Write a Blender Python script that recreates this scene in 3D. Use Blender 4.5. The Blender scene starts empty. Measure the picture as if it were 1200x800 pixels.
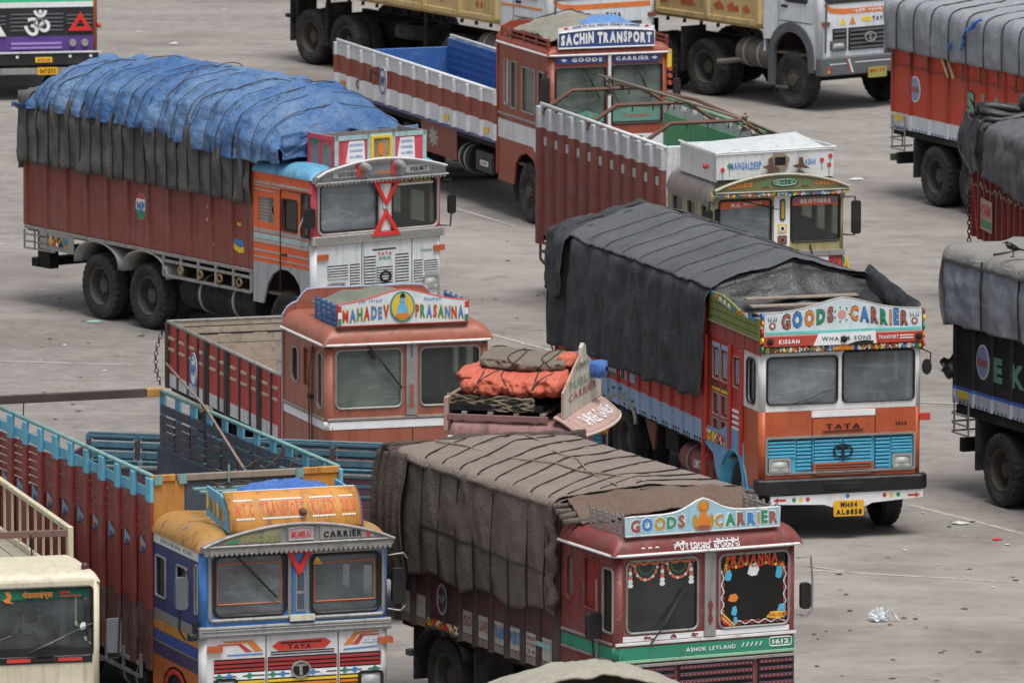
import bpy, bmesh, math, random
from mathutils import Vector, Matrix, noise
from mathutils.geometry import tessellate_polygon
random.seed(7)
PI = math.pi
scn = bpy.context.scene
col = scn.collection
# ---------------------------------------------------------------- camera
cam = bpy.data.cameras.new('camera')
camo = bpy.data.objects.new('camera', cam)
col.objects.link(camo)
cam.sensor_width = 36.0
cam.lens = 12245.6 / 1200 * 36.0
cam.clip_start = 1.0
cam.clip_end = 9000.0
PITCH, ROLL = math.radians(8.01), math.radians(-0.21)
camo.matrix_world = Matrix.Translation((0, 0, 22.791)) @ Matrix.Rotation(PI / 2 - PITCH, 4, 'X') @ Matrix.Rotation(-ROLL, 4, 'Z')
cam.dof.use_dof = True
cam.dof.focus_distance = 138.0
cam.dof.aperture_fstop = 5.6
scn.camera = camo
# ---------------------------------------------------------------- sky and sun (bright overcast)
SUN_EL, SUN_AZ = math.radians(70), math.radians(158)      # azimuth clockwise from +Y: behind the camera, to its right
w = bpy.data.worlds.new('World')
scn.world = w
w.use_nodes = True
wn = w.node_tree
wn.nodes.clear()
sky = wn.nodes.new('ShaderNodeTexSky')
sky.sky_type = 'NISHITA'
sky.sun_disc = False
sky.sun_elevation = SUN_EL
sky.sun_rotation = SUN_AZ
sky.air_density = 1.0
sky.dust_density = 4.0
sky.ozone_density = 1.0
hs = wn.nodes.new('ShaderNodeHueSaturation')
hs.inputs['Saturation'].default_value = 0.50
bg = wn.nodes.new('ShaderNodeBackground')
bg.inputs['Strength'].default_value = 0.068
wo = wn.nodes.new('ShaderNodeOutputWorld')
wn.links.new(sky.outputs[0], hs.inputs['Color'])
wn.links.new(hs.outputs[0], bg.inputs['Color'])
wn.links.new(bg.outputs[0], wo.inputs['Surface'])
sun = bpy.data.lights.new('sun', 'SUN')
sun.energy = 1.5
sun.angle = math.radians(28)
sun.color = (1.0, 0.985, 0.96)
suno = bpy.data.objects.new('sun', sun)
col.objects.link(suno)
sd = Vector((math.sin(SUN_AZ) * math.cos(SUN_EL), math.cos(SUN_AZ) * math.cos(SUN_EL), math.sin(SUN_EL)))
suno.rotation_euler = sd.to_track_quat('Z', 'Y').to_euler()
scn.view_settings.view_transform = 'Standard'
scn.view_settings.look = 'None'
scn.view_settings.gamma = 1.0
scn.view_settings.use_curve_mapping = False
scn.view_settings.exposure = 0.92
scn.cycles.max_bounces = 8
scn.cycles.transparent_max_bounces = 12

# ---------------------------------------------------------------- materials
def lin(h, k=1.0):
    if not isinstance(h, str):
        return tuple(h)
    r = []
    for i in (0, 2, 4):
        c = int(h[i:i + 2], 16) / 255
        c = c / 12.92 if c <= .04045 else ((c + .055) / 1.055) ** 2.4
        r.append(min(.82, c * k))
    return tuple(r)

MATS = {}
def N(nt, t, **kw):
    n = nt.nodes.new(t)
    for k, v in kw.items():
        if hasattr(n, k):
            setattr(n, k, v)
        else:
            n.inputs[k.replace('_', ' ')].default_value = v
    return n

def mixc(nt, fac, a, b, mode='MIX'):
    m = nt.nodes.new('ShaderNodeMix')
    m.data_type = 'RGBA'
    m.blend_type = mode
    for i, x in ((0, fac), (6, a), (7, b)):
        if isinstance(x, (int, float)):
            m.inputs[i].default_value = x
        elif isinstance(x, tuple):
            m.inputs[i].default_value = (*x, 1) if len(x) == 3 else x
        else:
            nt.links.new(x, m.inputs[i])
    return m.outputs[2]

def mapnode(nt, sc, rnd=True):
    tc = nt.nodes.new('ShaderNodeTexCoord')
    mp = nt.nodes.new('ShaderNodeMapping')
    mp.inputs['Scale'].default_value = sc
    nt.links.new(tc.outputs['Object'], mp.inputs['Vector'])
    if rnd:
        oi = nt.nodes.new('ShaderNodeObjectInfo')
        ml = nt.nodes.new('ShaderNodeMath')
        ml.operation = 'MULTIPLY'
        ml.inputs[1].default_value = 37.0
        nt.links.new(oi.outputs['Random'], ml.inputs[0])
        nt.links.new(ml.outputs[0], mp.inputs['Location'])
    return mp.outputs[0]

def noise_fac(nt, vec, scale, lo, hi, detail=4, rough=.6, amt=1.0):
    n = nt.nodes.new('ShaderNodeTexNoise')
    n.inputs['Scale'].default_value = scale
    n.inputs['Detail'].default_value = detail
    n.inputs['Roughness'].default_value = rough
    nt.links.new(vec, n.inputs['Vector'])
    r = nt.nodes.new('ShaderNodeMapRange')
    r.inputs['From Min'].default_value = lo
    r.inputs['From Max'].default_value = hi
    r.inputs['To Max'].default_value = amt
    nt.links.new(n.outputs['Fac'], r.inputs['Value'])
    return r.outputs[0], n.outputs['Fac']

DUST = '86827e'
def paint(name, c, rough=.45, dirt=.45, metal=0.0, k=1.0, chip=None, chipamt=.0, vstreak=True, scale=1.6, bump=.15, grime='3a332d', coat=0.0):
    """worn paint: base colour, dust in soft clouds, vertical rain streaks, dark grime spots, chipped flecks"""
    if name in MATS:
        return MATS[name]
    m = bpy.data.materials.new(name)
    m.use_nodes = True
    nt = m.node_tree
    b = nt.nodes['Principled BSDF']
    base = lin(c, k)
    v = mapnode(nt, (1, 1, 1))
    vs = mapnode(nt, (6, 6, .45) if vstreak else (5, 5, 5))
    f1, _ = noise_fac(nt, v, scale, .48, .80, 5, .7, dirt * .62)
    f2, _ = noise_fac(nt, vs, 1.7, .52, .74, 4, .65, dirt * 1.1)
    f3, fr = noise_fac(nt, v, 14, .60, .72, 4, .75, dirt * .8)
    c1 = mixc(nt, f1, base, lin(DUST, .9))
    c2 = mixc(nt, f2, c1, lin(grime))
    c3 = mixc(nt, f3, c2, lin(DUST, .7))
    if chip:
        f4, _ = noise_fac(nt, v, 9, .60, .63, 6, .75, 1.0)
        mm = nt.nodes.new('ShaderNodeMath'); mm.operation = 'MULTIPLY'
        nt.links.new(f4, mm.inputs[0]); mm.inputs[1].default_value = chipamt
        c3 = mixc(nt, mm.outputs[0], c3, lin(chip))
    nt.links.new(c3, b.inputs['Base Color'])
    b.inputs['Metallic'].default_value = metal
    rr = nt.nodes.new('ShaderNodeMapRange')
    rr.inputs['To Min'].default_value = max(.05, rough - .12)
    rr.inputs['To Max'].default_value = min(1, rough + .25)
    nt.links.new(fr, rr.inputs['Value'])
    nt.links.new(rr.outputs[0], b.inputs['Roughness'])
    if coat:
        b.inputs['Coat Weight'].default_value = coat
    if bump:
        bp = nt.nodes.new('ShaderNodeBump')
        bp.inputs['Strength'].default_value = bump
        bp.inputs['Distance'].default_value = .02
        nt.links.new(fr, bp.inputs['Height'])
        _, lo_ = noise_fac(nt, v, 2.6, 0, 1, 2, .4)       # shallow dents
        b2 = nt.nodes.new('ShaderNodeBump'); b2.inputs['Strength'].default_value = min(1, bump * 2.2); b2.inputs['Distance'].default_value = .10
        nt.links.new(lo_, b2.inputs['Height']); nt.links.new(bp.outputs[0], b2.inputs['Normal'])
        nt.links.new(b2.outputs[0], b.inputs['Normal'])
    MATS[name] = m
    return m

def cloth(name, c, c2, k=1.0, wr=1.0, scale=2.0, weave=True, patch=.5, rough=.9):
    """canvas or plastic sheet: faded patches, creases in the relief"""
    if name in MATS:
        return MATS[name]
    m = bpy.data.materials.new(name)
    m.use_nodes = True
    nt = m.node_tree
    b = nt.nodes['Principled BSDF']
    v = mapnode(nt, (1, 1, 1))
    vv = mapnode(nt, (1.0, 2.4, .8))
    f1, _ = noise_fac(nt, v, scale * .5, .35, .68, 6, .62, patch)
    f2, _ = noise_fac(nt, vv, scale * 3.2, .48, .78, 6, .72, .55)
    c1 = mixc(nt, f1, lin(c, k), lin(c2, k))
    c3 = mixc(nt, f2, c1, lin(DUST, .6))
    f4, g4 = noise_fac(nt, v, 40, .3, .75, 3, .7, .35)
    c4 = mixc(nt, f4, c3, lin('2b2825'), 'MULTIPLY')
    nt.links.new(c4, b.inputs['Base Color'])
    b.inputs['Roughness'].default_value = rough
    n1, r1 = noise_fac(nt, vv, scale * 2.6, 0, 1, 6, .6)
    wv = nt.nodes.new('ShaderNodeTexNoise')
    wv.inputs['Scale'].default_value = scale * 7
    wv.inputs['Detail'].default_value = 5
    wv.inputs['Distortion'].default_value = 1.4
    nt.links.new(v, wv.inputs['Vector'])
    sb = nt.nodes.new('ShaderNodeMath'); sb.operation = 'SUBTRACT'; nt.links.new(wv.outputs['Fac'], sb.inputs[0]); sb.inputs[1].default_value = .5
    ab = nt.nodes.new('ShaderNodeMath'); ab.operation = 'ABSOLUTE'; nt.links.new(sb.outputs[0], ab.inputs[0])
    ad = nt.nodes.new('ShaderNodeMath'); ad.operation = 'MULTIPLY_ADD'
    nt.links.new(ab.outputs[0], ad.inputs[0]); ad.inputs[1].default_value = -1.6
    nt.links.new(r1, ad.inputs[2])
    bp = nt.nodes.new('ShaderNodeBump')
    bp.inputs['Strength'].default_value = .7 * wr
    bp.inputs['Distance'].default_value = .07
    nt.links.new(ad.outputs[0], bp.inputs['Height'])
    nt.links.new(bp.outputs[0], b.inputs['Normal'])
    MATS[name] = m
    return m

def glass(name, tint='6f7a74', dust='7f8a84', dust_sheen_amt=.45):
    """pane: clear tinted glass with a film of dust, its pale tone painting in reflected sky"""
    if name in MATS:
        return MATS[name]
    m = bpy.data.materials.new(name)
    m.use_nodes = True
    nt = m.node_tree
    nt.nodes.clear()
    out = nt.nodes.new('ShaderNodeOutputMaterial')
    tr = nt.nodes.new('ShaderNodeBsdfTransparent'); tr.inputs[0].default_value = (*lin(tint, 1.3), 1)
    gl = nt.nodes.new('ShaderNodeBsdfGlossy'); gl.inputs['Roughness'].default_value = .04
    fz = nt.nodes.new('ShaderNodeFresnel'); fz.inputs[0].default_value = 1.55
    mx = nt.nodes.new('ShaderNodeMixShader')
    nt.links.new(fz.outputs[0], mx.inputs[0]); nt.links.new(tr.outputs[0], mx.inputs[1]); nt.links.new(gl.outputs[0], mx.inputs[2])
    df = nt.nodes.new('ShaderNodeBsdfPrincipled'); df.inputs['Base Color'].default_value = (*lin(dust), 1)  # film colour also stands in for diffusely reflected sky
    df.inputs['Roughness'].default_value = .25
    v = mapnode(nt, (1, 1, 1))
    f, _ = noise_fac(nt, v, 1.6, .36, .66, 5, .6, .55)
    wv = nt.nodes.new('ShaderNodeTexNoise'); wv.inputs['Scale'].default_value = 1.1; wv.inputs['Distortion'].default_value = 2.2; wv.inputs['Detail'].default_value = 6
    mp = nt.nodes.new('ShaderNodeMapping'); mp.inputs['Rotation'].default_value = (0, .7, 0); mp.inputs['Scale'].default_value = (1.0, 1, 5)
    nt.links.new(v, mp.inputs['Vector']); nt.links.new(mp.outputs[0], wv.inputs['Vector'])
    r0 = nt.nodes.new('ShaderNodeMapRange'); r0.inputs['From Min'].default_value = .50; r0.inputs['From Max'].default_value = .72; r0.inputs['To Max'].default_value = .32
    nt.links.new(wv.outputs['Fac'], r0.inputs['Value'])
    am = nt.nodes.new('ShaderNodeMath'); am.operation = 'ADD'; nt.links.new(f, am.inputs[0]); nt.links.new(r0.outputs[0], am.inputs[1])
    r = nt.nodes.new('ShaderNodeMapRange'); r.inputs['To Min'].default_value = dust_sheen_amt * .45; r.inputs['To Max'].default_value = min(1, dust_sheen_amt * 1.35 + .05)
    nt.links.new(am.outputs[0], r.inputs['Value'])
    m2 = nt.nodes.new('ShaderNodeMixShader')
    nt.links.new(r.outputs[0], m2.inputs[0]); nt.links.new(mx.outputs[0], m2.inputs[1]); nt.links.new(df.outputs[0], m2.inputs[2])
    nt.links.new(m2.outputs[0], out.inputs[0])
    MATS[name] = m
    return m

RUBBER = paint('rubber', '2c2b2a', .85, .5, scale=3, bump=.3)
TYRE = paint('tyre', '2c2b2a', .9, .45, scale=2.5, bump=.4, k=.8)
RIM = paint('rim_steel', '4a4742', .75, .55, metal=.1)
BLACK = paint('black_paint', '161617', .42, .18)
DARK = paint('underframe_black', '171615', .85, .3, k=.6)
CABIN = paint('cabin_lining', '6a5a50', .85, .3)
SEAT = paint('seat_vinyl', '7a3f36', .6, .3)
CHROME = paint('bright_steel', 'c9c9c6', .3, .35, metal=.75, k=.95, vstreak=False)
STEEL = paint('dull_steel', '9c9a96', .5, .5, metal=.4)
WHITE = paint('white_paint', 'dcdedd', .45, .38)
RUST = paint('rusty_iron', '5f4236', .85, .5)
WOODG = paint('grey_wood', '8f8275', .85, .5, grime='40362e')
ROPE = paint('rope_dark', '3b3630', .95, .3)
ROPEL = paint('rope_pale', '8a7c6a', .95, .3)
RED = paint('sign_red', 'd4302c', .4, .12, vstreak=False)
YEL = paint('plate_yellow', 'e3ad22', .5, .15)
AMB = paint('amber_lens', 'b4562a', .3, .25, coat=.5)
LAMP = paint('lamp_glass', 'c8ccc8', .12, .15, metal=.3, coat=.6)
INK = paint('ink_black', '1a1b1d', .6, .1)
INKW = paint('ink_white', 'e6e8ea', .5, .12)
INKB = paint('ink_blue', '3f7fc0', .5, .15)
INKG = paint('ink_green', '2f8a63', .5, .15)
INKO = paint('ink_orange', 'd9812e', .5, .15)
INKR = paint('ink_red', 'c33a30', .5, .15)
INKY = paint('ink_yellow', 'e6c238', .5, .15)
INKBR = paint('ink_brown', '9c5a4c', .5, .15)
CYAN = paint('grille_blue', '4fb4d8', .5, .3)
GL = glass('cab_glass', 'a8b0ac', '8a938f', .38)
GLD = glass('dark_glass', 'a0aaa6', '6d7573', .17)
GLG = glass('green_glass', '8f9d94', '7f8c84', .66)

# ---------------------------------------------------------------- mesh building
def link(name, me, mats=None, parent=None, loc=None, **props):
    o = bpy.data.objects.new(name, me)
    col.objects.link(o)
    if me is not None and mats is not None and not me.materials:
        for m in (mats if isinstance(mats, (list, tuple)) else [mats]):
            me.materials.append(m)
    if parent is not None:
        o.parent = parent
    if loc is not None:
        o.location = loc
    for k, v in props.items():
        o[k] = v
    return o

class MB:
    def __init__(s):
        s.v, s.f, s.m = [], [], []
    def add(s, vs, fs, mi=0):
        n = len(s.v)
        s.v += [tuple(p) for p in vs]
        s.f += [tuple(i + n for i in f) for f in fs]
        s.m += [mi] * len(fs)
        return s
    def box(s, x0, x1, y0, y1, z0, z1, mi=0):
        x0, x1 = min(x0, x1), max(x0, x1); y0, y1 = min(y0, y1), max(y0, y1); z0, z1 = min(z0, z1), max(z0, z1)
        return s.add([(x0, y0, z0), (x1, y0, z0), (x1, y1, z0), (x0, y1, z0), (x0, y0, z1), (x1, y0, z1), (x1, y1, z1), (x0, y1, z1)],
                     [(0, 3, 2, 1), (4, 5, 6, 7), (0, 1, 5, 4), (1, 2, 6, 5), (2, 3, 7, 6), (3, 0, 4, 7)], mi)
    def bar(s, a, b, w=.04, h=.04, mi=0):
        a, b = Vector(a), Vector(b)
        d = (b - a).normalized()
        up = Vector((0, 0, 1)) if abs(d.z) < .9 else Vector((0, 1, 0))
        r = d.cross(up).normalized(); u = r.cross(d)
        vs = []
        for p in (a, b):
            for i, j in ((-1, -1), (1, -1), (1, 1), (-1, 1)):
                vs.append(p + r * (i * w / 2) + u * (j * h / 2))
        return s.add(vs, [(0, 1, 2, 3), (7, 6, 5, 4), (0, 4, 5, 1), (1, 5, 6, 2), (2, 6, 7, 3), (3, 7, 4, 0)], mi)
    def tube(s, pts, r, n=6, closed=False, mi=0):
        pts = [Vector(p) for p in pts]
        k = len(pts); vs = []; fs = []
        prev = None
        for i, p in enumerate(pts):
            a = pts[(i - 1) % k] if (closed or i > 0) else p
            b = pts[(i + 1) % k] if (closed or i < k - 1) else p
            d = (b - a)
            d = d.normalized() if d.length > 1e-9 else Vector((0, 0, 1))
            if prev is None:
                up = Vector((0, 0, 1)) if abs(d.z) < .9 else Vector((1, 0, 0))
                q = d.cross(up).normalized()
            else:
                q = (prev - d * prev.dot(d))
                q = q.normalized() if q.length > 1e-6 else d.orthogonal().normalized()
            prev = q; t = d.cross(q)
            for j in range(n):
                an = 2 * PI * j / n
                vs.append(p + (q * math.cos(an) + t * math.sin(an)) * (r[i] if isinstance(r, (list, tuple)) else r))
        for i in range(k if closed else k - 1):
            for j in range(n):
                a, b = i * n + j, i * n + (j + 1) % n
                c, d = ((i + 1) % k) * n + (j + 1) % n, ((i + 1) % k) * n + j
                fs.append((a, b, c, d))
        if not closed:
            fs.append(tuple(range(n - 1, -1, -1))); fs.append(tuple((k - 1) * n + j for j in range(n)))
        return s.add(vs, fs, mi)
    def lathe(s, prof, n=24, axis='x', c=(0, 0, 0), mi=0, cap=False):
        """prof: (axial, radius)"""
        vs, fs = [], []
        k = len(prof)
        for i in range(n):
            a = 2 * PI * i / n
            for (t, r) in prof:
                u, w_ = r * math.cos(a), r * math.sin(a)
                p = {'x': (t, u, w_), 'y': (u, t, w_), 'z': (u, w_, t)}[axis]
                vs.append((p[0] + c[0], p[1] + c[1], p[2] + c[2]))
        for i in range(n):
            for j in range(k - 1):
                a = i * k + j; b = ((i + 1) % n) * k + j
                fs.append((a, b, b + 1, a + 1))
        if cap:
            fs.append(tuple(i * k for i in range(n))); fs.append(tuple(i * k + k - 1 for i in range(n))[::-1])
        return s.add(vs, fs, mi)
    def prism(s, outline, mp, thick, holes=(), mi=0, off=0.0):
        """flat outline (with holes) -> plate; mp(a, b, d) maps to 3-D, d = height over the plane"""
        loops = [list(outline)] + [list(h) for h in holes]
        flat = [p for l in loops for p in l]
        tris = tessellate_polygon([[Vector((p[0], p[1], 0)) for p in l] for l in loops])
        n = len(flat)
        vs = [mp(p[0], p[1], off) for p in flat] + [mp(p[0], p[1], off - thick) for p in flat]
        fs = [tuple(t) for t in tris] + [tuple(i + n for i in t[::-1]) for t in tris]
        st = 0
        for l in loops:
            k = len(l)
            for i in range(k):
                a, b = st + i, st + (i + 1) % k
                fs.append((a, b, b + n, a + n))
            st += k
        return s.add(vs, fs, mi)
    def grid(s, fn, nu, nv, mi=0, closeu=False):
        vs = [fn(i / nu, j / nv) for i in range(nu if closeu else nu + 1) for j in range(nv + 1)]
        w_ = nv + 1; fs = []
        k = nu if closeu else nu + 1
        for i in range(nu):
            for j in range(nv):
                a = i * w_ + j; b = ((i + 1) % k) * w_ + j
                fs.append((a, b, b + 1, a + 1))
        return s.add(vs, fs, mi)
    def mesh(s, name, smooth=False, recalc=True):
        me = bpy.data.meshes.new(name)
        me.from_pydata(s.v, [], s.f)
        if any(s.m):
            me.polygons.foreach_set('material_index', s.m)
        if recalc:
            bm = bmesh.new(); bm.from_mesh(me)
            bmesh.ops.recalc_face_normals(bm, faces=bm.faces)
            bm.to_mesh(me); bm.free()
        if smooth:
            me.polygons.foreach_set('use_smooth', [True] * len(me.polygons))
        me.update()
        return me
    def build(s, name, mats, parent=None, bevel=0, smooth=False, loc=None, solid=0, recalc=True, **props):
        o = link(name, s.mesh(name, smooth, recalc), mats, parent, loc, **props)
        if solid:
            md = o.modifiers.new('s', 'SOLIDIFY'); md.thickness = solid; md.offset = 0
        if bevel:
            md = o.modifiers.new('b', 'BEVEL'); md.width = bevel; md.segments = 1; md.limit_method = 'ANGLE'; md.angle_limit = math.radians(50)
        return o

def rrect(a0, a1, b0, b1, r=.06, n=4):
    a0, a1 = min(a0, a1), max(a0, a1); b0, b1 = min(b0, b1), max(b0, b1)
    pts = []
    for cx, cy, s0 in ((a1 - r, b1 - r, 0), (a0 + r, b1 - r, 1), (a0 + r, b0 + r, 2), (a1 - r, b0 + r, 3)):
        for i in range(n + 1):
            t = (s0 + i / n) * PI / 2
            pts.append((cx + r * math.cos(t), cy + r * math.sin(t)))
    return pts
def disc(a, b, r, n=16, rb=None):
    rb = rb or r
    return [(a + r * math.cos(2 * PI * i / n), b + rb * math.sin(2 * PI * i / n)) for i in range(n)]

# ---------------------------------------------------------------- lettering
GC = {}
def glyph(s, bold=0.0, shear=0.0):
    k = (s, bold, shear)
    if k in GC:
        return GC[k]
    c = bpy.data.curves.new('letters', 'FONT')
    c.body = s; c.resolution_u = 2; c.offset = bold; c.shear = shear
    o = bpy.data.objects.new('letters', c)
    me = bpy.data.meshes.new_from_object(o)
    v = [(p.co.x, p.co.y) for p in me.vertices]
    f = [tuple(q.vertices) for q in me.polygons]
    bpy.data.objects.remove(o); bpy.data.meshes.remove(me); bpy.data.curves.remove(c)
    GC[k] = (v, f)
    return GC[k]
def letters(mb, s, mp, a0, a1, b0, b1, cols=(0,), bold=.03, shear=0.0, d=.006, per=True, arc=None, gap=.14):
    """flat lettering from a0 to a1 (reading direction) and b0..b1 high; arc(t) lifts the base line"""
    items = []; x = 0.0
    if per:
        for ch in s:
            if ch == ' ':
                x += .38; continue
            v, f = glyph(ch, bold, shear)
            if not v:
                continue
            x0 = min(p[0] for p in v); x1 = max(p[0] for p in v)
            items.append(([(p[0] - x0 + x, p[1]) for p in v], f)); x += (x1 - x0) + gap
        x -= gap
    else:
        v, f = glyph(s, bold, shear)
        x0 = min(p[0] for p in v); x = max(p[0] for p in v) - x0
        items.append(([(p[0] - x0, p[1]) for p in v], f))
    y0 = min(p[1] for it in items for p in it[0]); y1 = max(p[1] for it in items for p in it[0])
    jr = random.Random(s)
    for i, (v, f) in enumerate(items):
        vs = []
        j1, j2, j3 = jr.uniform(-.035, .035), jr.uniform(-.06, .06), jr.uniform(.94, 1.05)
        mx = sum(p[0] for p in v) / len(v)
        for p in v:
            t = p[0] / x
            yy = (p[1] - y0) / (y1 - y0)
            a = a0 + (a1 - a0) * (t + (j2 * (yy - .5) * (y1 - y0) / x if per else 0)); b = b0 + (b1 - b0) * (yy * (j3 if per else 1) + (j1 if per else 0)) + (arc(t) if arc else 0)
            vs.append(mp(a, b, d))
        mb.add(vs, f, cols[i % len(cols)])
    return mb

# ---------------------------------------------------------------- trucks
class Truck:
    """local axes: x across the front (picture left to right), y backwards, z up. u, v, z as measured: u = 0 at the picture-left side"""
    def __init__(t, name, label, X, Y, deg, W, cat='truck', group=None):
        a = math.radians(deg)
        t.W = W
        t.e = link(name, None)
        t.e.location = (X + W / 2 * math.cos(a), Y + W / 2 * math.sin(a), 0)
        t.e.rotation_euler = (0, 0, a)
        t.e['label'] = label; t.e['category'] = cat
        if group: t.e['group'] = group
        t.e.empty_display_size = .5
        h = W / 2
        t.F = lambda u, z, d=0: (u - h, -d, z)                 # front plane
        t.S = lambda v, z, d=0: (-h - d, v, z)                 # visible (picture-left) side
        t.Rr = lambda v, z, d=0: (h + d, v, z)                 # other side
        t.T = lambda u, v, d=0: (u - h, v, d)                  # from above
    def Fy(t, y):
        h = t.W / 2
        return lambda u, z, d=0: (u - h, y - d, z)
    def P(t, u, v, z):
        return (u - t.W / 2, v, z)
    def box(t, name, mat, u0, u1, v0, v1, z0, z1, bevel=.008, parent=None, **pr):
        h = t.W / 2
        return MB().box(u0 - h, u1 - h, v0, v1, z0, z1).build(name, mat, parent or t.e, bevel, **pr)

def place(parent_obj_of, o):
    pass

# ---- wheels
R_T = .525
def _tyre():
    mb = MB()
    n = 56; w_ = .135
    prof = [(-w_ * .72, .30), (-w_ * .98, .36), (-w_ * 1.04, .43), (-w_ * .93, .495), (-w_ * .80, .518), (-w_ * .35, .525), (-w_ * .30, .513), (-w_ * .05, .513),
            (0, .525), (w_ * .05, .513), (w_ * .30, .513), (w_ * .35, .525), (w_ * .80, .518), (w_ * .93, .495), (w_ * 1.04, .43), (w_ * .98, .36), (w_ * .72, .30)]
    k = len(prof); vs = []; fs = []
    for i in range(n):
        a = 2 * PI * i / n
        for j, (t, r) in enumerate(prof):
            if j in (3, 4, 5, 11, 12, 13):
                r -= .020 * (i % 2)
            vs.append((t, r * math.cos(a), r * math.sin(a)))
    for i in range(n):
        for j in range(k - 1):
            a = i * k + j; b = ((i + 1) % n) * k + j
            fs.append((a, b, b + 1, a + 1))
    return mb.add(vs, fs).mesh('tyre', False)
TYRE_ME = _tyre()
TYRE_ME.materials.append(TYRE)
def _rim(front):
    mb = MB()
    if front:      # convex: disc bulges outwards (-x)
        mb.lathe([(.10, .315), (-.105, .315), (-.115, .295), (-.06, .28), (-.03, .24), (-.055, .20), (-.085, .15), (-.09, .12), (-.15, .11), (-.155, .05), (-.155, .0)], 24)
        for i in range(10):
            a = 2 * PI * i / 10
            mb.lathe([(-.055, .0), (-.12, .0), (-.12, .022), (-.055, .022)], 6, c=(0, .165 * math.cos(a), .165 * math.sin(a)))
    else:          # deep dish
        mb.lathe([(.10, .315), (-.105, .315), (-.115, .295), (-.08, .275), (.06, .262), (.075, .22), (.07, .15), (.06, .14), (-.03, .12), (-.05, .08), (-.05, 0)], 24)
        for i in range(10):
            a = 2 * PI * i / 10
            mb.lathe([(.07, .0), (.03, .0), (.03, .02), (.07, .02)], 6, c=(0, .185 * math.cos(a), .185 * math.sin(a)))
    me = mb.mesh('rim', False)
    me.materials.append(RIM)
    return me
RIM_F, RIM_R = _rim(True), _rim(False)
def wheel(t, u, v, front, side, r=R_T, name='wheel'):
    o = link(name, TYRE_ME, parent=t.e, loc=t.P(u, v, r))
    s = r / R_T
    o.scale = (s, s, s)
    o.rotation_euler = ((random.random() * 6), 0, 0) if side < 0 else (random.random() * 6, 0, PI)
    link('rim', RIM_F if front else RIM_R, parent=o)
    return o
def running_gear(t, front, rears, L, zf=.95, r=R_T, fw=.18, mud=None):
    W = t.W
    for s, u in ((-1, fw), (1, W - fw)):
        wheel(t, u, front, True, s, r)
    for v in rears:
        for s, u in ((-1, .16), (-1, .47), (1, W - .16), (1, W - .47)):
            wheel(t, u, v, False, s, r)
    mb = MB(); h = W / 2
    for s in (-1, 1):
        mb.box(s * .42 - .045, s * .42 + .045, .35, L - .3, zf - .27, zf)
    for v in [front + .3] + [front + .9 + i * (L - front - 1.4) / 4 for i in range(5)]:
        mb.box(-.375, .375, v, v + .09, zf - .2, zf - .05)
    mb.build('chassis_frame', DARK, t.e)
    for v in [front] + list(rears):
        ax = MB().lathe([(-h + .3, 0), (-h + .3, .07), (h - .3, .07), (h - .3, 0)], 8, c=(0, v, r))
        if v != front:
            ax.lathe([(-.22, 0), (-.18, .2), (0, .25), (.18, .2), (.22, 0)], 12, c=(0, v, r))
        ax.build('axle', DARK, t.e)
    sp = MB()
    for v in [front] + list(rears):
        for s in (-1, 1):
            for q in range(4):
                sp.box(s * .42 - .04, s * .42 + .04, v - .6 + q * .12, v + .6 - q * .12, r + .08 + .03 * q, r + .105 + .03 * q)
    sp.build('leaf_spring', DARK, t.e)
    # engine and gearbox bulk under the cab
    MB().box(-.35, .35, .5, 1.9, .55, 1.05).build('gearbox', DARK, t.e, .03)
    MB().tube([(0, 1.9, .7), (0, rears[0] if rears else L - 1, .62)], .05, 8).build('propeller_shaft', DARK, t.e)
def barrel(t, v0, v1, z, r, mat, side=-1, name='fuel_tank', u=None):
    h = t.W / 2
    x = side * (h - r - .02) if u is None else u - h
    prof = [(v0, 0), (v0, r * .92), (v0 + .03, r)]
    n = max(2, int((v1 - v0) / .38))
    for i in range(1, n):
        q = v0 + (v1 - v0) * i / n
        prof += [(q - .02, r), (q, r + .012), (q + .02, r)]
    prof += [(v1 - .03, r), (v1, r * .92), (v1, 0)]
    o = MB().lathe(prof, 28, 'y', (x, 0, z)).build(name, mat, t.e)
    for q in (v0 + (v1 - v0) * .28, v0 + (v1 - v0) * .72):
        MB().lathe([(q - .025, r + .004), (q - .025, r + .02), (q + .025, r + .02), (q + .025, r + .004)], 28, 'y', (x, 0, z)).build('strap', STEEL, o)
    return o

# ---- glass pane with rubber seal in plane mp
def pane(t, mp, a0, a1, b0, b1, r=.07, g=None, seal=BLACK, name='windscreen', sr=.016, depth=.025, parent=None):
    o = MB().prism(rrect(a0, a1, b0, b1, r), mp, .006, off=-depth).build(name, g or GL, parent or t.e)
    if seal:
        MB().tube([mp(a, b, .004) for a, b in rrect(a0, a1, b0, b1, r)], sr, 6, True).build('seal', seal, o)
    return o
def wiper(t, mp, a0, b0, a1, b1, bl=.5, name='wiper'):
    mb = MB()
    mb.tube([mp(a0, b0, .03), mp((a0 + a1) / 2, (b0 + b1) / 2, .07), mp(a1, b1, .03)], .011, 5)
    dx, dy = a1 - a0, b1 - b0; L = math.hypot(dx, dy) or 1
    dx, dy = dx / L, dy / L
    mb.tube([mp(a1 - dx * bl * .5, b1 - dy * bl * .5, .022), mp(a1 + dx * bl * .5, b1 + dy * bl * .5, .022)], .013, 5)
    return mb.build(name, BLACK, t.e)
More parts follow.
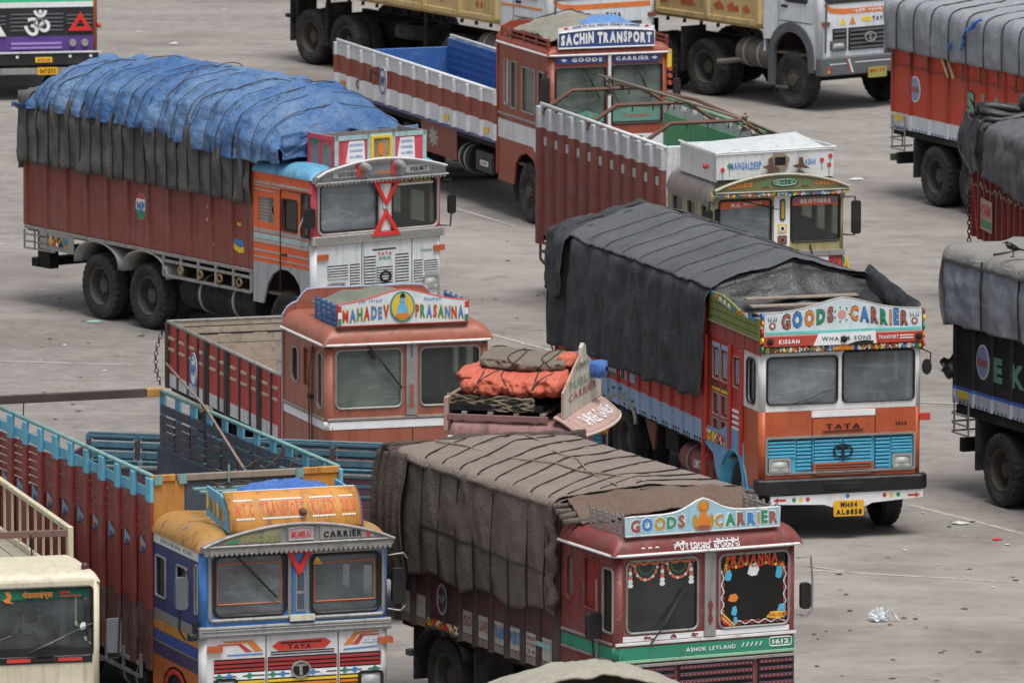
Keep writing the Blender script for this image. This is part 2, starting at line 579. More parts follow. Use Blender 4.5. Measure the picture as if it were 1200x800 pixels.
def mirror(t, side, v, z, zt, zb_, out=.28, hgt=.34, wid=.2, mat=BLACK):
    """side mirror on a tube loop"""
    h = t.W / 2
    x = lambda d: side * (h + d)
    o = MB().tube([(x(0), v, zt), (x(out * .9), v - .12, zt + .02), (x(out), v - .15, (zt + zb_) / 2), (x(out * .9), v - .12, zb_), (x(0), v, zb_)], .014, 6).build('mirror_arm', mat, t.e)
    m = MB().prism(rrect(x(out) - wid / 2, x(out) + wid / 2, z - hgt / 2, z + hgt / 2, .04), lambda a, b, d=0: (a, v - .16 - d, b), .05).build('mirror', mat, t.e, .01)
    MB().prism(rrect(x(out) - wid / 2 + .02, x(out) + wid / 2 - .02, z - hgt / 2 + .02, z + hgt / 2 - .02, .03), lambda a, b, d=0: (a, v - .108 - d, b), .004).build('mirror_glass', CHROME, m)
def dome(t, mat, u0, u1, v0, v1, z0, h, r, name='roof', rb=.05, wav=.0, front=True, seed=0, hf=None, nu=40, nv=36):
    """rounded-edge roof shell standing on z0"""
    def fn(a, b):
        # cluster samples near the edges
        ca = .5 - .5 * math.cos(PI * a); cb = .5 - .5 * math.cos(PI * b)
        u = u0 + (u1 - u0) * ca; v = v0 + (v1 - v0) * cb
        k = 1.0
        for dd, rr in ((u - u0, r), (u1 - u, r), (v - v0, r if front else .001), (v1 - v, rb)):
            if dd < rr:
                k = min(k, 1) * math.sqrt(max(0, 1 - (1 - dd / rr) ** 2))
        z = z0 + h * k
        if hf: z += hf(u, v) * k
        z += wav * k * noise.noise(Vector((u * 2.3, v * 2.1, seed)))
        return t.P(u, v, z)
    mb = MB().grid(fn, nu, nv)
    o = mb.build(name, mat, t.e, smooth=True, recalc=True)
    return o
def interior(t, c, zf, zb, zt, lining=CABIN, seat=SEAT, driver=True, k=.06):
    W = t.W
    t.box('cab_floor', lining, k, W - k, .06, c - .05, zf, zf + .04, 0)
    MB().prism([(k, zf), (W - k, zf), (W - k, zt), (k, zt)], t.Fy(c - .08), .03, [rrect(.25, W - .25, zb + .22, zt - .12, .04)] if zb < 1.45 else ()).build('cab_rear_wall', lining, t.e)
    t.box('dashboard', BLACK, k + .02, W - k - .02, .09, .42, zb - .35, zb - .06, .03)
    for u in (.35, W - .95):
        s = MB().box(u - W / 2, u + .58 - W / 2, .72, 1.24, zb - .55, zb - .33).build('cab_seat', seat, t.e, .05)
        MB().box(u - W / 2, u + .58 - W / 2, 1.18, 1.32, zb - .33, zb + .28).build('seat_back', seat, s, .05)
    CU = paint('light_patch_cloth', 'b4baba', .85, .2)  # pale hangings added in place of bright patches seen through the cab
    for a, b_, d_ in ((W * .30, W * .38, c - .12), (W * .80, W * .90, c - .14)):
        MB().grid(lambda p, q, a=a, b_=b_, d_=d_: Vector(t.P(a + (b_ - a) * p, d_ + .03 * math.sin(p * 9), zb - .2 + (zt - zb + .1) * q)), 12, 2).build('cab_curtain', CU, t.e, smooth=True, solid=.004)
    MB().box(W * .42 - W / 2, W * .62 - W / 2, .16, .34, zb - .06, zb + .10).build('dash_bag', SEAT, t.e, .02)
    mb = MB()
    ux = W - .66
    cen = Vector(t.P(ux, .52, zb + .02))
    ring = []
    for i in range(20):
        a = 2 * PI * i / 20
        ring.append(cen + Vector((.23 * math.cos(a), .17 * math.sin(a), .16 * math.sin(a))))
    mb.tube(ring, .016, 6, True)
    for i in (0, 7, 13):
        mb.tube([cen, ring[i]], .012, 5)
    mb.tube([cen, cen + Vector((0, -.15, -.3))], .03, 6)
    mb.build('steering_wheel', BLACK, t.e, smooth=True)
def side_wall(t, mat, outline, holes, mp, name='cab_side', thick=.035, bevel=0, mats=None, parent=None):
    return MB().prism(outline, mp, thick, holes).build(name, mat, parent or t.e, bevel)

# ---- banded strip: closed box whose side faces change colour at given heights
def band_box(mb, x0, x1, y0, y1, zs, mis):
    n = len(zs); vs = []
    for z in zs:
        vs += [(x0, y0, z), (x1, y0, z), (x1, y1, z), (x0, y1, z)]
    base = len(mb.v)
    mb.v += vs
    for i in range(n - 1):
        for j in range(4):
            a = base + i * 4 + j; b = base + i * 4 + (j + 1) % 4
            mb.f.append((a, b, b + 4, a + 4)); mb.m.append(mis[i])
    mb.f.append(tuple(base + j for j in (3, 2, 1, 0))); mb.m.append(mis[0])
    mb.f.append(tuple(base + (n - 1) * 4 + j for j in range(4))); mb.m.append(mis[-1])

def bay_side(t, side, v0, v1, n, zs, mats, rz=None, rmats=None, ribw=.13, ribd=.07, thick=.03, u=None, pname='side_panel', rname='side_post', recess=0.0, bevel=.006, first=True, jog=0, slots=None):
    """cargo side made of n pressed panels (parts) between ribs (parts). zs = colour band heights"""
    h = t.W / 2
    x = side * h if u is None else u - h
    w_ = (v1 - v0) / n
    mb = MB()
    xi, xo = (x - side * (thick + recess), x - side * recess)
    band_box(mb, min(xi, xo), max(xi, xo), ribw / 2 + .002, w_ - ribw / 2 - .002, zs, list(range(len(zs) - 1)))
    if slots:                                    # pressed lips on every panel
        for z in slots:
            mb.box(min(x - side * recess, x - side * recess + side * .03), max(x - side * recess, x - side * recess + side * .03), w_ * .3, w_ * .75, z, z + .035, len(zs) - 1)
    me = mb.mesh(pname)
    for m in mats: me.materials.append(m)
    rm = rmats or mats; rz = rz or zs
    rb = MB()
    x0, x1 = x - side * (thick + recess), x + side * ribd
    band_box(rb, min(x0, x1), max(x0, x1), -ribw / 2, ribw / 2, rz, list(range(len(rz) - 1)))
    # taper the outer face
    rb.v = [(vx, vy * (.62 if abs(vx - x1) < 1e-6 else 1), vz) for vx, vy, vz in rb.v]
    rme = rb.mesh(rname)
    for m in rm: rme.materials.append(m)
    for i in range(n + 1):
        if i < n:
            o = link(pname, me, parent=t.e, loc=(random.uniform(-jog, jog), v0 + i * w_, 0))
        if i > 0 or first:
            o = link(rname, rme, parent=t.e, loc=(random.uniform(-jog, jog), v0 + i * w_, random.uniform(-jog, jog)))
            if bevel:
                md = o.modifiers.new('b', 'BEVEL'); md.width = bevel; md.segments = 1

def rail(t, pts, r, mat, name='top_rail', n=8):
    return MB().tube([t.P(*p) for p in pts], r, n).build(name, mat, t.e, smooth=True)
def deck(t, v0, v1, z, mat, w=.2, name='deck_plank'):
    n = int((v1 - v0) / w)
    me = None
    for i in range(n):
        if me is None:
            me = MB().box(-t.W / 2 + .05, t.W / 2 - .05, 0, w - .012, z - .04, z).mesh(name); me.materials.append(mat)
        link(name, me, parent=t.e, loc=(0, v0 + i * w, random.uniform(-.004, .004)))
def side_frame(t, v0, v1, z0, z1, mat, side=-1, n=4, name='side_guard'):
    """underrun rails between the axles"""
    h = t.W / 2; x = side * h
    mb = MB()
    for z in (z0, z1):
        mb.bar((x, v0, z), (x, v1, z), .03, .045)
    for i in range(n + 1):
        v = v0 + (v1 - v0) * i / n
        mb.bar((x, v, z0), (x, v, z1 + .12), .035, .05)
    mb.build(name, mat, t.e)
def arch_strip(t, mat, vc, r, z, z_top, side=-1, wid=.3, name='mudguard', out=.02, half=PI, thick=.02):
    h = t.W / 2
    def fn(a, b):
        an = PI * a
        v = vc - r * math.cos(an); zz = z + (z_top - z) * math.sin(an) ** .8
        return (side * (h + out - wid * b), v, zz)
    MB().grid(fn, 16, 1).build(name, mat, t.e, solid=thick, smooth=True)

# ---- cloth draped over a cargo body
class Drape:
    """section: list of (u, z) control points for the bottom of the near side, over the top, to the far bottom; sampled along v"""
    def __init__(s, t, sec, v0, v1, cr=None, wr=.03, seed=0, fold=.03, ff=3.0, sag=0.0, ropes=None, pinch=.03, topn=.02, lump=0.0, hem=.06, folds_bottom=True):
        s.t, s.sec, s.v0, s.v1 = t, sec, v0, v1
        s.cr = wr * 1.1 if cr is None else cr
        s.wr, s.seed, s.fold, s.ff, s.sag, s.ropes, s.pinch, s.topn, s.lump, s.hem = wr, seed, fold, ff, sag, ropes or [], pinch, topn, lump, hem
    def base(s, a, b):
        """a: 0..1 along v, b: 0..1 round the section"""
        sec = s.sec(a) if callable(s.sec) else s.sec
        L = [0]
        for i in range(1, len(sec)):
            L.append(L[-1] + math.dist(sec[i], sec[i - 1]))
        d = b * L[-1]
        i = 1
        while i < len(L) - 1 and d > L[i]: i += 1
        q = (d - L[i - 1]) / max(1e-6, L[i] - L[i - 1])
        u = sec[i - 1][0] * (1 - q) + sec[i][0] * q; z = sec[i - 1][1] * (1 - q) + sec[i][1] * q
        # smooth the corner a little
        du, dz = sec[i][0] - sec[i - 1][0], sec[i][1] - sec[i - 1][1]
        l = math.hypot(du, dz) or 1
        nu_, nz = -dz / l, du / l
        return u, z, nu_, nz, L[-1]
    def pt(s, a, b, off=0.0):
        v = s.v0 + (s.v1 - s.v0) * a
        # average neighbours for rounded edges
        U = Z = NU = NZ = 0
        for db in (-.014, 0, .014):
            u, z, nu_, nz, L = s.base(a, min(1, max(0, b + db)))
            U += u / 3; Z += z / 3; NU += nu_ / 3; NZ += nz / 3
        top = max(0, NZ)
        side = 1 - min(1, top)
        P = Vector((U * 1.1, v, Z * 1.3 + s.seed * 7))
        d = s.wr * noise.fractal(P * 1.9, .8, 2.1, 4)
        if s.cr:
            q1 = noise.noise(Vector((U * 2.1 + v * .8, v * 2.3 - Z, s.seed + 1.3))); q2 = noise.noise(Vector((U * 4.3 - v * 1.9, v * 4.9 + Z * 1.5, s.seed + 7.7)))
            d += s.cr * (.55 - 1.9 * abs(q1) + .30 - 1.1 * abs(q2))
        # vertical folds on the sides, deeper towards the hem
        near = b if b < .5 else 1 - b
        d += side * s.fold * math.sin(v * s.ff * 2 + 1.7 * noise.noise(Vector((v * .9, s.seed, Z * .35)))) * (.45 + .55 * (1 - min(1, near * 3)))
        d += side * s.fold * .6 * noise.noise(Vector((v * 5.1, Z * .7, s.seed + 3)))
        d += top * s.lump * (noise.fractal(Vector((U * 1.3, v * 1.3, s.seed + 9)), .9, 2.1, 3) * .6 + .3 * noise.noise(Vector((U * .5, v * .5, s.seed))))
        for rv in s.ropes:
            q = abs(v - rv)
            if q < .22:
                d -= s.pinch * (1 - q / .22) ** 1.5
        Z -= top * s.sag * (math.sin(v * 2.1) ** 2)
        if b < .03 or b > .97:
            Z += s.hem * noise.noise(Vector((v * 2.6, s.seed, 1.0)))
        d += off
        return Vector(s.t.P(U + NU * d, v, Z + NZ * d))
    def build(s, name, mat, nu, nv, parent=None, **pr):
        mb = MB().grid(lambda a, b: s.pt(a, b), nu, nv)
        return mb.build(name, mat, parent, smooth=True, solid=.012, **pr)
    def rope(s, v, b0=0.0, b1=1.0, n=44, r=.011, off=.02, mat=None, parent=None, slant=0.0, name='rope', taut=.75):
        pts = []
        keep = (s.wr, s.fold, s.lump, s.cr, s.hem); s.wr, s.fold, s.lump, s.cr, s.hem = [k * (1 - taut) for k in keep]; off += keep[0] * taut * .35 + keep[3] * .25 * taut + keep[2] * .35 * taut
        for i in range(n + 1):
            b = b0 + (b1 - b0) * i / n
            a = (v + slant * (i / n - .5) - s.v0) / (s.v1 - s.v0)
            pts.append(s.pt(a, b, off + s.pinch * .4))
        s.wr, s.fold, s.lump, s.cr, s.hem = keep
        return MB().tube(pts, r, 5).build(name, mat or ROPE, parent)
def cover(t, name, label, cat='tarpaulin', group=None):
    """a tarpaulin is a thing of its own lying on a truck: own empty at the same place"""
    e = link(name, None)
    e.location = t.e.location; e.rotation_euler = t.e.rotation_euler
    e['label'] = label; e['category'] = cat
    if group: e['group'] = group
    return e

# ================================================================ ground
def ground():
    m = bpy.data.materials.new('yard_surface'); m.use_nodes = True
    nt = m.node_tree; b = nt.nodes['Principled BSDF']
    v = mapnode(nt, (1, 1, 1), False)
    vx = mapnode(nt, (.6, 1.6, 1), False)
    f1, _ = noise_fac(nt, v, .055, .42, .58, 5, .6)            # broad light and dark fields
    f2, _ = noise_fac(nt, vx, .38, .40, .72, 6, .68)            # patches
    f3, _ = noise_fac(nt, v, 3.0, .35, .8, 6, .75)
    f4, g4 = noise_fac(nt, v, 22, .3, .75, 5, .75)
    f5, _ = noise_fac(nt, v, .9, .60, .70, 5, .7, .6)           # oil spots
    f6, _ = noise_fac(nt, mapnode(nt, (.10, 1.4, 1), False), 1.0, .50, .68, 6, .65, .55)   # drag marks and dried runs
    c = mixc(nt, f1, lin('7c7670', .92), lin('a09890', .93))
    c = mixc(nt, f2, c, lin('6c6660', .95))
    c = mixc(nt, f3, c, lin('a7a29c', .92))
    c = mixc(nt, f6, c, lin('aaa39a', .9))
    c = mixc(nt, f5, c, lin('57524e'))
    mm = nt.nodes.new('ShaderNodeMath'); mm.operation = 'MULTIPLY'; nt.links.new(f4, mm.inputs[0]); mm.inputs[1].default_value = .35
    c = mixc(nt, mm.outputs[0], c, lin('6a645e'))
    vd = nt.nodes.new('ShaderNodeTexNoise'); vd.inputs['Scale'].default_value = .5; vd.inputs['Detail'].default_value = 6; nt.links.new(v, vd.inputs['Vector'])
    vm = nt.nodes.new('ShaderNodeVectorMath'); vm.operation = 'MULTIPLY_ADD'; nt.links.new(vd.outputs['Color'], vm.inputs[0]); vm.inputs[1].default_value = (2.2, 2.2, 0); nt.links.new(v, vm.inputs[2])
    vo = nt.nodes.new('ShaderNodeTexVoronoi'); vo.feature = 'DISTANCE_TO_EDGE'; vo.inputs['Scale'].default_value = .16; nt.links.new(vm.outputs[0], vo.inputs['Vector'])
    vr = nt.nodes.new('ShaderNodeMapRange'); vr.inputs['From Min'].default_value = .0015; vr.inputs['From Max'].default_value = .006; vr.inputs['To Min'].default_value = .16; vr.inputs['To Max'].default_value = 0; nt.links.new(vo.outputs['Distance'], vr.inputs['Value'])
    c = mixc(nt, vr.outputs[0], c, lin('4f4a46'))
    f7, _ = noise_fac(nt, v, .16, .50, .66, 6, .66, .7)         # wide oily bays
    c = mixc(nt, f7, c, lin('68605a'))
    f8, _ = noise_fac(nt, v, 2.2, .68, .74, 3, .7, .45)           # oil drips
    c = mixc(nt, f8, c, lin('3f3b38'))
    nt.links.new(c, b.inputs['Base Color']); b.inputs['Roughness'].default_value = .88
    bp = nt.nodes.new('ShaderNodeBump'); bp.inputs['Strength'].default_value = .35; bp.inputs['Distance'].default_value = .02
    nt.links.new(g4, bp.inputs['Height']); nt.links.new(bp.outputs[0], b.inputs['Normal'])
    mb = MB(); R = 4500
    mb.add([(-R, -300, 0), (R, -300, 0), (R, 2 * R, 0), (-R, 2 * R, 0)], [(0, 1, 2, 3)])
    mb.build('ground', m, kind='structure')
ground()
def gpt(px, py, z=0.0):
    """point of the yard seen at a place of the photograph (1200 x 800)"""
    x, y = px - 600, py - 400
    c, s = math.cos(ROLL), math.sin(ROLL)
    x, y = (x * c + y * s) / 12245.6, -(-x * s + y * c) / 12245.6
    d = (x, math.cos(PITCH) + y * math.sin(PITCH), -math.sin(PITCH) + y * math.cos(PITCH))
    k = (22.791 - z) / -d[2]
    return Vector((d[0] * k, d[1] * k, z))
LINE = paint('worn_line', 'aca7a0', .85, .8, vstreak=False, scale=3)
for i, (a, b, wd) in enumerate((((950, 665), (1215, 679), .10), ((1068, 588), (1230, 628), .12), ((-30, 427), (154, 431), .10), ((560, 388), (648, 411), .10), ((948, 660), (1000, 668), .07), ((526, 243), (604, 266), .10), ((1075, 468), (1125, 470), .09))):
    A, B = gpt(*a), gpt(*b)
    d = (B - A).normalized(); n = Vector((-d.y, d.x, 0))
    mb = MB(); k = 24; vs = []; fs = []
    for j in range(k + 1):
        p = A + (B - A) * j / k
        for s_ in (-1, 1):
            ww = wd * (.5 + .25 * noise.noise(Vector((j * .9, s_, i))))
            vs.append((*(p + n * s_ * ww).xy, .004 + .0008 * i))
        if j: fs.append((2 * j - 2, 2 * j - 1, 2 * j + 1, 2 * j))
    mb.add(vs, fs).build('painted_line', LINE, kind='structure')

# darker oil-soaked bays under and around parked trucks: thin irregular stains on the slab
def stain(px, py, rx, ry, seed, mat):
    c = gpt(px, py)
    k = 40; vs = [(c.x, c.y, .002 + seed * .0003)]
    for i in range(k):
        a = 2 * PI * i / k
        q = 1 + .35 * noise.noise(Vector((math.cos(a) * 1.4, math.sin(a) * 1.4, seed))) + .15 * noise.noise(Vector((math.cos(a) * 5, math.sin(a) * 5, seed)))
        vs.append((c.x + rx * q * math.cos(a), c.y + ry * q * math.sin(a), .002 + seed * .0003))
    return vs, [(0, i + 1, (i + 1) % k + 1) for i in range(k)]

# ================================================================ truck with blue sheeted load, orange and white cab
def fringe(t, mp, u0, u1, z, n, dz, mat, name='fringe', parent=None, arc=None, d=.05):
    mb = MB()
    for i in range(n):
        a0 = u0 + (u1 - u0) * i / n; a1 = u0 + (u1 - u0) * (i + 1) / n
        zz = z + (arc((a0 + a1) / 2) if arc else 0)
        mb.prism([(a0, zz), (a0 + (a1 - a0) * .2, zz - dz * .7), ((a0 + a1) / 2, zz - dz), (a0 + (a1 - a0) * .8, zz - dz * .7), (a1, zz), (a1, zz + .03), (a0, zz + .03)], mp, .01, off=d)
    return mb.build(name, mat, parent or t.e)
def strip(t, mp, a0, a1, b0, b1, mat, name='trim_strip', thick=.015, off=.012, parent=None, bevel=.003):
    return MB().prism([(a0, b0), (a1, b0), (a1, b1), (a0, b1)], mp, thick, off=off).build(name, mat, parent or t.e, bevel)
def poly(t, mp, pts, mat, name, thick=.012, off=.01, parent=None, holes=()):
    return MB().prism(pts, mp, thick, holes, off=off).build(name, mat, parent or t.e)
def tri_sign(t, mp, u, z, w, h, up, name='warning_triangle', mat=RED, wd=.09, off=.07, parent=None):
    s = 1 if up else -1
    o = [(u - w / 2, z - s * h / 2), (u + w / 2, z - s * h / 2), (u, z + s * h / 2)]
    k = 1 - wd * 2 / w * 1.55
    cy = z - s * h / 6
    i = [(u + (p[0] - u) * k, cy + (p[1] - cy) * k) for p in o]
    return MB().prism(o, mp, .03, [i], off=off).build(name, mat, parent or t.e, .004)
def headlamp(t, mp, u0, u1, z0, z1, r=.03, frame=CHROME, off=.0):
    f = MB().prism(rrect(u0, u1, z0, z1, r), mp, .06, [rrect(u0 + .03, u1 - .03, z0 + .03, z1 - .03, r * .7)], off=off + .03).build('headlight', frame, t.e)
    def fn(a, b):
        u = u0 + .03 + (u1 - u0 - .06) * a; z = z0 + .03 + (z1 - z0 - .06) * b
        return mp(u, z, off + .005 + .035 * math.sin(PI * a) * math.sin(PI * b))
    MB().grid(fn, 8, 6).build('lamp_lens', LAMP, f, smooth=True)
    return f
def grille(t, mp, u0, u1, z0, z1, n, mat, bar=.5, name='grille_slat', back=INK, posts=(), parent=None, off=.012):
    b = MB().prism([(u0, z0), (u1, z0), (u1, z1), (u0, z1)], mp, .01, off=.004).build('grille', back, parent or t.e)
    h = (z1 - z0) / n
    for i in range(n):
        mb = MB().prism([(u0, z0 + i * h), (u1, z0 + i * h), (u1, z0 + i * h + h * bar), (u0, z0 + i * h + h * bar)], mp, .012, off=off + .008)
        if parent is None:
            mb.build(name, mat, b)
        else:
            mb.build(name, mat, parent)
    if posts:
        mb = MB()
        for p in posts:
            mb.prism([(p - .015, z0), (p + .015, z0), (p + .015, z1), (p - .015, z1)], mp, .012, off=off + .014)
        mb.build('grille_post', mat, b)
    return b
def bumper(t, mat, z0, z1, u0, u1, v=-.12, d=.14, rb=.03, name='bumper'):
    """bumper bar with its ends swept back"""
    h = t.W / 2
    pts = [(u0 - h, v + .22), (u0 - h + .02, v + .06), (u0 - h + .12, v), (u1 - h - .12, v), (u1 - h - .02, v + .06), (u1 - h, v + .22), (u1 - h - .05, v + .22), (u1 - h - .08, v + d), (u0 - h + .08, v + d), (u0 - h + .05, v + .22)]
    mb = MB().prism(pts, lambda a, b, dd=0: (a, b, z1 + dd), z1 - z0)
    return mb.build(name, mat, t.e, rb)
def corner(t, mat, z0, z1, r=.08, name='corner_post'):
    h = t.W / 2
    for s in (-1, 1):
        def fn(a, b):
            an = a * PI / 2
            return (s * (h - r + r * math.sin(an)), r - r * math.cos(an), z0 + (z1 - z0) * b)
        MB().grid(fn, 8, 1).build(name, mat, t.e, smooth=True, solid=.01)
def front(t, name, z0, z1, mat, holes=(), r=.08, thick=.035, off=0.0):
    return MB().prism([(r, z0), (t.W - r, z0), (t.W - r, z1), (r, z1)], t.F, thick, holes, off=off).build(name, mat, t.e)
def sides(t, name, outline, mat, holes=(), thick=.035, off=0.0):
    a = MB().prism(outline, t.S, thick, holes, off=off).build(name, mat, t.e)
    MB().prism(outline, t.Rr, thick, holes, off=off).build(name, mat, t.e)
    return a
def plank_box(t, name, mat, u0, u1, v0, v1, z0, z1, n=3, gap=.02, th=.025, posts=6, front_open=False, fmat=None):
    """slatted luggage rail on a cab roof"""
    h = (z1 - z0) / n
    g = link(name, None, parent=t.e)
    for i in range(n):
        a, b = z0 + i * h, z0 + (i + 1) * h - gap
        MB().box(u0 - t.W / 2, u0 + th - t.W / 2, v0, v1, a, b).build('rack_slat', mat, g, .004)
        MB().box(u1 - th - t.W / 2, u1 - t.W / 2, v0, v1, a, b).build('rack_slat', mat, g, .004)
    for j in range(posts):
        v = v0 + .02 + (v1 - v0 - .06) * j / max(1, posts - 1)
        for u in (u0 - .015, u1 - .01):
            MB().box(u - t.W / 2, u + .025 - t.W / 2, v, v + .03, z0 - .03, z1 + .01).build('rack_post', fmat or mat, g)
    return g
def board(t, name, mat, u0, u1, z0, ze, zp, v=0.0, pw=.35, frame=None, thick=.03, sharp=1.0, n=24):
    """name board with a hump in the middle"""
    mp = t.Fy(v)
    top = []
    for i in range(n + 1):
        u = u1 + (u0 - u1) * i / n
        x = (u - (u0 + u1) / 2) / pw
        top.append((u, ze + (zp - ze) * math.exp(-abs(x) ** 1.7 * sharp)))
    o = MB().prism([(u0, z0), (u1, z0)] + top, mp, thick).build(name, mat, t.e)
    if frame:
        mb = MB(); mb.tube([mp(a, b, -.01) for a, b in [(u0, z0), (u1, z0)] + top], .014, 6, True); mb.build('board_frame', frame, o)
    return o, mp
LC = [INKBR, INKB, INKO, INKG]           # letter colours
DECO = [INKW, INKR, INKB, INKY, INKG, INKO, INK]
def bunting(mp, u0, u1, z0, z1, n, seed, d=.01, cell=None):
    """hand-painted ornament: small lozenges and discs in many colours"""
    rnd = random.Random(seed); mb = MB()
    for i in range(n):
        u = u0 + (u1 - u0) * (i + .5) / n; w_ = (u1 - u0) / n * .48
        z = (z0 + z1) / 2; hh = (z1 - z0) / 2
        mb.prism([(u - w_, z), (u, z - hh), (u + w_, z), (u, z + hh)], mp, .003, off=d, mi=rnd.randrange(7))
        mb.prism(disc(u - w_, z + hh * .55, w_ * .45, 8, hh * .35), mp, .003, off=d + .002, mi=rnd.randrange(7))
        mb.prism(disc(u - w_, z - hh * .55, w_ * .45, 8, hh * .35), mp, .003, off=d + .002, mi=rnd.randrange(7))
        mb.prism(disc(u, z, w_ * .4, 8, hh * .4), mp, .003, off=d + .004, mi=rnd.randrange(7))
    return mb

def truck_np():
    t = Truck('cargo_truck', 'orange and white truck with red triangles, its brown body loaded high under a blue sheet', -3.073, 159.351, 35.35, 2.42)
    W, c, L = 2.42, 1.63, 8.2
    OR = paint('np_orange', 'e0642c', .45, .35, chip='8a8078', chipamt=.4)
    GR = paint('np_grey', '9fa2a4', .5, .45)
    WH = paint('np_white', 'd3d8da', .42, .35)
    BLU = paint('np_roof_blue', '5f9dbd', .5, .45, chip='c9c9c4', chipamt=.4)
    BR = paint('np_body_brown', '8c4a3f', .6, .55, chip='5a3a34', chipamt=.6, k=.95)
    BRD = paint('np_body_rib', '74403a', .65, .5)
    TRIM = paint('np_studded_trim', 'b9b6b0', .4, .5, metal=.4)
    PINK = paint('np_pink', 'cf4b5c', .5, .35)
    CY = paint('np_pale_blue', 'a3c4c6', .5, .45)
    running_gear(t, .75, (4.69, 6.07), L)
    # cab
    wl, wr = rrect(.14, 1.20, 2.03, 2.77, .09), rrect(1.49, 2.30, 2.03, 2.75, .09)
    front(t, 'front_panel', .72, 1.83, WH)
    front(t, 'window_frame', 1.97, 2.86, PINK, (wl, wr))
    b = t.box('belt_moulding', TRIM, -.03, W + .03, -.05, .03, 1.83, 1.97, .012)
    corner(t, WH, .72, 1.83); corner(t, PINK, 1.97, 2.86)
    w1, w2, w3 = rrect(1.07, 1.49, 2.07, 2.46, .02), rrect(.42, .82, 2.0, 2.48, .02), rrect(.11, .30, 1.95, 2.62, .03)
    sides(t, 'cab_side', [(.08, 1.44), (1.63, 1.44), (1.63, 2.84), (.08, 2.84)], OR, (w1, w2, w3))
    sides(t, 'lower_side_panel', [(.08, 1.02), (.30, 1.02), (.36, 1.18), (.50, 1.31), (.68, 1.38), (.90, 1.38), (1.10, 1.28), (1.25, 1.10), (1.36, .80), (1.63, .80), (1.63, 1.44), (.08, 1.44)], GR)
    pane(t, t.F, .14, 1.20, 2.03, 2.77, .09, glass('np_pale_glass', 'a0a8ac', '98a2a8', .7)); pane(t, t.F, 1.49, 2.30, 2.03, 2.75, .09, GLD)
    for u0, u1 in ((.14, 1.20), (1.49, 2.30)):
        MB().tube([t.F(a, b, .012) for a, b in rrect(u0 - .04, u1 + .04, 1.99, 2.80, .10)], .02, 6, True).build('window_moulding', TRIM, t.e)
    pane(t, t.S, .42, .82, 2.0, 2.48, .02, GLD, name='side_window'); pane(t, t.S, .11, .30, 1.95, 2.62, .03, GL, name='quarter_window')
    g = MB()
    for i in range(9):
        a = 1.07 + i * .0525
        g.bar(t.S(min(a, 1.49), 2.07, -.02), t.S(min(a + .2, 1.49), 2.07 + min(.39, (1.49 - a) * 1.95), -.02), .012, .012)
        g.bar(t.S(a, 2.46, -.02), t.S(min(a + .2, 1.49), 2.46 - min(.39, (1.49 - a) * 1.95), -.02), .012, .012)
    g.build('window_grille', TRIM, t.e)
    MB().tube([t.S(.87, 1.05, .01), t.S(.87, 2.62, .01), t.S(.06, 2.62, .01)], .010, 5).build('door_seam', BLACK, t.e)
    MB().bar(t.S(.80, 1.62, .03), t.S(.68, 1.62, .03), .03, .03).build('door_handle', BLACK, t.e)
    for z0, z1, m in ((1.90, 1.96, GR), (1.80, 1.88, CY), (1.74, 1.79, TRIM), (1.60, 1.63, GR), (1.50, 1.52, GR), (2.66, 2.70, TRIM)):
        strip(t, t.S, .1, 1.62, z0, z1, m, 'side_stripe', .012, .006)
    for z in (2.62, 2.55): strip(t, t.S, 1.02 if z < 2.6 else .9, 1.6, z, z + .02, TRIM, 'side_stripe', .01, .012)
    MB().tube([t.S(.25, 2.25, .0), t.S(.22, 2.1, .10), t.S(.25, 1.8, .06), t.S(.30, 1.78, 0)], .012, 6).build('grab_handle', CHROME, t.e)
    t.box('cab_rear_panel', OR, 0.02, W - .02, c - .03, c, .9, 2.95, 0)
    dome(t, BLU, -.03, W + .03, .0, c + .02, 2.84, .20, .26, wav=.015)
    # arched visor
    VT = paint('visor_steel', '8d8a8a', .45, .5, metal=.3)
    arc = [(W + .0, 2.93)] + [(W - W * i / 16, 2.93 + .19 * math.sin(PI * i / 16) ** .9) for i in range(1, 16)] + [(0, 2.90)]
    vis = MB().prism([(-.02, 2.80), (W + .02, 2.80)] + arc, t.F, .10, off=.10).build('visor', VT, t.e, .01)
    MB().tube([t.F(a, b, .15) for a, b in [(-.02, 2.81), (W + .02, 2.81)]], .016, 6).build('visor_edge', CHROME, vis)
    MB().tube([t.F(a, b + .005, .14) for a, b in arc], .018, 6).build('visor_edge', WHITE, vis)
    fringe(t, t.F, -.02, W + .02, 2.80, 34, .05, STEEL, 'visor_fringe', vis, d=.10)
    for u0, u1, m in ((.30, .80, GR), (.98, 1.42, paint('np_slate', '6a7a86', .5, .4)), (1.66, 2.12, GR)):
        p = MB().prism(rrect(u0, u1, 2.865, 2.985 if u0 != .98 else 3.02, .03), t.F, .012, off=.112).build('visor_plate', m, vis)
        letters(MB(), {.30: 'GOODS', .98: 'CARRIER', 1.66: 'PERMIT'}[u0], t.F, u0 + .1, u1 - .06, 2.885, 2.95, (0,), d=.116).build('visor_lettering', INK if m is GR else INKO, vis)
    for u in (.86, 1.50):
        h_ = MB().lathe([(-.14, 0), (-.14, .04), (.04, .085), (.05, .075), (.0, 0)], 12, 'y', t.P(u, -.16, 3.02)).build('air_horn', CHROME, vis)
        strip(t, t.F, u - .11, u - .05, 2.86, 3.07, RED, 'horn_bracket', .02, .13, vis)
    # pillar between the windows with lamps and triangles
    strip(t, t.F, 1.255, 1.435, 1.98, 2.8, WHITE, 'centre_pillar', .03, .03)
    tri_sign(t, t.F, 1.34, 2.565, .54, .43, False, wd=.075); tri_sign(t, t.F, 1.34, 2.12, .54, .42, True, wd=.075)
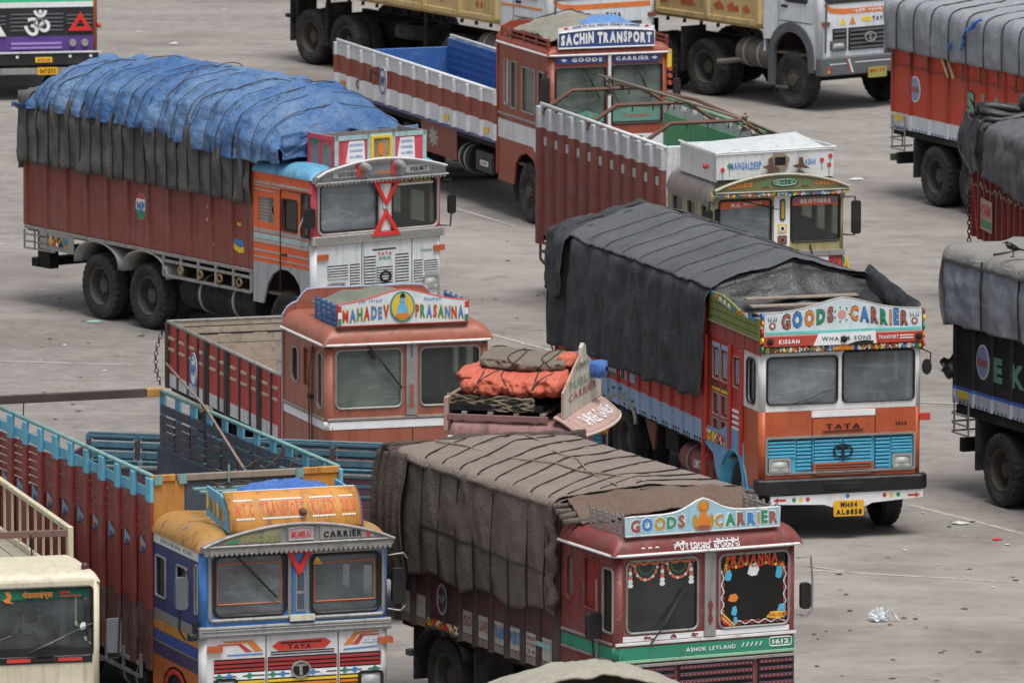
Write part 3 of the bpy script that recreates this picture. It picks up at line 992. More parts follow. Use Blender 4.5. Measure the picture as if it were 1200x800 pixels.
    MB().prism(rrect(1.28, 1.40, 2.33, 2.50, .02), t.F, .03, off=.06).build('marker_lamp', CY, t.e)
    strip(t, t.F, 1.52, 2.27, 2.66, 2.69, INKW, 'sun_strip', .004, -.012)
    letters(MB(), 'SHREE  PRASAD', t.F, 1.56, 2.22, 2.695, 2.745, (0,), d=-.012).build('windscreen_lettering', INKY, t.e)
    for z in (1.88, 1.93):
        fringe(t, t.F, .02, W - .02, z, 44, .02, STEEL, 'stud_row', b, d=.055)
    # grille: vents cut in the white bonnet
    for u0, u1, z0, z1, n in ((.28, .66, 1.30, 1.50, 5), (.70, .88, 1.16, 1.50, 8), (.96, 1.18, 1.14, 1.60, 10), (1.20, 1.50, 1.14, 1.42, 7), (1.55, 1.80, 1.14, 1.60, 10), (1.90, 2.06, 1.16, 1.48, 8), (2.10, 2.36, 1.28, 1.46, 5)):
        grille(t, t.F, u0, u1, z0, z1, n, WH, .5)
    MB().prism(disc(1.35, 1.27, .11, 20, .09), t.F, .02, [disc(1.35, 1.27, .075, 20, .058)], off=.035).build('grille_badge', DARK, t.e)
    strip(t, t.F, 1.12, 1.56, 1.68, 1.705, INK, 'bonnet_slot', .004, .004)
    letters(MB(), 'TATA', t.F, 1.22, 1.48, 1.60, 1.65, (0,), d=.006).build('bonnet_lettering', INKR, t.e)
    letters(MB(), 'SHREE', t.F, 1.24, 1.46, 1.53, 1.58, (0,), d=.006).build('bonnet_lettering', INKG, t.e)
    letters(MB(), 'TURBO', t.F, 2.02, 2.24, 1.60, 1.64, (0,), d=.006).build('bonnet_lettering', INKG, t.e)
    for u in (.92, 1.86): MB().tube([t.F(u, .8, .002), t.F(u, 1.82, .002)], .007, 4).build('bonnet_seam', BLACK, t.e)
    headlamp(t, t.F, .27, .60, 1.02, 1.24); headlamp(t, t.F, 2.06, 2.36, 1.02, 1.24)
    for u in (.08, 2.26): MB().prism(rrect(u, u + .2, 1.60, 1.69, .02), t.F, .04, off=.035).build('indicator', AMB, t.e)
    bumper(t, BLACK, .52, .80, -.02, W + .02)
    mb = MB()
    letters(mb, 'MH 06 K 4321'[:8], t.Fy(-.13), 1.0, 1.42, .58, .66, (0,), d=.006)
    # roof box, open at the top
    bx = link('roof_box', None, parent=t.e)
    fp = t.Fy(-.02)
    MB().prism([(.40, 3.06), (2.10, 3.06), (2.10, 3.49), (.40, 3.49)], fp, .03).build('box_front', PINK, bx)
    for u in (.40, 2.07): MB().box(u - W / 2, u + .03 - W / 2, -.01, .72, 3.0, 3.50).build('box_side', STEEL, bx)
    MB().box(.40 - W / 2, 2.1 - W / 2, 0.70, .73, 3.0, 3.46).build('box_back', STEEL, bx)
    MB().box(.43 - W / 2, 2.07 - W / 2, 0, .70, 2.98, 3.05).build('box_floor', CABIN, bx)
    mb = MB()
    for a, b_ in (((.39, 3.04), (.46, 3.50)), ((2.04, 3.04), (2.11, 3.50)), ((.40, 3.43), (2.10, 3.50)), ((1.0, 3.05), (1.06, 3.5)), ((1.46, 3.05), (1.52, 3.5))):
        mb.prism([(a[0], a[1]), (b_[0], a[1]), (b_[0], b_[1]), (a[0], b_[1])], fp, .012, off=.012)
    mb.build('box_moulding', CY, bx)
    for u0, u1 in ((.60, .96), (1.56, 1.90)):
        MB().prism([(u0, 3.08), (u1, 3.08), (u1 - .02, 3.41), (u0 + .06, 3.41)], fp, .005, off=.008).build('notice_panel', INKW, bx)
        for q in range(3): letters(MB(), ['GOODS', 'CARRIER', 'ALL INDIA'][q], fp, u0 + .07, u1 - .05, 3.33 - q * .09, 3.37 - q * .09, (0,), d=.012).build('notice_lettering', INKB, bx)
    p = MB().prism(rrect(1.06, 1.46, 3.09, 3.47, .02), fp, .03, [rrect(1.11, 1.41, 3.13, 3.43, .02)], off=.03).build('picture_frame', INKY, bx)
    MB().prism(rrect(1.10, 1.42, 3.12, 3.44, .02), fp, .004, off=.008).build('picture', paint('np_picture', 'a08f70', .4, .5), p)
    MB().prism(disc(1.26, 3.26, .06, 14, .10), fp, .004, off=.014).build('picture_figure', INKO, p)
    sp = MB()
    for v in (.0, .33, .64):
        sp.box(.40 - W / 2 - .02, .40 - W / 2, v, v + .06, 3.02, 3.50)
    sp.box(.40 - W / 2 - .021, .40 - W / 2 - .001, 0, .70, 3.43, 3.50)
    sp.build('box_moulding', PINK, bx)
    for q, v in enumerate((.07, .40)):
        MB().prism([(v, 3.43), (v + .22, 3.43), (v + .18, 3.36), (v + .04, 3.36)], lambda a, b_, d=0: t.P(.40 - .015 - d, a, b_), .006).build('box_ornament', (PINK, INKG, INKY)[q], bx)
    # mirrors
    mirror(t, -1, .05, 2.28, 2.62, 1.95, .12, .30, .20); mirror(t, 1, .05, 2.32, 2.68, 1.98, .13, .30, .14)
    interior(t, c, .95, 1.97, 2.85)
    # body
    bay_side(t, -1, 1.70, L, 11, [1.29, 3.15], [BR], ribw=.12, ribd=.0, recess=.05)
    bay_side(t, 1, 1.70, L, 11, [1.29, 3.15], [BR], ribw=.12, ribd=.0, recess=.05)
    t.box('tailgate', BR, .05, W - .05, L, L + .06, 1.29, 3.1)
    t.box('headboard', BR, .03, W - .03, 1.655, 1.69, 1.29, 3.2)
    t.box('load_floor', DARK, .05, W - .05, 1.70, L, 1.2, 1.28)
    t.box('sill', STEEL, -.012, .04, 1.66, L, 1.235, 1.285, .004)
    # lower rails and mudguards in pale steel
    side_frame(t, 1.68, 4.15, .93, 1.16, STEEL, n=5)
    for i in range(4):
        v = 2.0 + i * .55
        MB().lathe([(-.0, .05), (-.03, .05), (-.03, .07), (.0, .07)], 12, 'x', t.P(0, v, 1.05)).build('ring_ornament', paint('ochre_paint', '94794e', .6, .5), t.e)
    for vc in (4.69, 6.07): arch_strip(t, STEEL, vc, .64, .86, 1.24, wid=.62)
    for vc in (4.69, 6.07): arch_strip(t, STEEL, vc, .64, .86, 1.24, side=1, wid=.62)
    strip(t, t.S, 6.75, 7.75, .96, 1.24, STEEL, 'mudguard_panel', .02, .01)
    bunting(t.S, 6.95, 7.45, 1.03, 1.2, 4, 5, .024).build('mudguard_ornament', DECO, t.e)
    mb = MB()
    for z in (.94, 1.05, 1.16): mb.bar(t.P(0, 7.3, z), t.P(0, L, z - .02), .02, .03)
    for v in (7.5, 7.9, L): mb.bar(t.P(0, v, .92), t.P(0, v, 1.22), .02, .03)
    mb.build('rear_guard', STEEL, t.e)
    t.box('rear_crossbeam', DARK, .1, W - .1, L - .25, L - .05, .62, .76)
    t.box('rear_bracket', DARK, .12, .30, L - .55, L - .2, .62, 1.2)
    barrel(t, 1.62, 3.75, .72, .30, DARK, name='air_tank')
    # marks on the body
    o = MB().prism(disc(4.87, 1.93, .15, 20, .21), t.S, .004, off=-.044).build('body_emblem', INKW, t.e)
    MB().prism([p for p in disc(4.87, 1.93, .145, 20, .205) if p[1] < 1.87], t.S, .003, off=-.041).build('emblem_band', INKG, o)
    MB().prism([p for p in disc(4.87, 1.93, .145, 20, .205) if p[1] > 2.0], t.S, .003, off=-.041).build('emblem_band', INKR, o)
    letters(MB(), 'P·N'[::-1].replace('·', ''), lambda a, b_, d=0: t.S(9.74 - a, b_, d), 4.76, 4.98, 1.86, 2.0, (0,), d=-.036, bold=.05).build('emblem_lettering', INKB, o)
    rnd = random.Random(3)
    for (v, z, s, m) in ((2.95, 2.12, .06, INKY), (2.92, 1.92, .10, CY), (2.1, 1.95, .06, INKY), (2.12, 1.66, .16, INKB), (2.12, 1.58, .17, INKY), (2.85, 1.55, .06, paint('lilac', '9a8aa8', .6, .3))):
        MB().prism([(v - s, z - s * .35), (v - s * .2, z - s * .5), (v + s, z - s * .1), (v + s * .8, z + s * .4), (v - s * .1, z + s * .2), (v - s * .8, z + s * .3)], t.S, .004, off=-.044).build('painted_mark', m, t.e)
    # ---- dark side sheet and blue top sheet
    cv = cover(t, 'canvas_side_sheet', 'dark grey canvas hanging down the sides of the load below the blue sheet')
    ropes = [1.75 + i * .31 for i in range(21)]
    CAN = cloth('dark_canvas', '605e5a', '72706b', k=.95, wr=.6, scale=2.4)
    Z0 = 2.30
    d1 = Drape(t, [(-.07, Z0), (-.09, 3.15), (-.03, 3.42), (.6, 3.5), (1.8, 3.5), (W + .03, 3.40), (W + .09, 3.15), (W + .07, Z0)], 1.64, 8.27, wr=.05, seed=2, fold=.010, ff=5, ropes=ropes[::1], pinch=.022, hem=.05)
    d1.build('canvas', CAN, 150, 50, cv)
    # closed rear end
    MB().grid(lambda a, b_: Vector(t.P(-.07 + (W + .14) * a, 8.27 + .05 * noise.noise(Vector((a * 5, b_ * 3, 2))), Z0 - .1 + (3.55 - Z0) * b_)), 20, 10).build('rear_flap', CAN, cv, smooth=True, solid=.01)
    bc = cover(t, 'blue_sheet', 'lumpy bright blue plastic sheet roped over the top of the tall load')
    BL = cloth('blue_plastic', '2f68a8', '7c9fc6', k=.9, wr=.9, scale=1.6, patch=1.0, rough=.5)
    def sec(a):
        e = min(1, a * 7 + .04); f_ = 1.0 - max(0, (a - .90) / .10) ** 2.4
        hgt = 3.38 + (.42 * math.sin(e * PI / 2) + .22 * math.sin(PI * min(1, a * .85 + .05)) ** 1.2) * f_
        zb = 3.18 if a < .93 else 3.22
        zb -= .20 * max(0, min(1, (a - .5) / .25))
        return [(-.13, zb), (-.14, 3.30), (.02, hgt - .28), (.40, hgt - .04), (1.2, hgt + .10), (1.95, hgt), (W - .1, hgt - .25), (W + .12, 3.3), (W + .12, 3.15)]
    class D2(Drape):
        pass
    bl_ropes = [1.1 + i * .44 for i in range(17)]
    d2 = Drape(t, sec, 8.35, .74, wr=.05, cr=.045, seed=5, fold=.02, ff=4.5, ropes=bl_ropes, pinch=.08, lump=.13, hem=.03)
    d2.build('plastic_sheet', BL, 300, 120, bc)
    for v in bl_ropes:
        d2.rope(v, .0, 1, n=90, r=.007, off=-.03, parent=bc, slant=.25 * math.sin(v * 5))
    for i in range(3):
        v = 2.6 + i * 1.9
        d2.rope(v, .12, .8, n=90, r=.008, off=-.02, parent=bc, slant=1.2 if i % 2 else -1.3)
    for v in ropes:
        d1.rope(v, 0, .30, n=18, r=.012, off=.014, parent=cv, mat=DARK)
        d1.rope(v + .02, .80, 1, n=8, r=.009, off=.012, parent=cv)
    # front fall of the blue sheet behind the roof box
    MB().grid(lambda a, b_: Vector(t.P(-.05 + (W + .15) * a, 0.80 - .05 * b_ + .06 * noise.fractal(Vector((a * 5, b_ * 3, 7)), .8, 2, 3), 3.48 - .40 * b_ + .05 * noise.noise(Vector((a * 4, 1, 4))))), 40, 14).build('sheet_front', BL, bc, smooth=True, solid=.01)
truck_np()

# ================================================================ dark sheeted truck, orange cab, GOODS CARRIER board
def truck_e():
    t = Truck('cargo_truck', 'orange truck with blue grille and yellow plate, goods carrier board, dark sheeted load', 3.415, 142.249, 17.23, 2.35)
    W, c, L = 2.35, 2.36, 9.3
    OR = paint('kissan_orange', 'b4552f', .38, .3, chip='5a4a44', chipamt=.5)
    RD = paint('kissan_red', 'b5392c', .5, .35, chip='6a3a34', chipamt=.5)
    WHT = paint('kissan_white', 'dfe0de', .4, .32)
    GRN = paint('kissan_green', '74853a', .6, .45, chip='4d5a34', chipamt=.7)
    BOARD = paint('kissan_board', 'cfdcdf', .45, .2)
    TQ = paint('turquoise', '6fc9c0', .5, .25)
    MAR = paint('tank_maroon', '7c3a34', .5, .35)
    LB = paint('kissan_pale_blue', '98b4d4', .5, .45, chip='6a7484', chipamt=.5)
    running_gear(t, .98, (6.25, 7.6), L, r=.52, fw=.2)
    front(t, 'front_panel', .70, 1.80, OR, (rrect(.09, 2.26, .93, 1.44, .03),))
    front(t, 'window_frame', 1.80, 2.70, WHT, (rrect(.10, 1.12, 1.90, 2.55, .06), rrect(1.20, 2.24, 1.90, 2.60, .06)))
    corner(t, OR, .70, 1.80); corner(t, WHT, 1.80, 2.70)
    pane(t, t.F, .10, 1.12, 1.90, 2.55, .06, glass('grey_glass', 'a0a6aa', '9aa2a7', .66)); pane(t, t.F, 1.20, 2.24, 1.90, 2.60, .06, glass('grey_glass_clear', 'a0a6aa', '959da2', .48))
    # recess behind the grille, slats and lamps
    t.box('grille_recess', CYAN, .09, 2.26, .03, .05, .93, 1.44, 0)
    g = MB().prism(rrect(.08, 2.27, .92, 1.45, .04), t.F, .03, [rrect(.11, 2.24, .95, 1.42, .03)], off=.015).build('grille_frame', STEEL, t.e)
    for u0, u1, z0, z1, n in ((.12, .52, 1.16, 1.40, 5), (.54, .76, .98, 1.40, 8), (.80, 1.20, 1.06, 1.40, 7), (1.22, 1.63, 1.06, 1.40, 7), (1.69, 1.90, .98, 1.40, 8), (1.92, 2.22, 1.18, 1.40, 5)):
        for i in range(n):
            h_ = (z1 - z0) / n
            MB().prism([(u0, z0 + i * h_), (u1, z0 + i * h_), (u1, z0 + (i + .62) * h_), (u0, z0 + (i + .62) * h_)], t.F, .02, off=-.005).build('grille_slat', CYAN, g)
        MB().prism([(u0, z0), (u1, z0), (u1, z1), (u0, z1)], t.F, .004, off=-.024).build('grille_shade', INK, g)
    strip(t, t.F, .78, 1.66, .86, 1.06, OR, 'lower_grille', .02, .0)
    grille(t, t.F, .82, 1.62, .89, 1.03, 4, paint('kissan_grille_orange', 'a85a3a', .5, .4), .5, off=.002)
    headlamp(t, t.F, .13, .45, .95, 1.15, off=-.01); headlamp(t, t.F, 1.93, 2.22, .95, 1.15, off=-.01)
    strip(t, t.F, .75, 1.68, 1.70, 1.79, INKW, 'bonnet_plate', .01, .008)
    for u in (.76, 1.68): MB().tube([t.F(u, .86, .003), t.F(u, 1.80, .003)], .006, 4).build('bonnet_seam', BLACK, t.e)
    letters(MB(), 'TATA', t.F, .96, 1.46, 1.53, 1.60, (0,), d=.012).build('badge_lettering', DARK, t.e)
    MB().bar(t.F(.92, 1.50, .01), t.F(1.5, 1.505, .01), .012, .012).build('badge_bar', DARK, t.e)
    letters(MB(), '1613', t.F, 1.98, 2.14, 1.55, 1.60, (0,), d=.008).build('badge_lettering', DARK, t.e)
    bd = MB().prism(disc(1.21, 1.22, .145, 24, .10), t.F, .015, [disc(1.21, 1.22, .125, 24, .082)], off=.02).build('round_badge', DARK, t.e)
    letters(MB(), 'T', t.F, 1.13, 1.29, 1.15, 1.285, (0,), d=.014).build('badge_letter', DARK, bd)
    bumper(t, BLACK, .66, .87, -.08, W + .08, v=-.16, d=.18, rb=.035)
    t.box('bumper_recess', DARK, .88, 1.46, -.175, -.15, .70, .80, .01)
    s = MB().prism([(.12, .53), (.90, .50), (1.02, .46), (1.52, .46), (1.6, .50), (2.34, .55), (2.34, .66), (.12, .64)], t.Fy(-.13), .02).build('bumper_valance', INKW, t.e)
    mpv = t.Fy(-.13)
    for u, z, m in ((.56, .585, INKY), (.66, .585, INKR), (.46, .585, INKG), (1.78, .60, INKR), (1.88, .60, INKY), (1.98, .60, INKG), (1.24, .61, INKB)):
        MB().prism(disc(u, z, .03, 10), mpv, .004, off=.004).build('painted_dot', m, s)
    for u, sg in ((.18, -1), (2.28, 1)):
        a = u; MB().prism([(a + sg * .02, .585), (a - sg * .05, .62), (a - sg * .05, .60), (a - sg * .16, .60), (a - sg * .16, .572), (a - sg * .05, .572), (a - sg * .05, .55)], mpv, .004, off=.004).build('painted_arrow', INKR, s)
    pl = MB().prism(rrect(1.03, 1.47, .33, .55, .02), t.Fy(-.16), .012).build('number_plate', YEL, t.e, .004)
    mb = letters(MB(), 'MH04', t.Fy(-.16), 1.13, 1.37, .455, .53, (0,), d=.004, bold=.04)
    letters(mb, 'AL8858', t.Fy(-.16), 1.06, 1.44, .355, .43, (0,), d=.004, bold=.04).build('plate_lettering', INK, pl)
    for v in ((.4, .9),): t.box('radiator', DARK, .5, 1.9, .1, .3, .45, .95)
    # valance, red band and board
    va = t.box('patterned_valance', INK, .02, W, -.06, -.03, 2.62, 2.71, .004)
    bunting(t.Fy(-.06), .05, W - .02, 2.625, 2.705, 46, 11, .006).build('painted_pattern', DECO, va)
    MB().prism([(1.18 + .16 * math.cos(a), 2.64 + .07 * math.sin(a)) for a in [i * PI / 8 for i in range(9)]], t.Fy(-.06), .01, off=.016).build('painted_flower', INKO, va)
    RB = t.box('red_name_band', paint('kissan_band', 'b8412f', .5, .3), .02, W, -.08, -.03, 2.71, 2.86, .006)
    f2 = t.Fy(-.08)
    MB().prism([(.74, 2.71), (1.66, 2.715), (1.64, 2.885), (.82, 2.875)], f2, .01, off=.008).build('name_plate', INKW, RB)
    letters(MB(), 'KISSAN', f2, .24, .54, 2.75, 2.81, (0,), d=.006, bold=.045).build('band_lettering', INKW, RB)
    letters(MB(), 'WHAJI & SONS', f2, .86, 1.58, 2.755, 2.83, (0,), d=.012, bold=.02).build('band_lettering', paint('slate_ink', '3c5a66', .5, .1), RB)
    MB().prism([(1.24, 2.712), (1.36, 2.75), (1.50, 2.765), (1.62, 2.75), (1.6, 2.712)], f2, .006, off=.016).build('torn_corner', INK, RB)
    letters(MB(), 'TRANSPORT', f2, 1.69, 1.98, 2.77, 2.82, (0,), d=.006, bold=.03).build('band_lettering', INKW, RB)
    for q in (0, 1): strip(t, f2, 2.0, 2.2, 2.765 + q * .035, 2.78 + q * .035, INKW, 'small_lettering', .004, .005, RB)
    for u in (.11, 1.18, 2.27): MB().lathe([(0, 0), (0, .045), (-.03, .045), (-.045, .02), (-.045, 0)], 12, 'y', t.P(u, -.09, 2.79)).build('band_lamp', DARK, RB)
    BD, fb = board(t, 'name_board', BOARD, .03, W - .02, 2.86, 3.17, 3.36, v=-.06, pw=.52, frame=STEEL)
    strip(t, fb, .05, W - .04, 2.875, 2.92, TQ, 'board_band', .004, .005, BD)
    lift = lambda t0, t1: (lambda x: .10 * math.exp(-(((t0 + (t1 - t0) * x) - 1.18) / .52) ** 2))
    mb = MB(); letters(mb, 'GOODS', fb, .28, 1.04, 2.93, 3.165, (0, 1, 2, 3), bold=.075, d=.003, arc=lift(.30, 1.03)); mb.m = [0] * len(mb.m)
    mb2 = MB(); letters(mb2, 'CARRIER', fb, 1.28, 2.13, 2.93, 3.165, (0,), bold=.075, d=.003, arc=lift(1.28, 2.12))
    mb.build('board_lettering_shadow', INK, BD); mb2.build('board_lettering_shadow', INK, BD)
    letters(MB(), 'GOODS', fb, .29, 1.03, 2.94, 3.155, (0, 1, 2, 3, 0), bold=.045, d=.006, arc=lift(.30, 1.03)).build('board_lettering', [INKBR, INKB, INKO, INKG], BD)
    letters(MB(), 'CARRIER', fb, 1.285, 2.12, 2.94, 3.155, (0, 1, 2, 3, 0, 1, 2), bold=.045, d=.006, arc=lift(1.28, 2.12)).build('board_lettering', [INKO, INKB, INKBR, INKG], BD)
    MB().prism(disc(1.16, 3.13, .06, 14), fb, .004, off=.006).build('board_flower', paint('rose_pink', 'd99a90', .5, .2), BD)
    mb = MB()
    for i in range(7):
        a = i * 2 * PI / 7; mb.prism(disc(1.16 + .11 * math.cos(a), 3.13 + .1 * math.sin(a), .014, 6), fb, .004, off=.006)
    mb.build('board_leaf', INKG, BD)
    for u in (.15, 2.22):
        MB().prism(disc(u, 3.0, .05, 12), fb, .004, off=.006).build('board_flower', INKBR, BD)
        MB().prism(disc(u, 3.0, .022, 10), fb, .004, off=.010).build('board_flower_heart', INKW, BD)
        mb = MB()
        for q in (-.05, -.02, .02, .05): mb.prism([(u + q - .008, 3.06), (u + q + .008, 3.06), (u + q * 1.3, 3.13)], fb, .003, off=.006)
        mb.build('board_leaf', INK, BD)
    # side boards: green above, red below, carved red body side behind the white cab corner
    for sd in (t.S, t.Rr):
        sc_ = [(0.0, 2.80), (2.16, 2.80), (2.16, 3.22), (1.6, 3.22), (1.2, 3.17), (.8, 3.10), (.4, 3.06), (.0, 3.10)]
        g = MB().prism(sc_, sd, .03, off=.03).build('green_side_board', GRN, t.e)
        for q in range(3):
            MB().prism([(.02, 2.88 + q * .1), (2.14, 2.88 + q * .1), (2.14, 2.888 + q * .1), (.02, 2.888 + q * .1)], sd, .004, off=.032).build('board_joint', INK, g)
        bt = MB(); bunting(sd, .05, 2.1, 3.05, 3.12, 22, 21, .036); 
        mb = MB(); rnd = random.Random(4)
        for q in range(11):
            v = .08 + q * .19; z = (3.02 if v < 1 else 3.02 + (v - 1) * .12) + .02
            mb.prism([(v, z), (v + .08, z + .03), (v + .15, z), (v + .1, z + .08), (v + .02, z + .07)], sd, .003, off=.034, mi=rnd.choice([0, 2, 2, 5]))
        mb.build('painted_pattern', DECO, g)
        r_ = MB().prism([(0, 2.585), (2.2, 2.585), (2.2, 2.795), (0, 2.795)], sd, .03, off=.02).build('red_side_board', paint('kissan_red_plank', '9c4238', .6, .45), t.e, .004)
        for q in range(5): MB().prism([(.2 + q * .42, 2.59), (.208 + q * .42, 2.59), (.208 + q * .42, 2.79), (.2 + q * .42, 2.79)], sd, .003, off=.023).build('board_joint', INK, r_)
        strip(t, sd, 0, 2.2, 2.795, 2.81, STEEL, 'side_moulding', .012, .04)
    wins = [rrect(.20, .56, 1.88, 2.50, .10)]
    sides(t, 'cab_side', [(.08, 1.80), (.72, 1.80), (.72, 2.70), (.08, 2.70)], WHT, wins)
    sides(t, 'lower_side_panel', [(.08, .72), (.62, .72), (.68, .95), (.72, 1.05), (.72, 1.80), (.08, 1.80)], OR)
    pane(t, t.S, .20, .56, 1.88, 2.50, .10, GLD, name='quarter_window')
    hh = [rrect(a, a + .26, b0, b0 + h0, .01) for a in (1.42, 1.78) for b0, h0 in ((2.02, .42), (1.52, .28), (1.16, .28))] + [rrect(.86, 1.14, 2.02, 2.42, .01)]
    sides(t, 'carved_body_side', [(.72, 1.20), (1.0, 1.36), (1.4, 1.36), (1.75, 1.20), (2.0, 1.05), (2.40, 1.05), (2.40, 2.58), (.72, 2.58)], RD, hh, .04)
    for h_, m in zip(hh, [paint('panel_blue', '47708c', .5, .4), STEEL, STEEL, paint('panel_blue', '47708c'), STEEL, STEEL, RUST]):
        b0 = min(p[1] for p in h_); b1 = max(p[1] for p in h_); a0 = min(p[0] for p in h_); a1 = max(p[0] for p in h_)
        MB().prism(rrect(a0 + .02, a1 - .02, b0 + .02, b1 - .02, .01), t.S, .01, off=-.035).build('side_window', GLD if m is not STEEL else m, t.e)
        MB().tube([t.S(a, b_, .006) for a, b_ in rrect(a0 - .015, a1 + .015, b0 - .015, b1 + .015, .02)], .012, 5, True).build('window_moulding', STEEL, t.e)
        if h_[0][1] > 2.3:
            mb = MB()
            for q in range(3): mb.bar(t.S(a0 + .05 + q * .08, b0 + .03, -.02), t.S(a0 + .12 + q * .05, b1 - .03, -.02), .014, .014)
            mb.build('window_bar', paint('pale_blue_bar', '9cc3d8', .5, .3), t.e)
    for v in (.74, 1.24, 2.30): MB().bar(t.S(v, 1.1, .03), t.S(v, 2.57, .03), .05, .06).build('body_post', RD, t.e, .01)
    for z, m in ((2.49, LB), (1.92, RUST), (1.88, INKY)):
        for a in (1.36, 1.76): strip(t, t.S, a, a + .32, z - .03, z + .03, m, 'painted_rail', .012, .012)
    for z in (1.16, 1.24, 1.32, 1.4): strip(t, t.S, .80, 1.18, z + .25, z + .29, INKW if int(z * 100) % 16 else INKY, 'painted_rail', .012, .012)
    # arch in blue with white ornament
    sides(t, 'wheel_arch_panel', [(.62, .60), (.70, .60), (.76, .85), (.90, 1.04), (1.12, 1.12), (1.36, 1.06), (1.56, .92), (1.72, .70), (1.78, .60), (2.40, .60) if False else (1.90, .72), (2.0, .95), (2.4, 1.05), (2.4, 1.30), (1.75, 1.30), (1.4, 1.42), (1.0, 1.42), (.72, 1.28), (.66, 1.0)], paint('arch_blue', '6aa0cc', .5, .35), (), .03, .012)
    bunting(t.S, 1.5, 2.38, 1.10, 1.27, 8, 8, .02).build('painted_pattern', DECO, t.e)
    arch_strip(t, CYAN, 1.10, .60, .52, 1.12, wid=.5, half=PI)
    MB().bar(t.S(2.40, .55, .02), t.S(2.40, 2.58, .02), .05, .05).build('body_post', RD, t.e)
    # fold-out cab roof deck, plank floor, dark sheet rolled on it
    t.box('cab_rear_panel', RD, .02, W - .02, c - .02, c + .01, .8, 3.15, 0)
    for q in range(11):
        t.box('roof_plank', WOODG, .04, W - .06, .02 + q * .2, .02 + q * .2 + .188, 2.87 + .16 * 0, 2.90 + random.uniform(0, .008), .004)
    for q in range(3): t.box('loose_plank', WOODG, .15 + .1 * q, 1.7 + .15 * q, .55 + q * .55, .70 + q * .55, 3.06 + q * .03, 3.09 + q * .03, .006)
    t.box('cab_ceiling', WHT, .05, W - .05, .05, c - .05, 2.66, 2.69, 0)
    interior(t, c, .95, 1.86, 2.66, lining=paint('cab_teal', '4d5a5a', .8, .3))
    t.box('red_curtain', paint('curtain_red', 'b84a42', .8, .2), 1.83, 1.97, .10, .13, 1.92, 2.56, .01)
    wiper(t, t.F, .42, 1.90, .86, 2.04, .42)
    MB().tube([t.P(W, .02, 2.6), t.P(W + .1, -.1, 2.55), t.P(W + .08, -.12, 2.38)], .012, 5).build('mirror_arm', BLACK, t.e)
    MB().prism(disc(W + .04, 2.36, .07, 14, .11), t.Fy(-.12), .03).build('mirror', BLACK, t.e)
    for i, z in enumerate((2.68, 2.80, 2.92, 3.04, 3.14)):
        MB().lathe([(0, 0), (-.03, .03), (-.03, .045), (0, .045)], 8, 'x', t.P(W + .02, -.05, z)).build('tassel', [INKR, INKO, INKG, INKY, INKBR][i], t.e)
        MB().lathe([(0, 0), (.03, .03), (.03, .045), (0, .045)], 8, 'x', t.P(-.01, -.05, z)).build('tassel', [INKG, INKY, INKR, INKO, INKB][i], t.e)
    MB().prism(rrect(W - .02, W + .13, 1.60, 1.70, .01), t.Fy(.0), .04, off=.02).build('indicator', INKR, t.e)
    # body
    bay_side(t, -1, 2.45, L, 14, [1.02, 1.34, 3.0], [LB, RD], ribw=.10, ribd=.035, recess=.0)
    bay_side(t, 1, 2.45, L, 14, [1.02, 1.34, 3.0], [LB, RD], ribw=.10, ribd=.035, recess=.0)
    t.box('tailgate', RD, .05, W - .05, L, L + .06, 1.02, 2.9)
    t.box('load_floor', DARK, .05, W - .05, 2.42, L, .96, 1.01)
    for vc in (6.25, 7.6): arch_strip(t, paint('arch_cream', 'a9a592', .6, .5), vc, .68, .84, 1.16, wid=.04, out=.015, thick=.06)
    strip(t, t.S, 6.5, 7.0, 1.40, 1.55, paint('strip_ink_green', '3d6a5c', .5, .3), 'name_strip', .01, .004)
    mpl = lambda a, b_, d=0: t.S(13.5 - a, b_, d)
    o = MB().prism([(6.12, 1.42), (6.95, 1.42), (6.95, 1.62), (6.12, 1.62)], t.S, .01, off=.008).build('name_plate', paint('plate_green', '2f5a50', .5, .3), t.e)
    letters(MB(), 'BHARAT', mpl, 6.60, 7.32, 1.45, 1.59, (0,), d=.012, bold=.05).build('plate_lettering', INKW, o)
    MB().prism([(5.6, 1.42), (6.05, 1.42), (6.05, 1.60), (5.6, 1.60)], t.S, .01, off=.008).build('name_plate', LB, t.e)
    mb = MB()
    for q in range(30): mb.prism(disc(2.6 + q * .12, 1.06, .028, 6), t.S, .004, off=.008)
    mb.build('painted_beading', INK, t.e)
    fl = MB()
    for vc in (6.25,):
        for q in range(9):
            a = PI * q / 8; fl.prism(disc(vc + .82 * math.cos(a), .92 + .34 * math.sin(a), .05, 7, .02), t.S, .004, off=.02)
    fl.build('painted_scroll', INK, t.e)
    barrel(t, 2.15, 3.65, .66, .21, MAR, name='fuel_tank')
    letters(MB(), 'LIMIT', lambda a, b_, d=0: t.P(.02 - d, 2.9 - a, b_), 0, .3, .62, .74, (0,), d=.02).build('tank_lettering', INKW, t.e)
    barrel(t, 4.0, 4.9, .68, .2, DARK, side=1, name='air_tank')
    t.box('spare_bracket', DARK, .2, .9, 4.2, 4.8, .6, .95)
    MB().prism([(5.0, .55), (5.06, .55), (5.5, 1.0), (4.9, 1.0)], t.S, .03, off=-.1).build('mudflap', paint('flap_maroon', '6e4038', .7, .4), t.e)
    # dark sheet
    cv = cover(t, 'dark_canvas_sheet', 'smooth charcoal canvas with gabled top covering the load of the orange blue-grilled truck')
    CAN = cloth('charcoal_canvas', '32363c', '474b51', k=.85, wr=.6, scale=1.5, patch=.6, rough=.75)
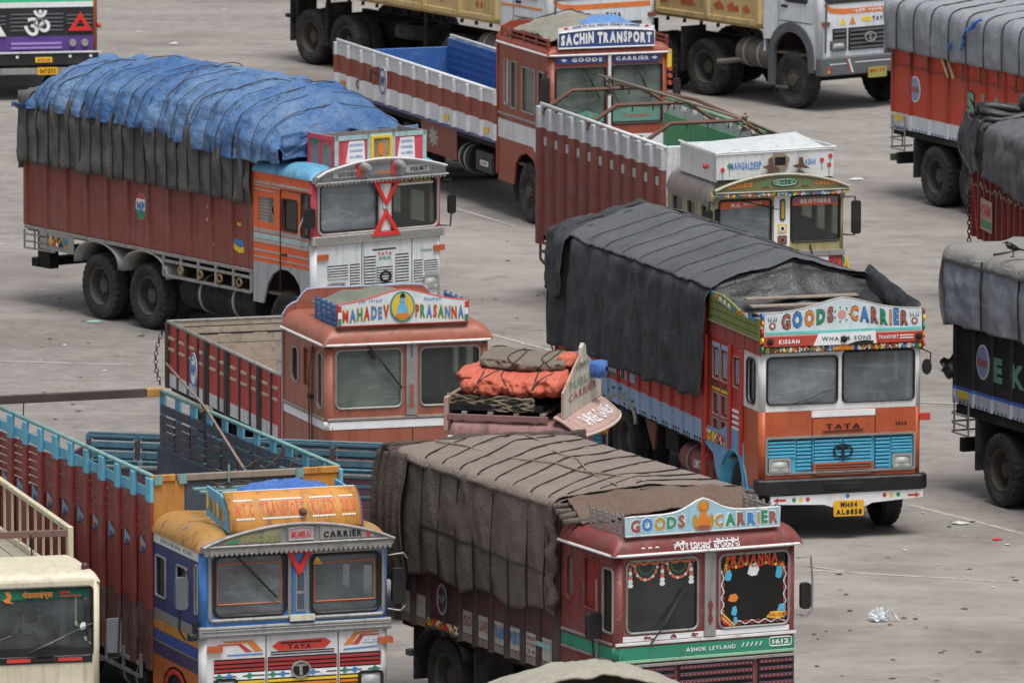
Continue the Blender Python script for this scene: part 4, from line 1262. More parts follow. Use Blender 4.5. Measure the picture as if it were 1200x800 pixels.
    def sec(a):
        r = .05 * math.sin(a * 9)
        rg = 3.62 + .02 * math.sin(a * 20)
        zb = 1.66 - .14 * a + .03 * math.sin(a * 31)
        return [(-.16, zb), (-.13, 2.4), (-.08, 3.22 - .10 * a), (.1, 3.30 - .09 * a), (1.2, rg - .10 * a), (W - .1, 3.30 - .09 * a), (W + .08, 3.2 - .1 * a), (W + .14, 2.4), (W + .16, 1.6)]
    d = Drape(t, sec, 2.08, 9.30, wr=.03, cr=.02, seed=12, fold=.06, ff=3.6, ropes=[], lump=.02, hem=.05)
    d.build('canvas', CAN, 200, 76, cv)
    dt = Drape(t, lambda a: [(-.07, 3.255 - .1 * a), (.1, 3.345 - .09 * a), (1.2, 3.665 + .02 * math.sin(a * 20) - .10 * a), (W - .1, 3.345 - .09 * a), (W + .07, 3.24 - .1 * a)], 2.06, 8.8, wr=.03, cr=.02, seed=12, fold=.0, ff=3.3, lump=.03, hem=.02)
    dt.build('top_canvas', cloth('bleached_lit_charcoal_canvas', '595c60', '6f7275', k=.85, wr=.7, scale=1.4, patch=.7, rough=.8), 150, 44, cv)  # faded top layer, made paler still to paint in light from above
    for q, v in enumerate((2.9, 3.7, 4.5, 5.3, 6.1, 6.9, 7.7)):
        dt.rope(v, .02, .98, n=30, r=.007, off=-.004, parent=cv, name='seam', mat=CAN)
    d3 = Drape(t, lambda a: [(-.17, 2.30 - .1 * math.sin(a * 3)), (-.16, 2.8), (-.09, 3.14), (.1, 3.22), (1.2, 3.545), (W - .1, 3.22), (W + .1, 3.14), (W + .16, 2.3)], 8.5, 9.40, wr=.05, seed=3, fold=.05, ff=3, hem=.06)
    d3.build('rear_canvas', CAN, 40, 60, cv)
    MB().grid(lambda a, b_: Vector(t.P(-.14 + (W + .28) * a, 9.36 + .1 * noise.noise(Vector((a * 5, b_ * 2, 3))) , 1.5 + b_ * (1.7 + .33 * (1 - abs(2 * a - 1))))), 30, 16).build('rear_flap', CAN, cv, smooth=True, solid=.01)
    # front end: sagging folds into the roof box, black and glossy
    PL = cloth('black_sheet', '26282b', '3b3e41', k=.9, wr=.35, scale=1.2, rough=.45)
    MB().grid(lambda a, b_: Vector(t.P(.0 + (W + .02) * a, 2.1 - 1.35 * b_ ** 1.2 * (.35 + .65 * a) + .05 * noise.noise(Vector((a * 6, b_ * 5, 1))), 3.28 + .32 * (1 - abs(2 * a - 1)) * (1 - b_) - .40 * b_ ** .6 * (1 - .35 * a) - .16 * math.sin(PI * a) * math.sin(PI * b_) + .05 * math.sin(a * 13 + b_ * 5) * b_ + .03 * noise.noise(Vector((a * 4.5, b_ * 4, 5))))), 44, 26).build('front_fold', PL, cv, smooth=True, solid=.012)
    # roll standing along the far side of the roof box
    MB().grid(lambda a, b_: Vector(t.P(W - .02 - .10 * math.sin(PI * b_) + .04 * noise.noise(Vector((a * 6, b_ * 3, 9))), -.02 + 2.2 * a, 2.9 + (.32 + .28 * a) * b_ + .02 * noise.noise(Vector((a * 7, 2, 2))))), 30, 8).build('side_flap', PL, cv, smooth=True, solid=.012)
    d.rope(8.95, .3, .7, n=20, r=.016, off=.03, parent=cv)
    MB().tube([t.P(-.16, 9.3, 1.7), t.P(-.08, 8.9, 1.1)], .012, 5).build('rope', ROPE, cv)
truck_e()

# ================================================================ rounded wooden-framed cabs with a split windscreen
def leyland(t, c, body, trimz, roofh, wl, wr, side_holes, side_bot, zlow, stripe=None, pillar=None, roofr=.22, glassL=None, glassR=None, roof_mat=None, front_bot=.75, seal=STEEL, rr=.08, overhang=.05):
    W = t.W
    front(t, 'front_panel', front_bot, trimz, body, (rrect(*wl, rr), rrect(*wr, rr)), r=.10)
    for s in (-1, 1):
        def fn(a, b):
            an = a * PI / 2; h = W / 2; r = .10
            return (s * (h - r + r * math.sin(an)), r - r * math.cos(an), front_bot + (trimz - front_bot) * b)
        MB().grid(fn, 8, 1).build('corner_post', body, t.e, smooth=True, solid=.012)
    out = side_bot or [(.10, front_bot), (c, front_bot), (c, trimz), (.10, trimz)]
    sides(t, 'cab_side', out, body, [rrect(*h[:4], h[4]) for h in side_holes])
    pane(t, t.F, *wl, rr, glassL or GL, seal); pane(t, t.F, *wr, rr, glassR or GL, seal)
    for h in side_holes:
        kind = h[5]
        if kind == 'shutter':
            o = MB().prism(rrect(*h[:4], h[4]), t.S, .01, off=-.03).build('door_shutter', h[6], t.e)
            MB().prism([(h[0] + .05, h[2] + .06), (h[1] - .05, h[2] + .06), (h[1] - .05, h[3] - .06), (h[0] + .05, h[3] - .06)], t.S, .01, off=-.02).build('shutter_panel', h[6], o, .004)
            MB().tube([t.S(a, b, .005) for a, b in rrect(*h[:4], h[4])], .014, 6, True).build('shutter_frame', body, o)
        elif kind != 'open':
            pane(t, t.S, *h[:4], h[4], h[6], STEEL, name='side_window')
    ro = dome(t, roof_mat or body, -overhang, W + overhang, -overhang, c, trimz, roofh, roofr, wav=.018, seed=W * 3)
    MB().tube([t.P(-overhang, c, trimz)] + [t.P(a, b, trimz) for a, b in ((-overhang, .1), (-overhang + .02, -overhang + .02), (.1, -overhang - .01), (W - .1, -overhang - .01), (W + overhang - .02, -overhang + .02), (W + overhang, .1))] + [t.P(W + overhang, c, trimz)], .020, 6).build('drip_rail', WHITE, ro)
    interior(t, c, .95, wl[2] + .02, trimz)
    return ro
def louvre(t, mp, u0, u1, z0, z1, n, mat, dots=None):
    g = MB().prism([(u0, z0), (u1, z0), (u1, z1), (u0, z1)], mp, .02, off=.006).build('grille', INK, t.e)
    h = (z1 - z0) / n
    for i in range(n):
        z = z0 + i * h
        MB().prism([(u0 + .02, z + h * .1), (u1 - .02, z + h * .1), (u1 - .02, z + h * .6), (u0 + .02, z + h * .6)], mp, .03, off=.03).build('grille_slat', mat, g, .004)
        if dots:
            mb = MB(); k = int((u1 - u0) / .055)
            for j in range(k): mb.prism(disc(u0 + .05 + j * .055, z + h * .35, .009, 5), mp, .004, off=.036)
            mb.build('painted_beading', dots, g)

def truck_ma():
    t = Truck('cargo_truck', 'salmon brown truck with empty red and white body and a Mahadev Prasanna name board', -2.556, 142.235, 18.19, 2.36)
    W, c, L = 2.36, 1.98, 7.75
    BODY = paint('mahadev_brown', '9c5944', .4, .45, chip='8a6a5e', chipamt=.3)
    RD = paint('mahadev_red', 'b2342a', .5, .35, chip='6d3a32', chipamt=.5)
    WH = paint('mahadev_white', 'c9ccd0', .55, .5, chip='7a6a66', chipamt=.6)
    BLK = paint('mahadev_post', '3c3230', .7, .5)
    BLU = paint('rack_blue', '3f6da0', .5, .4)
    INN = paint('mahadev_planks', 'a39686', .85, .65, grime='5a4e44', chip='7b6d60', chipamt=.6, vstreak=False)
    running_gear(t, .95, (6.1,), L)
    ro = leyland(t, c, BODY, 2.71, .24, (.14, 1.09, 1.82, 2.63), (1.36, 2.22, 1.82, 2.63),
            [(1.28, 1.60, 2.02, 2.50, .10, 'glass', GLD), (.62, 1.02, 2.02, 2.56, .02, 'shutter', paint('mahadev_shutter', '94503f', .5, .4)), (.14, .38, 1.80, 2.58, .08, 'glass', GLG)], None, 0, glassL=GLG, glassR=GLD)
    for mp, n in ((t.S, 'l'), (t.Rr, 'r')):
        strip(t, mp, .08, c, 1.53, 1.64, INKW, 'side_stripe', .01, .008)
        strip(t, mp, .08, c, 1.655, 1.69, STEEL, 'side_moulding', .02, .02)
    strip(t, t.F, .05, W - .05, 1.53, 1.64, INKW, 'front_stripe', .01, .008)
    strip(t, t.F, .02, W - .02, 1.655, 1.69, STEEL, 'front_moulding', .02, .02)
    for s in (-1, 1):
        def fn(a, b, s=s):
            an = a * PI / 2; h = W / 2; r = .108
            return (s * (h - .10 + r * math.sin(an)), .10 - r * math.cos(an), 1.53 + .11 * b)
        MB().grid(fn, 6, 1).build('corner_stripe', INKW, t.e, smooth=True, solid=.004)
    p = strip(t, t.F, 1.15, 1.31, 1.70, 2.69, STEEL, 'centre_pillar', .03, .03)
    for i in range(4): MB().prism(disc(1.23, 1.84 + i * .085, .035, 12, .04), t.F, .004, off=.036).build('pillar_ornament', BODY, p)
    strip(t, t.F, 1.22, 1.235, 2.5, 2.68, INK, 'pillar_slot', .003, .034, p)
    wiper(t, t.F, .60, 2.69, .98, 2.22, .35)
    MB().bar(t.F(.62, 2.6, .02), t.F(.70, 2.5, .02), .05, .03).build('wiper_motor', BLACK, t.e)
    strip(t, t.F, 1.66, 1.76, 2.0, 2.6, paint('teal_curtain', '6f9a9a', .7, .3), 'cab_curtain', .01, -.06)
    for u in (.45, 1.9): MB().prism(rrect(u - .12, u + .12, 1.28, 1.36, .03), t.F, .02, off=.02).build('indicator', BODY, t.e)
    MB().tube([t.F(1.25, .8, .003), t.F(1.25, 1.53, .003)], .006, 4).build('bonnet_seam', BLACK, t.e)
    louvre(t, t.F, .5, 1.85, .85, 1.22, 5, RD)
    headlamp(t, t.F, .12, .38, .85, 1.08); headlamp(t, t.F, 1.97, 2.23, .85, 1.08)
    bumper(t, BLACK, .5, .74, -.03, W + .03)
    # door grab rails and mirror stem
    for v in (.58, .46): MB().tube([t.S(v, 1.15, .02), t.S(v, 1.2, .06), t.S(v, 2.2, .07), t.S(v, 2.62, .02)], .013, 5).build('grab_rail', RUST, t.e)
    MB().bar(t.S(.52, 1.95, .08), t.S(.40, 1.95, .08), .06, .06).build('mirror_bracket', DARK, t.e)
    MB().tube([t.S(.60, .8, .001), t.S(.60, 2.66, .001)], .006, 4).build('door_seam', DARK, t.e)
    # rear bulkhead that rises above the roof in stepped shoulders
    sh = [(-.02, .95), (W + .02, .95), (W + .02, 2.88), (W - .05, 2.98), (W - .12, 3.03), (W - .20, 3.06), (W - .26, 3.15), (W - .34, 3.22), (W - .50, 3.23), (.50, 3.23), (.34, 3.22), (.26, 3.15), (.20, 3.06), (.12, 3.03), (.05, 2.98), (-.02, 2.88)]
    bh = MB().prism(sh, t.Fy(c), .05).build('cab_bulkhead', BODY, t.e)
    MB().tube([t.Fy(c)(a, b, -.02) for a, b in sh[1:]] + [t.Fy(c)(*sh[0], -.02)], .014, 6).build('bulkhead_edge', paint('edge_blue', '8da3c8', .5, .3), bh)
    # luggage rack, load and name board
    plank_box(t, 'roof_rack', BLU, .17, 2.05, .02, 1.05, 2.96, 3.26, 4, .02, .02, 5)
    cl = cloth('grey_tarp', '7f8474', '8f9186', wr=.8, scale=3)
    MB().grid(lambda a, b: Vector(t.P(.2 + 1.8 * a, .08 + 1.3 * b, 3.12 + .24 * math.sin(PI * min(1, a * 1.15)) * (.65 + .35 * math.sin(PI * b)) + .03 * noise.fractal(Vector((a * 8, b * 3, 4)), .8, 2, 3) + .02 * math.sin(a * 26 + b * 2)))  , 50, 16).build('folded_sheet', cl, cover(t, 'folded_roof_sheet', 'grey green folded sheet in the blue roof rack behind the Mahadev Prasanna board'), smooth=True, solid=.02)
    B = paint('mahadev_board', 'd6dcdc', .45, .15)
    BD, fb = board(t, 'name_board', B, .16, 2.05, 2.97, 3.25, 3.45, v=-.02, pw=.55, frame=INKR)
    letters(MB(), 'MAHADEV', fb, .225, .905, 3.0, 3.20, (0,), bold=.09, d=.003, arc=lambda x: .05 * x).build('board_lettering_shadow', INKY, BD)
    letters(MB(), 'PRASANNA', fb, 1.275, 1.985, 3.0, 3.20, (0,), bold=.09, d=.003, arc=lambda x: .05 * (1 - x)).build('board_lettering_shadow', INKY, BD)
    letters(MB(), 'MAHADEV', fb, .23, .90, 3.01, 3.19, (0, 1, 2, 0, 3, 1, 0), bold=.04, d=.007, arc=lambda x: .05 * x).build('board_lettering', [INKR, INKB, INKG, INKB], BD)
    letters(MB(), 'PRASANNA', fb, 1.28, 1.98, 3.01, 3.19, (0, 2, 1, 0, 2, 1, 0, 1), bold=.04, d=.007, arc=lambda x: .05 * (1 - x)).build('board_lettering', [INKR, INKB, INKG], BD)
    letters(MB(), 'Jai Hind', fb, .46, .80, 3.27, 3.33, (0,), bold=.01, d=.005, shear=.2).build('board_script', INKB, BD)
    letters(MB(), 'Namah', fb, 1.40, 1.65, 3.28, 3.33, (0,), bold=.01, d=.005, shear=.2).build('board_script', INKB, BD)
    md = MB().prism(disc(1.09, 3.21, .18, 26, .215), fb, .012, off=.014).build('medallion', paint('teal_ink', '3f8f94', .5, .2), BD)
    MB().prism(disc(1.09, 3.21, .155, 26, .19), fb, .004, off=.018).build('medallion_field', INKY, md)
    SK = paint('figure_blue', '6cb0d8', .5, .1)
    MB().prism(disc(1.09, 3.305, .04, 12, .05), fb, .004, off=.024).build('painted_head', SK, md)
    MB().prism([(1.0, 3.10), (1.18, 3.10), (1.15, 3.24), (1.11, 3.27), (1.07, 3.27), (1.03, 3.24)], fb, .004, off=.024).build('painted_torso', SK, md)
    MB().prism(disc(1.09, 3.09, .11, 14, .04), fb, .004, off=.028).build('painted_seat', INKO, md)
    MB().prism([(1.05, 3.34), (1.13, 3.34), (1.12, 3.38), (1.09, 3.41), (1.06, 3.38)], fb, .004, off=.028).build('painted_hair', INK, md)
    for u0, s in ((.165, 1), (1.995, 1)):
        for q, m in enumerate((INKG, INKW, INKR)):
            strip(t, fb, u0, u0 + .05, 2.98 + q * .09, 3.07 + q * .09, m, 'board_flag', .004, .006, BD)
    # body: planks painted red over white, black posts
    zs = [1.08, 1.27, 1.99]
    for sd in (-1, 1):
        bay_side(t, sd, 2.06, L, 11, zs + [1.995], [WH, RD, paint('slot_cream', 'b8a890', .6, .4)], rz=[1.06, 2.0], rmats=[BLK if sd else BLK], ribw=.07, ribd=.02, slots=(1.62, 1.78))
    for sd, x in ((-1, 0), (1, W)):
        for v in (2.1, 3.15, 4.75, 5.78, 7.72):
            t.box('body_post', BLK if v not in (2.1,) else RD, x - .04, x + .04, v - .06, v + .06, 1.05, 2.0, .006)
        rail(t, [(x, 2.0, 2.0), (x, L, 2.01)], .028, STEEL)
    # gaps showing in the far side and tailgate planks
    for i, (a, b) in enumerate(((1.10, 1.38), (1.39, 1.66), (1.67, 1.80), (1.82, 1.91), (1.925, 2.0))):
        t.box('tailgate_plank', INN, .04, W - .04, L, L + .04, a, b, .004)
    for i, (a, b) in enumerate(((1.10, 1.38), (1.385, 1.66), (1.665, 1.985))):
        t.box('inner_plank', INN, W - .055, W - .032, 2.08, L, a, b, .003)
        t.box('inner_plank', INN, .032, .055, 2.08, L, a, b, .003)
    for u in (.42, .95, 1.5): t.box('tailgate_slot', INK, u, u + .34, L - .004, L + .002, 1.80, 1.822, 0)
    t.box('tailgate_rail', STEEL, 0, W, L - .01, L + .05, 2.0, 2.03, .004)
    t.box('load_floor', DARK, .05, W - .05, 2.03, L, 1.0, 1.06); deck(t, 2.05, L, 1.10, INN)
    ov = MB().prism(disc(6.35, 1.50, .17, 22, .25), t.S, .01, off=.03).build('body_emblem', INKW, t.e)
    MB().prism(disc(6.35, 1.50, .165, 22, .24), t.S, .006, [disc(6.35, 1.50, .14, 22, .205)], off=.036).build('emblem_ring', INKB, ov)
    letters(MB(), 'NP', lambda a, b, d=0: t.S(12.7 - a, b, d), 6.24, 6.46, 1.42, 1.58, (0,), d=.036, bold=.05).build('emblem_lettering', INKB, ov)
    # chain at the rear corner
    for i in range(13):
        a = i / 12; p = Vector(t.P(-.06, L + .10, 1.85)) * (1 - a) + Vector(t.P(-.08, L + .14, 1.1)) * a
        p.x -= .08 * math.sin(PI * a)
        MB().tube([(p.x + .03 * math.cos(q) * (i % 2), p.y + .03 * math.cos(q) * (1 - i % 2), p.z + .035 * math.sin(q)) for q in [k * PI / 3 for k in range(6)]], .007, 4, True).build('chain_link', DARK, t.e)
truck_ma()

def truck_pr():
    t = Truck('cargo_truck', 'maroon truck with green stripe and Prasanna painted on its windscreen, canvas covered load', 1.254, 123.906, 25.88, 2.45)
    W, c, L = 2.45, 1.45, 6.1
    BODY = paint('prasanna_maroon', '7a3631', .45, .55, chip='a08a84', chipamt=.4)
    GRN = paint('prasanna_green', '2f8a6c', .45, .3)
    PUR = paint('prasanna_grille', '5a3348', .5, .35)
    SH = paint('prasanna_shutter', '8f2f27', .4, .3)
    POST = paint('prasanna_post', '4a3c38', .7, .5)
    PL = paint('prasanna_plank', '5b3a3a', .65, .55)
    running_gear(t, .8, (4.85,), L)
    DG = glass('black_glass', '2c3030', '3c403e', .18)
    ro = leyland(t, c, BODY, 2.76, .24, (.15, 1.11, 1.80, 2.68), (1.40, 2.34, 1.78, 2.68),
            [(1.13, 1.33, 2.05, 2.60, .09, 'shutter', paint('oval_grey', '6f5a5c', .6, .4)), (.44, .84, 2.02, 2.64, .02, 'shutter', SH), (.06, .33, 1.80, 2.58, .05, 'glass', GLD)], None, 0, glassL=GLD, glassR=DG, overhang=.06)
    for mp in (t.S, t.Rr):
        strip(t, mp, .08, c, 1.49, 1.63, GRN, 'side_stripe', .01, .008)
        for z in (1.45, 1.655): strip(t, mp, .08, c, z, z + .03, STEEL, 'side_moulding', .02, .018)
    strip(t, t.F, .05, W - .05, 1.48, 1.63, GRN, 'front_stripe', .01, .008)
    strip(t, t.F, .0, W, 1.655, 1.69, WHITE, 'front_moulding', .02, .02)
    strip(t, t.F, .1, W - .1, 1.70, 1.765, INKW, 'sill_panel', .01, .006)
    strip(t, t.F, .0, W, 1.44, 1.475, paint('pale_green', '8fc0a0', .5, .35), 'front_moulding', .02, .02)
    for s in (-1, 1):
        def fn(a, b, s=s):
            an = a * PI / 2; h = W / 2; r = .108
            return (s * (h - .10 + r * math.sin(an)), .10 - r * math.cos(an), 1.48 + .15 * b)
        MB().grid(fn, 6, 1).build('corner_stripe', GRN, t.e, smooth=True, solid=.004)
    letters(MB(), 'ASHOK LEYLAND', t.F, .95, 1.62, 1.53, 1.58, (0,), d=.014, bold=.02).build('front_lettering', INKW, t.e)
    letters(MB(), '1612', t.F, 2.12, 2.34, 1.545, 1.605, (0,), d=.014, bold=.03).build('front_lettering', INKW, t.e)
    MB().tube([t.F(a, b, .012) for a, b in rrect(2.08, 2.38, 1.52, 1.625, .03)], .006, 4, True).build('number_frame', INKW, t.e)
    for q in range(5): MB().prism([(1.70 + q * .06, 1.54), (1.715 + q * .06, 1.54), (1.74 + q * .06, 1.59), (1.725 + q * .06, 1.59)], t.F, .004, off=.014).build('painted_dash', INKW, t.e)
    rnd = random.Random(9)
    for u in (.45, .78, 1.08):
        mb = MB()
        for q in range(6): mb.prism(disc(u + rnd.uniform(-.05, .05), 1.735 + rnd.uniform(-.018, .018), .022, 6, .010), t.F, .003, off=.012)
        mb.build('sill_ornament', SH, t.e)
    p = strip(t, t.F, 1.19, 1.34, 1.70, 2.73, STEEL, 'centre_pillar', .03, .03)
    MB().prism([(1.265, 1.84), (1.30, 1.90), (1.28, 2.0), (1.30, 2.08), (1.265, 2.16), (1.23, 2.08), (1.25, 2.0), (1.23, 1.90)], t.F, .004, off=.036).build('pillar_ornament', BODY, p)
    # windscreen paint: garland on the left pane, framed picture on the right pane
    ft = lambda a, b, d=0: t.F(a, b, -.020 + d)
    mb = MB()
    for i in range(46):
        x = i / 45; u = .19 + .88 * x; z = 2.66 - .03 * abs(math.sin(x * 20)) - (0.0)
        mb.prism(disc(u, z, .018, 6), ft, .003, mi=i % 2)
    for cc in (.42, .86):
        for i in range(18):
            a = PI * i / 17; mb.prism(disc(cc + (.145 + .01 * (i % 2)) * math.cos(a), 2.62 - .18 * math.sin(a), .019, 5), ft, .003, mi=(1, 3, 1, 0)[i % 4])
            if i % 2: mb.prism(disc(cc + .10 * math.cos(a), 2.61 - .10 * math.sin(a), .013, 5), ft, .003, mi=2)
    for cc in (.21, .64, 1.03):
        for q in range(5): mb.prism(disc(cc, 2.58 - q * .05, .02 + .005 * q, 6, .03), ft, .003, mi=[1, 3, 1, 3, 3][q])
    mb.build('painted_garland', [INKO, paint('ink_salmon', 'd9705a', .5, .2), INKG, INKW], t.e)
    gg = lambda a, b, d=0: t.F(a, b, -.018 + d)
    letters(MB(), 'PRASANNA', gg, 1.50, 2.20, 2.545, 2.672, (0,), d=.0, bold=.05).build('windscreen_lettering_shadow', INKY, t.e)
    letters(MB(), 'PRASANNA', gg, 1.505, 2.195, 2.555, 2.662, (0,), d=.008, bold=.035).build('windscreen_lettering', RED, t.e)
    mb = MB()
    for i in range(40):
        x = i / 39
        for k, mi in ((0, 0), (1, 1)):
            mb.prism(disc(1.46 + .84 * x, 1.835 + .018 * math.sin(x * 30 + k * PI), .010, 5), gg, .003, mi=mi)
            mb.prism(disc(1.455 + .015 * math.sin(x * 24 + k * PI), 1.86 + .62 * x, .010, 5), gg, .003, mi=mi)
            mb.prism(disc(2.30 + .015 * math.sin(x * 24 + k * PI), 1.86 + .62 * x, .010, 5), gg, .003, mi=mi)
    for x in range(18):
        mb.prism(disc(1.50 + x * .045, 2.545 - .03 * abs(math.sin(x * .52)), .022, 6), gg, .003, mi=2 if x % 3 else 3)
    for s, u in ((1, 1.47), (-1, 2.29)):
        for q in range(5): mb.prism([(u + s * q * .022, 2.52), (u + s * (q * .022 + .018), 2.52), (u + s * (q * .014 + .02), 2.40 + .03 * q)], gg, .003, mi=[4, 3, 4, 2, 3][q])
    for q in range(4): mb.prism([(1.45, 1.98 - q * .03), (1.45, 1.955 - q * .03), (1.60 - q * .02, 1.80), (1.63 - q * .02, 1.80)], gg, .003, mi=[3, 2, 3, 2][q])
    mb.build('painted_border', [INKW, INKR, RED, INKY, INKO], t.e)
    for u, z, w_, h_, m in ((1.53, 2.42, .05, .07, CYAN), (1.87, 2.47, .08, .08, INKW), (2.22, 2.42, .05, .08, CYAN), (2.26, 1.98, .06, .05, CYAN), (1.60, 2.14, .07, .05, INKO), (1.615, 1.98, .04, .06, CYAN), (1.63, 1.86, .03, .05, CYAN), (2.20, 1.90, .15, .045, INKY)):
        MB().prism([(u - w_, z - h_ * .6), (u - w_ * .3, z - h_), (u + w_ * .6, z - h_ * .9), (u + w_, z), (u + w_ * .5, z + h_), (u - w_ * .6, z + h_ * .8)], gg, .003).build('windscreen_sticker', m, t.e)
    letters(MB(), 'WELCOME', gg, 2.08, 2.32, 1.88, 1.92, (0,), d=.006).build('sticker_lettering', INKR, t.e)
    MB().prism([(.62, 1.84), (1.05, 1.84), (1.05, 1.87), (.22, 1.86)], lambda a, b, d=0: t.F(a, b, -.2 + d), .02).build('dash_cloth', INKO, t.e)
    # hanging curtain behind the left pane
    MB().grid(lambda a, b: Vector(t.F(.20 + .16 * a, 1.85 + .7 * b, -.16 + .03 * math.sin(a * 14))), 16, 4).build('cab_curtain', paint('curtain_brown', '6a4038', .8, .2), t.e, smooth=True, solid=.006)
    wiper(t, t.F, .46, 1.66, .80, 2.12, .45)
    # bonnet louvres
    louvre(t, t.F, .84, 1.86, .95, 1.40, 5, PUR, dots=INKO); louvre(t, t.F, 1.92, 2.42, .95, 1.40, 5, PUR, dots=INKO); louvre(t, t.F, .28, .80, .95, 1.40, 5, PUR, dots=INKBR)
    strip(t, t.F, .27, W - .05, 1.385, 1.42, STEEL, 'front_moulding', .02, .04)
    bumper(t, BLACK, .52, .76, -.03, W + .03); headlamp(t, t.F, .1, .36, .78, .93); headlamp(t, t.F, 2.1, 2.36, .78, .93)
    MB().prism(disc(W + .005, 1.0, .04, 8), lambda a, b, d=0: t.P(W + .02 + d, .06 + (a - W), b), .03).build('indicator', AMB, t.e)
    MB().prism(rrect(W - .05, W + .05, .55, .65, .01), t.Fy(-.08), .04).build('side_reflector', AMB, t.e)
    # mirror on the right: wire loop and black mirror
    mb = MB().tube([t.P(W, .0, 2.58), t.P(W + .14, -.10, 2.60), t.P(W + .16, -.11, 2.3), t.P(W + .16, -.11, 1.95), t.P(W + .08, -.08, 1.86), t.P(W, .0, 1.9)], .014, 6)
    mb.build('mirror_arm', STEEL, t.e); MB().prism(rrect(W + .01, W + .14, 1.96, 2.28, .04), t.Fy(-.12), .07).build('mirror', BLACK, t.e, .01)
    mb = MB().tube([t.S(.42, 1.15, .03), t.S(.42, 2.42, .05)], .010, 5); mb.build('aerial', STEEL, t.e)
    MB().tube([t.S(.40, 1.2, .02), t.S(.34, 1.5, .12), t.S(.34, 1.75, .14)], .014, 5).build('mirror_arm', BLACK, t.e)
    MB().prism(rrect(-.24, -.04, 1.72, 2.04, .05), lambda a, b, d=0: t.P(a, .28 - d, b), .06).build('mirror', BLACK, t.e, .01)
    # name board and rack
    B = paint('prasanna_board', '9fc6d4', .45, .2)
    BD, fb = board(t, 'name_board', B, .12, 2.20, 2.99, 3.22, 3.39, v=-.03, pw=.24, frame=WHITE)
    fc = [0, 1, 2, 3, 0]
    COLS = [INKBR, INKB, paint('ink_ochre', 'b98f3f', .5, .2), INKG]
    letters(MB(), 'GOODS', fb, .165, .925, 3.015, 3.205, (0,), bold=.10, d=.003, arc=lambda x: .03 * x * x).build('board_lettering_shadow', INKW, BD)
    letters(MB(), 'CARRIER', fb, 1.295, 2.18, 3.015, 3.205, (0,), bold=.10, d=.003).build('board_lettering_shadow', INKW, BD)
    letters(MB(), 'GOODS', fb, .18, .91, 3.03, 3.19, (0, 1, 2, 3, 0), bold=.05, d=.007, arc=lambda x: .03 * x * x).build('board_lettering', COLS, BD)
    letters(MB(), 'CARRIER', fb, 1.31, 2.17, 3.03, 3.19, (2, 3, 0, 1, 2, 3, 0), bold=.05, d=.007).build('board_lettering', COLS, BD)
    Y = INKO
    for o, m, d in ((disc(1.16, 3.30, .085, 16, .07), COLS[2], .006), ([(1.05, 3.01), (1.27, 3.01), (1.23, 3.15), (1.19, 3.24), (1.13, 3.24), (1.09, 3.15)], Y, .010), (disc(1.16, 3.29, .045, 12, .05), Y, .014), (disc(1.05, 3.12, .035, 10, .08), COLS[2], .008), (disc(1.27, 3.12, .035, 10, .08), COLS[2], .008), (disc(1.16, 3.04, .09, 12, .03), COLS[0], .014)):
        MB().prism(o, fb, .004, off=d).build('painted_figure', m, BD)
    plank_box(t, 'roof_rack', STEEL, .13, 2.20, .03, .95, 2.98, 3.24, 5, .028, .015, 6)
    t.box('roof_pad', BODY, .15, 2.18, .02, 1.0, 2.95, 2.99, 0)
    letters(MB(), 'ಶ್ರೀ ಬಾಲಾಜಿ ಪ್ರಸನ್ನ', lambda a, b, d=0: t.P(a, -.055 - d + (b - 2.80) * .45, b), .76, 1.64, 2.785, 2.90, (0,), per=False, bold=.012, d=.012).build('roof_lettering', INKW, ro)
    letters(MB(), '~ ~ ~', lambda a, b, d=0: t.P(a, -.055 - d + (b - 2.80) * .45, b), .32, .56, 2.83, 2.85, (0,), d=.012).build('roof_lettering', INKW, ro)
    # body
    BN = [PL, paint('lower_grey', '8d837c', .7, .6)]
    bay_side(t, -1, 1.62, L, 10, [1.08, 1.18, 3.0], [BN[1], BN[0]], rz=[1.06, 3.0], rmats=[POST], ribw=.12, ribd=.04)
    bay_side(t, 1, 1.62, L, 10, [1.08, 1.18, 3.0], [BN[1], BN[0]], rz=[1.06, 3.0], rmats=[POST], ribw=.12, ribd=.04)
    w_ = (L - 1.62) / 10
    mpl = lambda a, b, d=0: t.S(L - (a - 0), b, d)
    PLT = paint('notice_cream', 'b9b9b0', .6, .4)
    for i in (0, 1, 2, 3, 4, 5, 8, 9):
        v0 = 1.62 + i * w_
        o = MB().prism([(v0 + .08, 1.19), (v0 + w_ - .08, 1.19), (v0 + w_ - .08, 1.47), (v0 + .08, 1.47)], t.S, .004, off=.005).build('notice_panel', PLT, t.e)
        if i in (2, 3):
            letters(MB(), 'PORT' if i == 2 else 'TRANS', lambda a, b, d=0, k=v0: t.S(k + w_ - a, b, d), .09, w_ - .09, 1.26, 1.42, (0,), d=.010, bold=.04).build('notice_lettering', INKB, o)
        if i in (1, 4, 5):
            for q in range(3 if i == 1 else 1):
                letters(MB(), {1: ['HIGH', 'STOP', '26'][q], 4: 'SAFE', 5: 'GO'}[i], lambda a, b, d=0, k=v0: t.S(k + w_ - a, b, d), .11, w_ - .11, 1.38 - q * .08 if i == 1 else 1.28, 1.43 - q * .08 if i == 1 else 1.42, (0,), d=.010).build('notice_lettering', INKBR, o)
    MB().prism([(1.66, 1.36), (2.08, 1.36), (2.08, 1.42), (1.66, 1.42)], t.S, .004, off=.05).build('painted_band', paint('pale_teal', '8fb9ba', .6, .4), t.e)
    e_ = MB().prism(disc(4.75, 1.52, .15, 20, .20), t.S, .006, [disc(4.75, 1.52, .12, 20, .165)], off=.05).build('body_emblem', paint('pale_emblem', '8a8f9a', .6, .5), t.e)
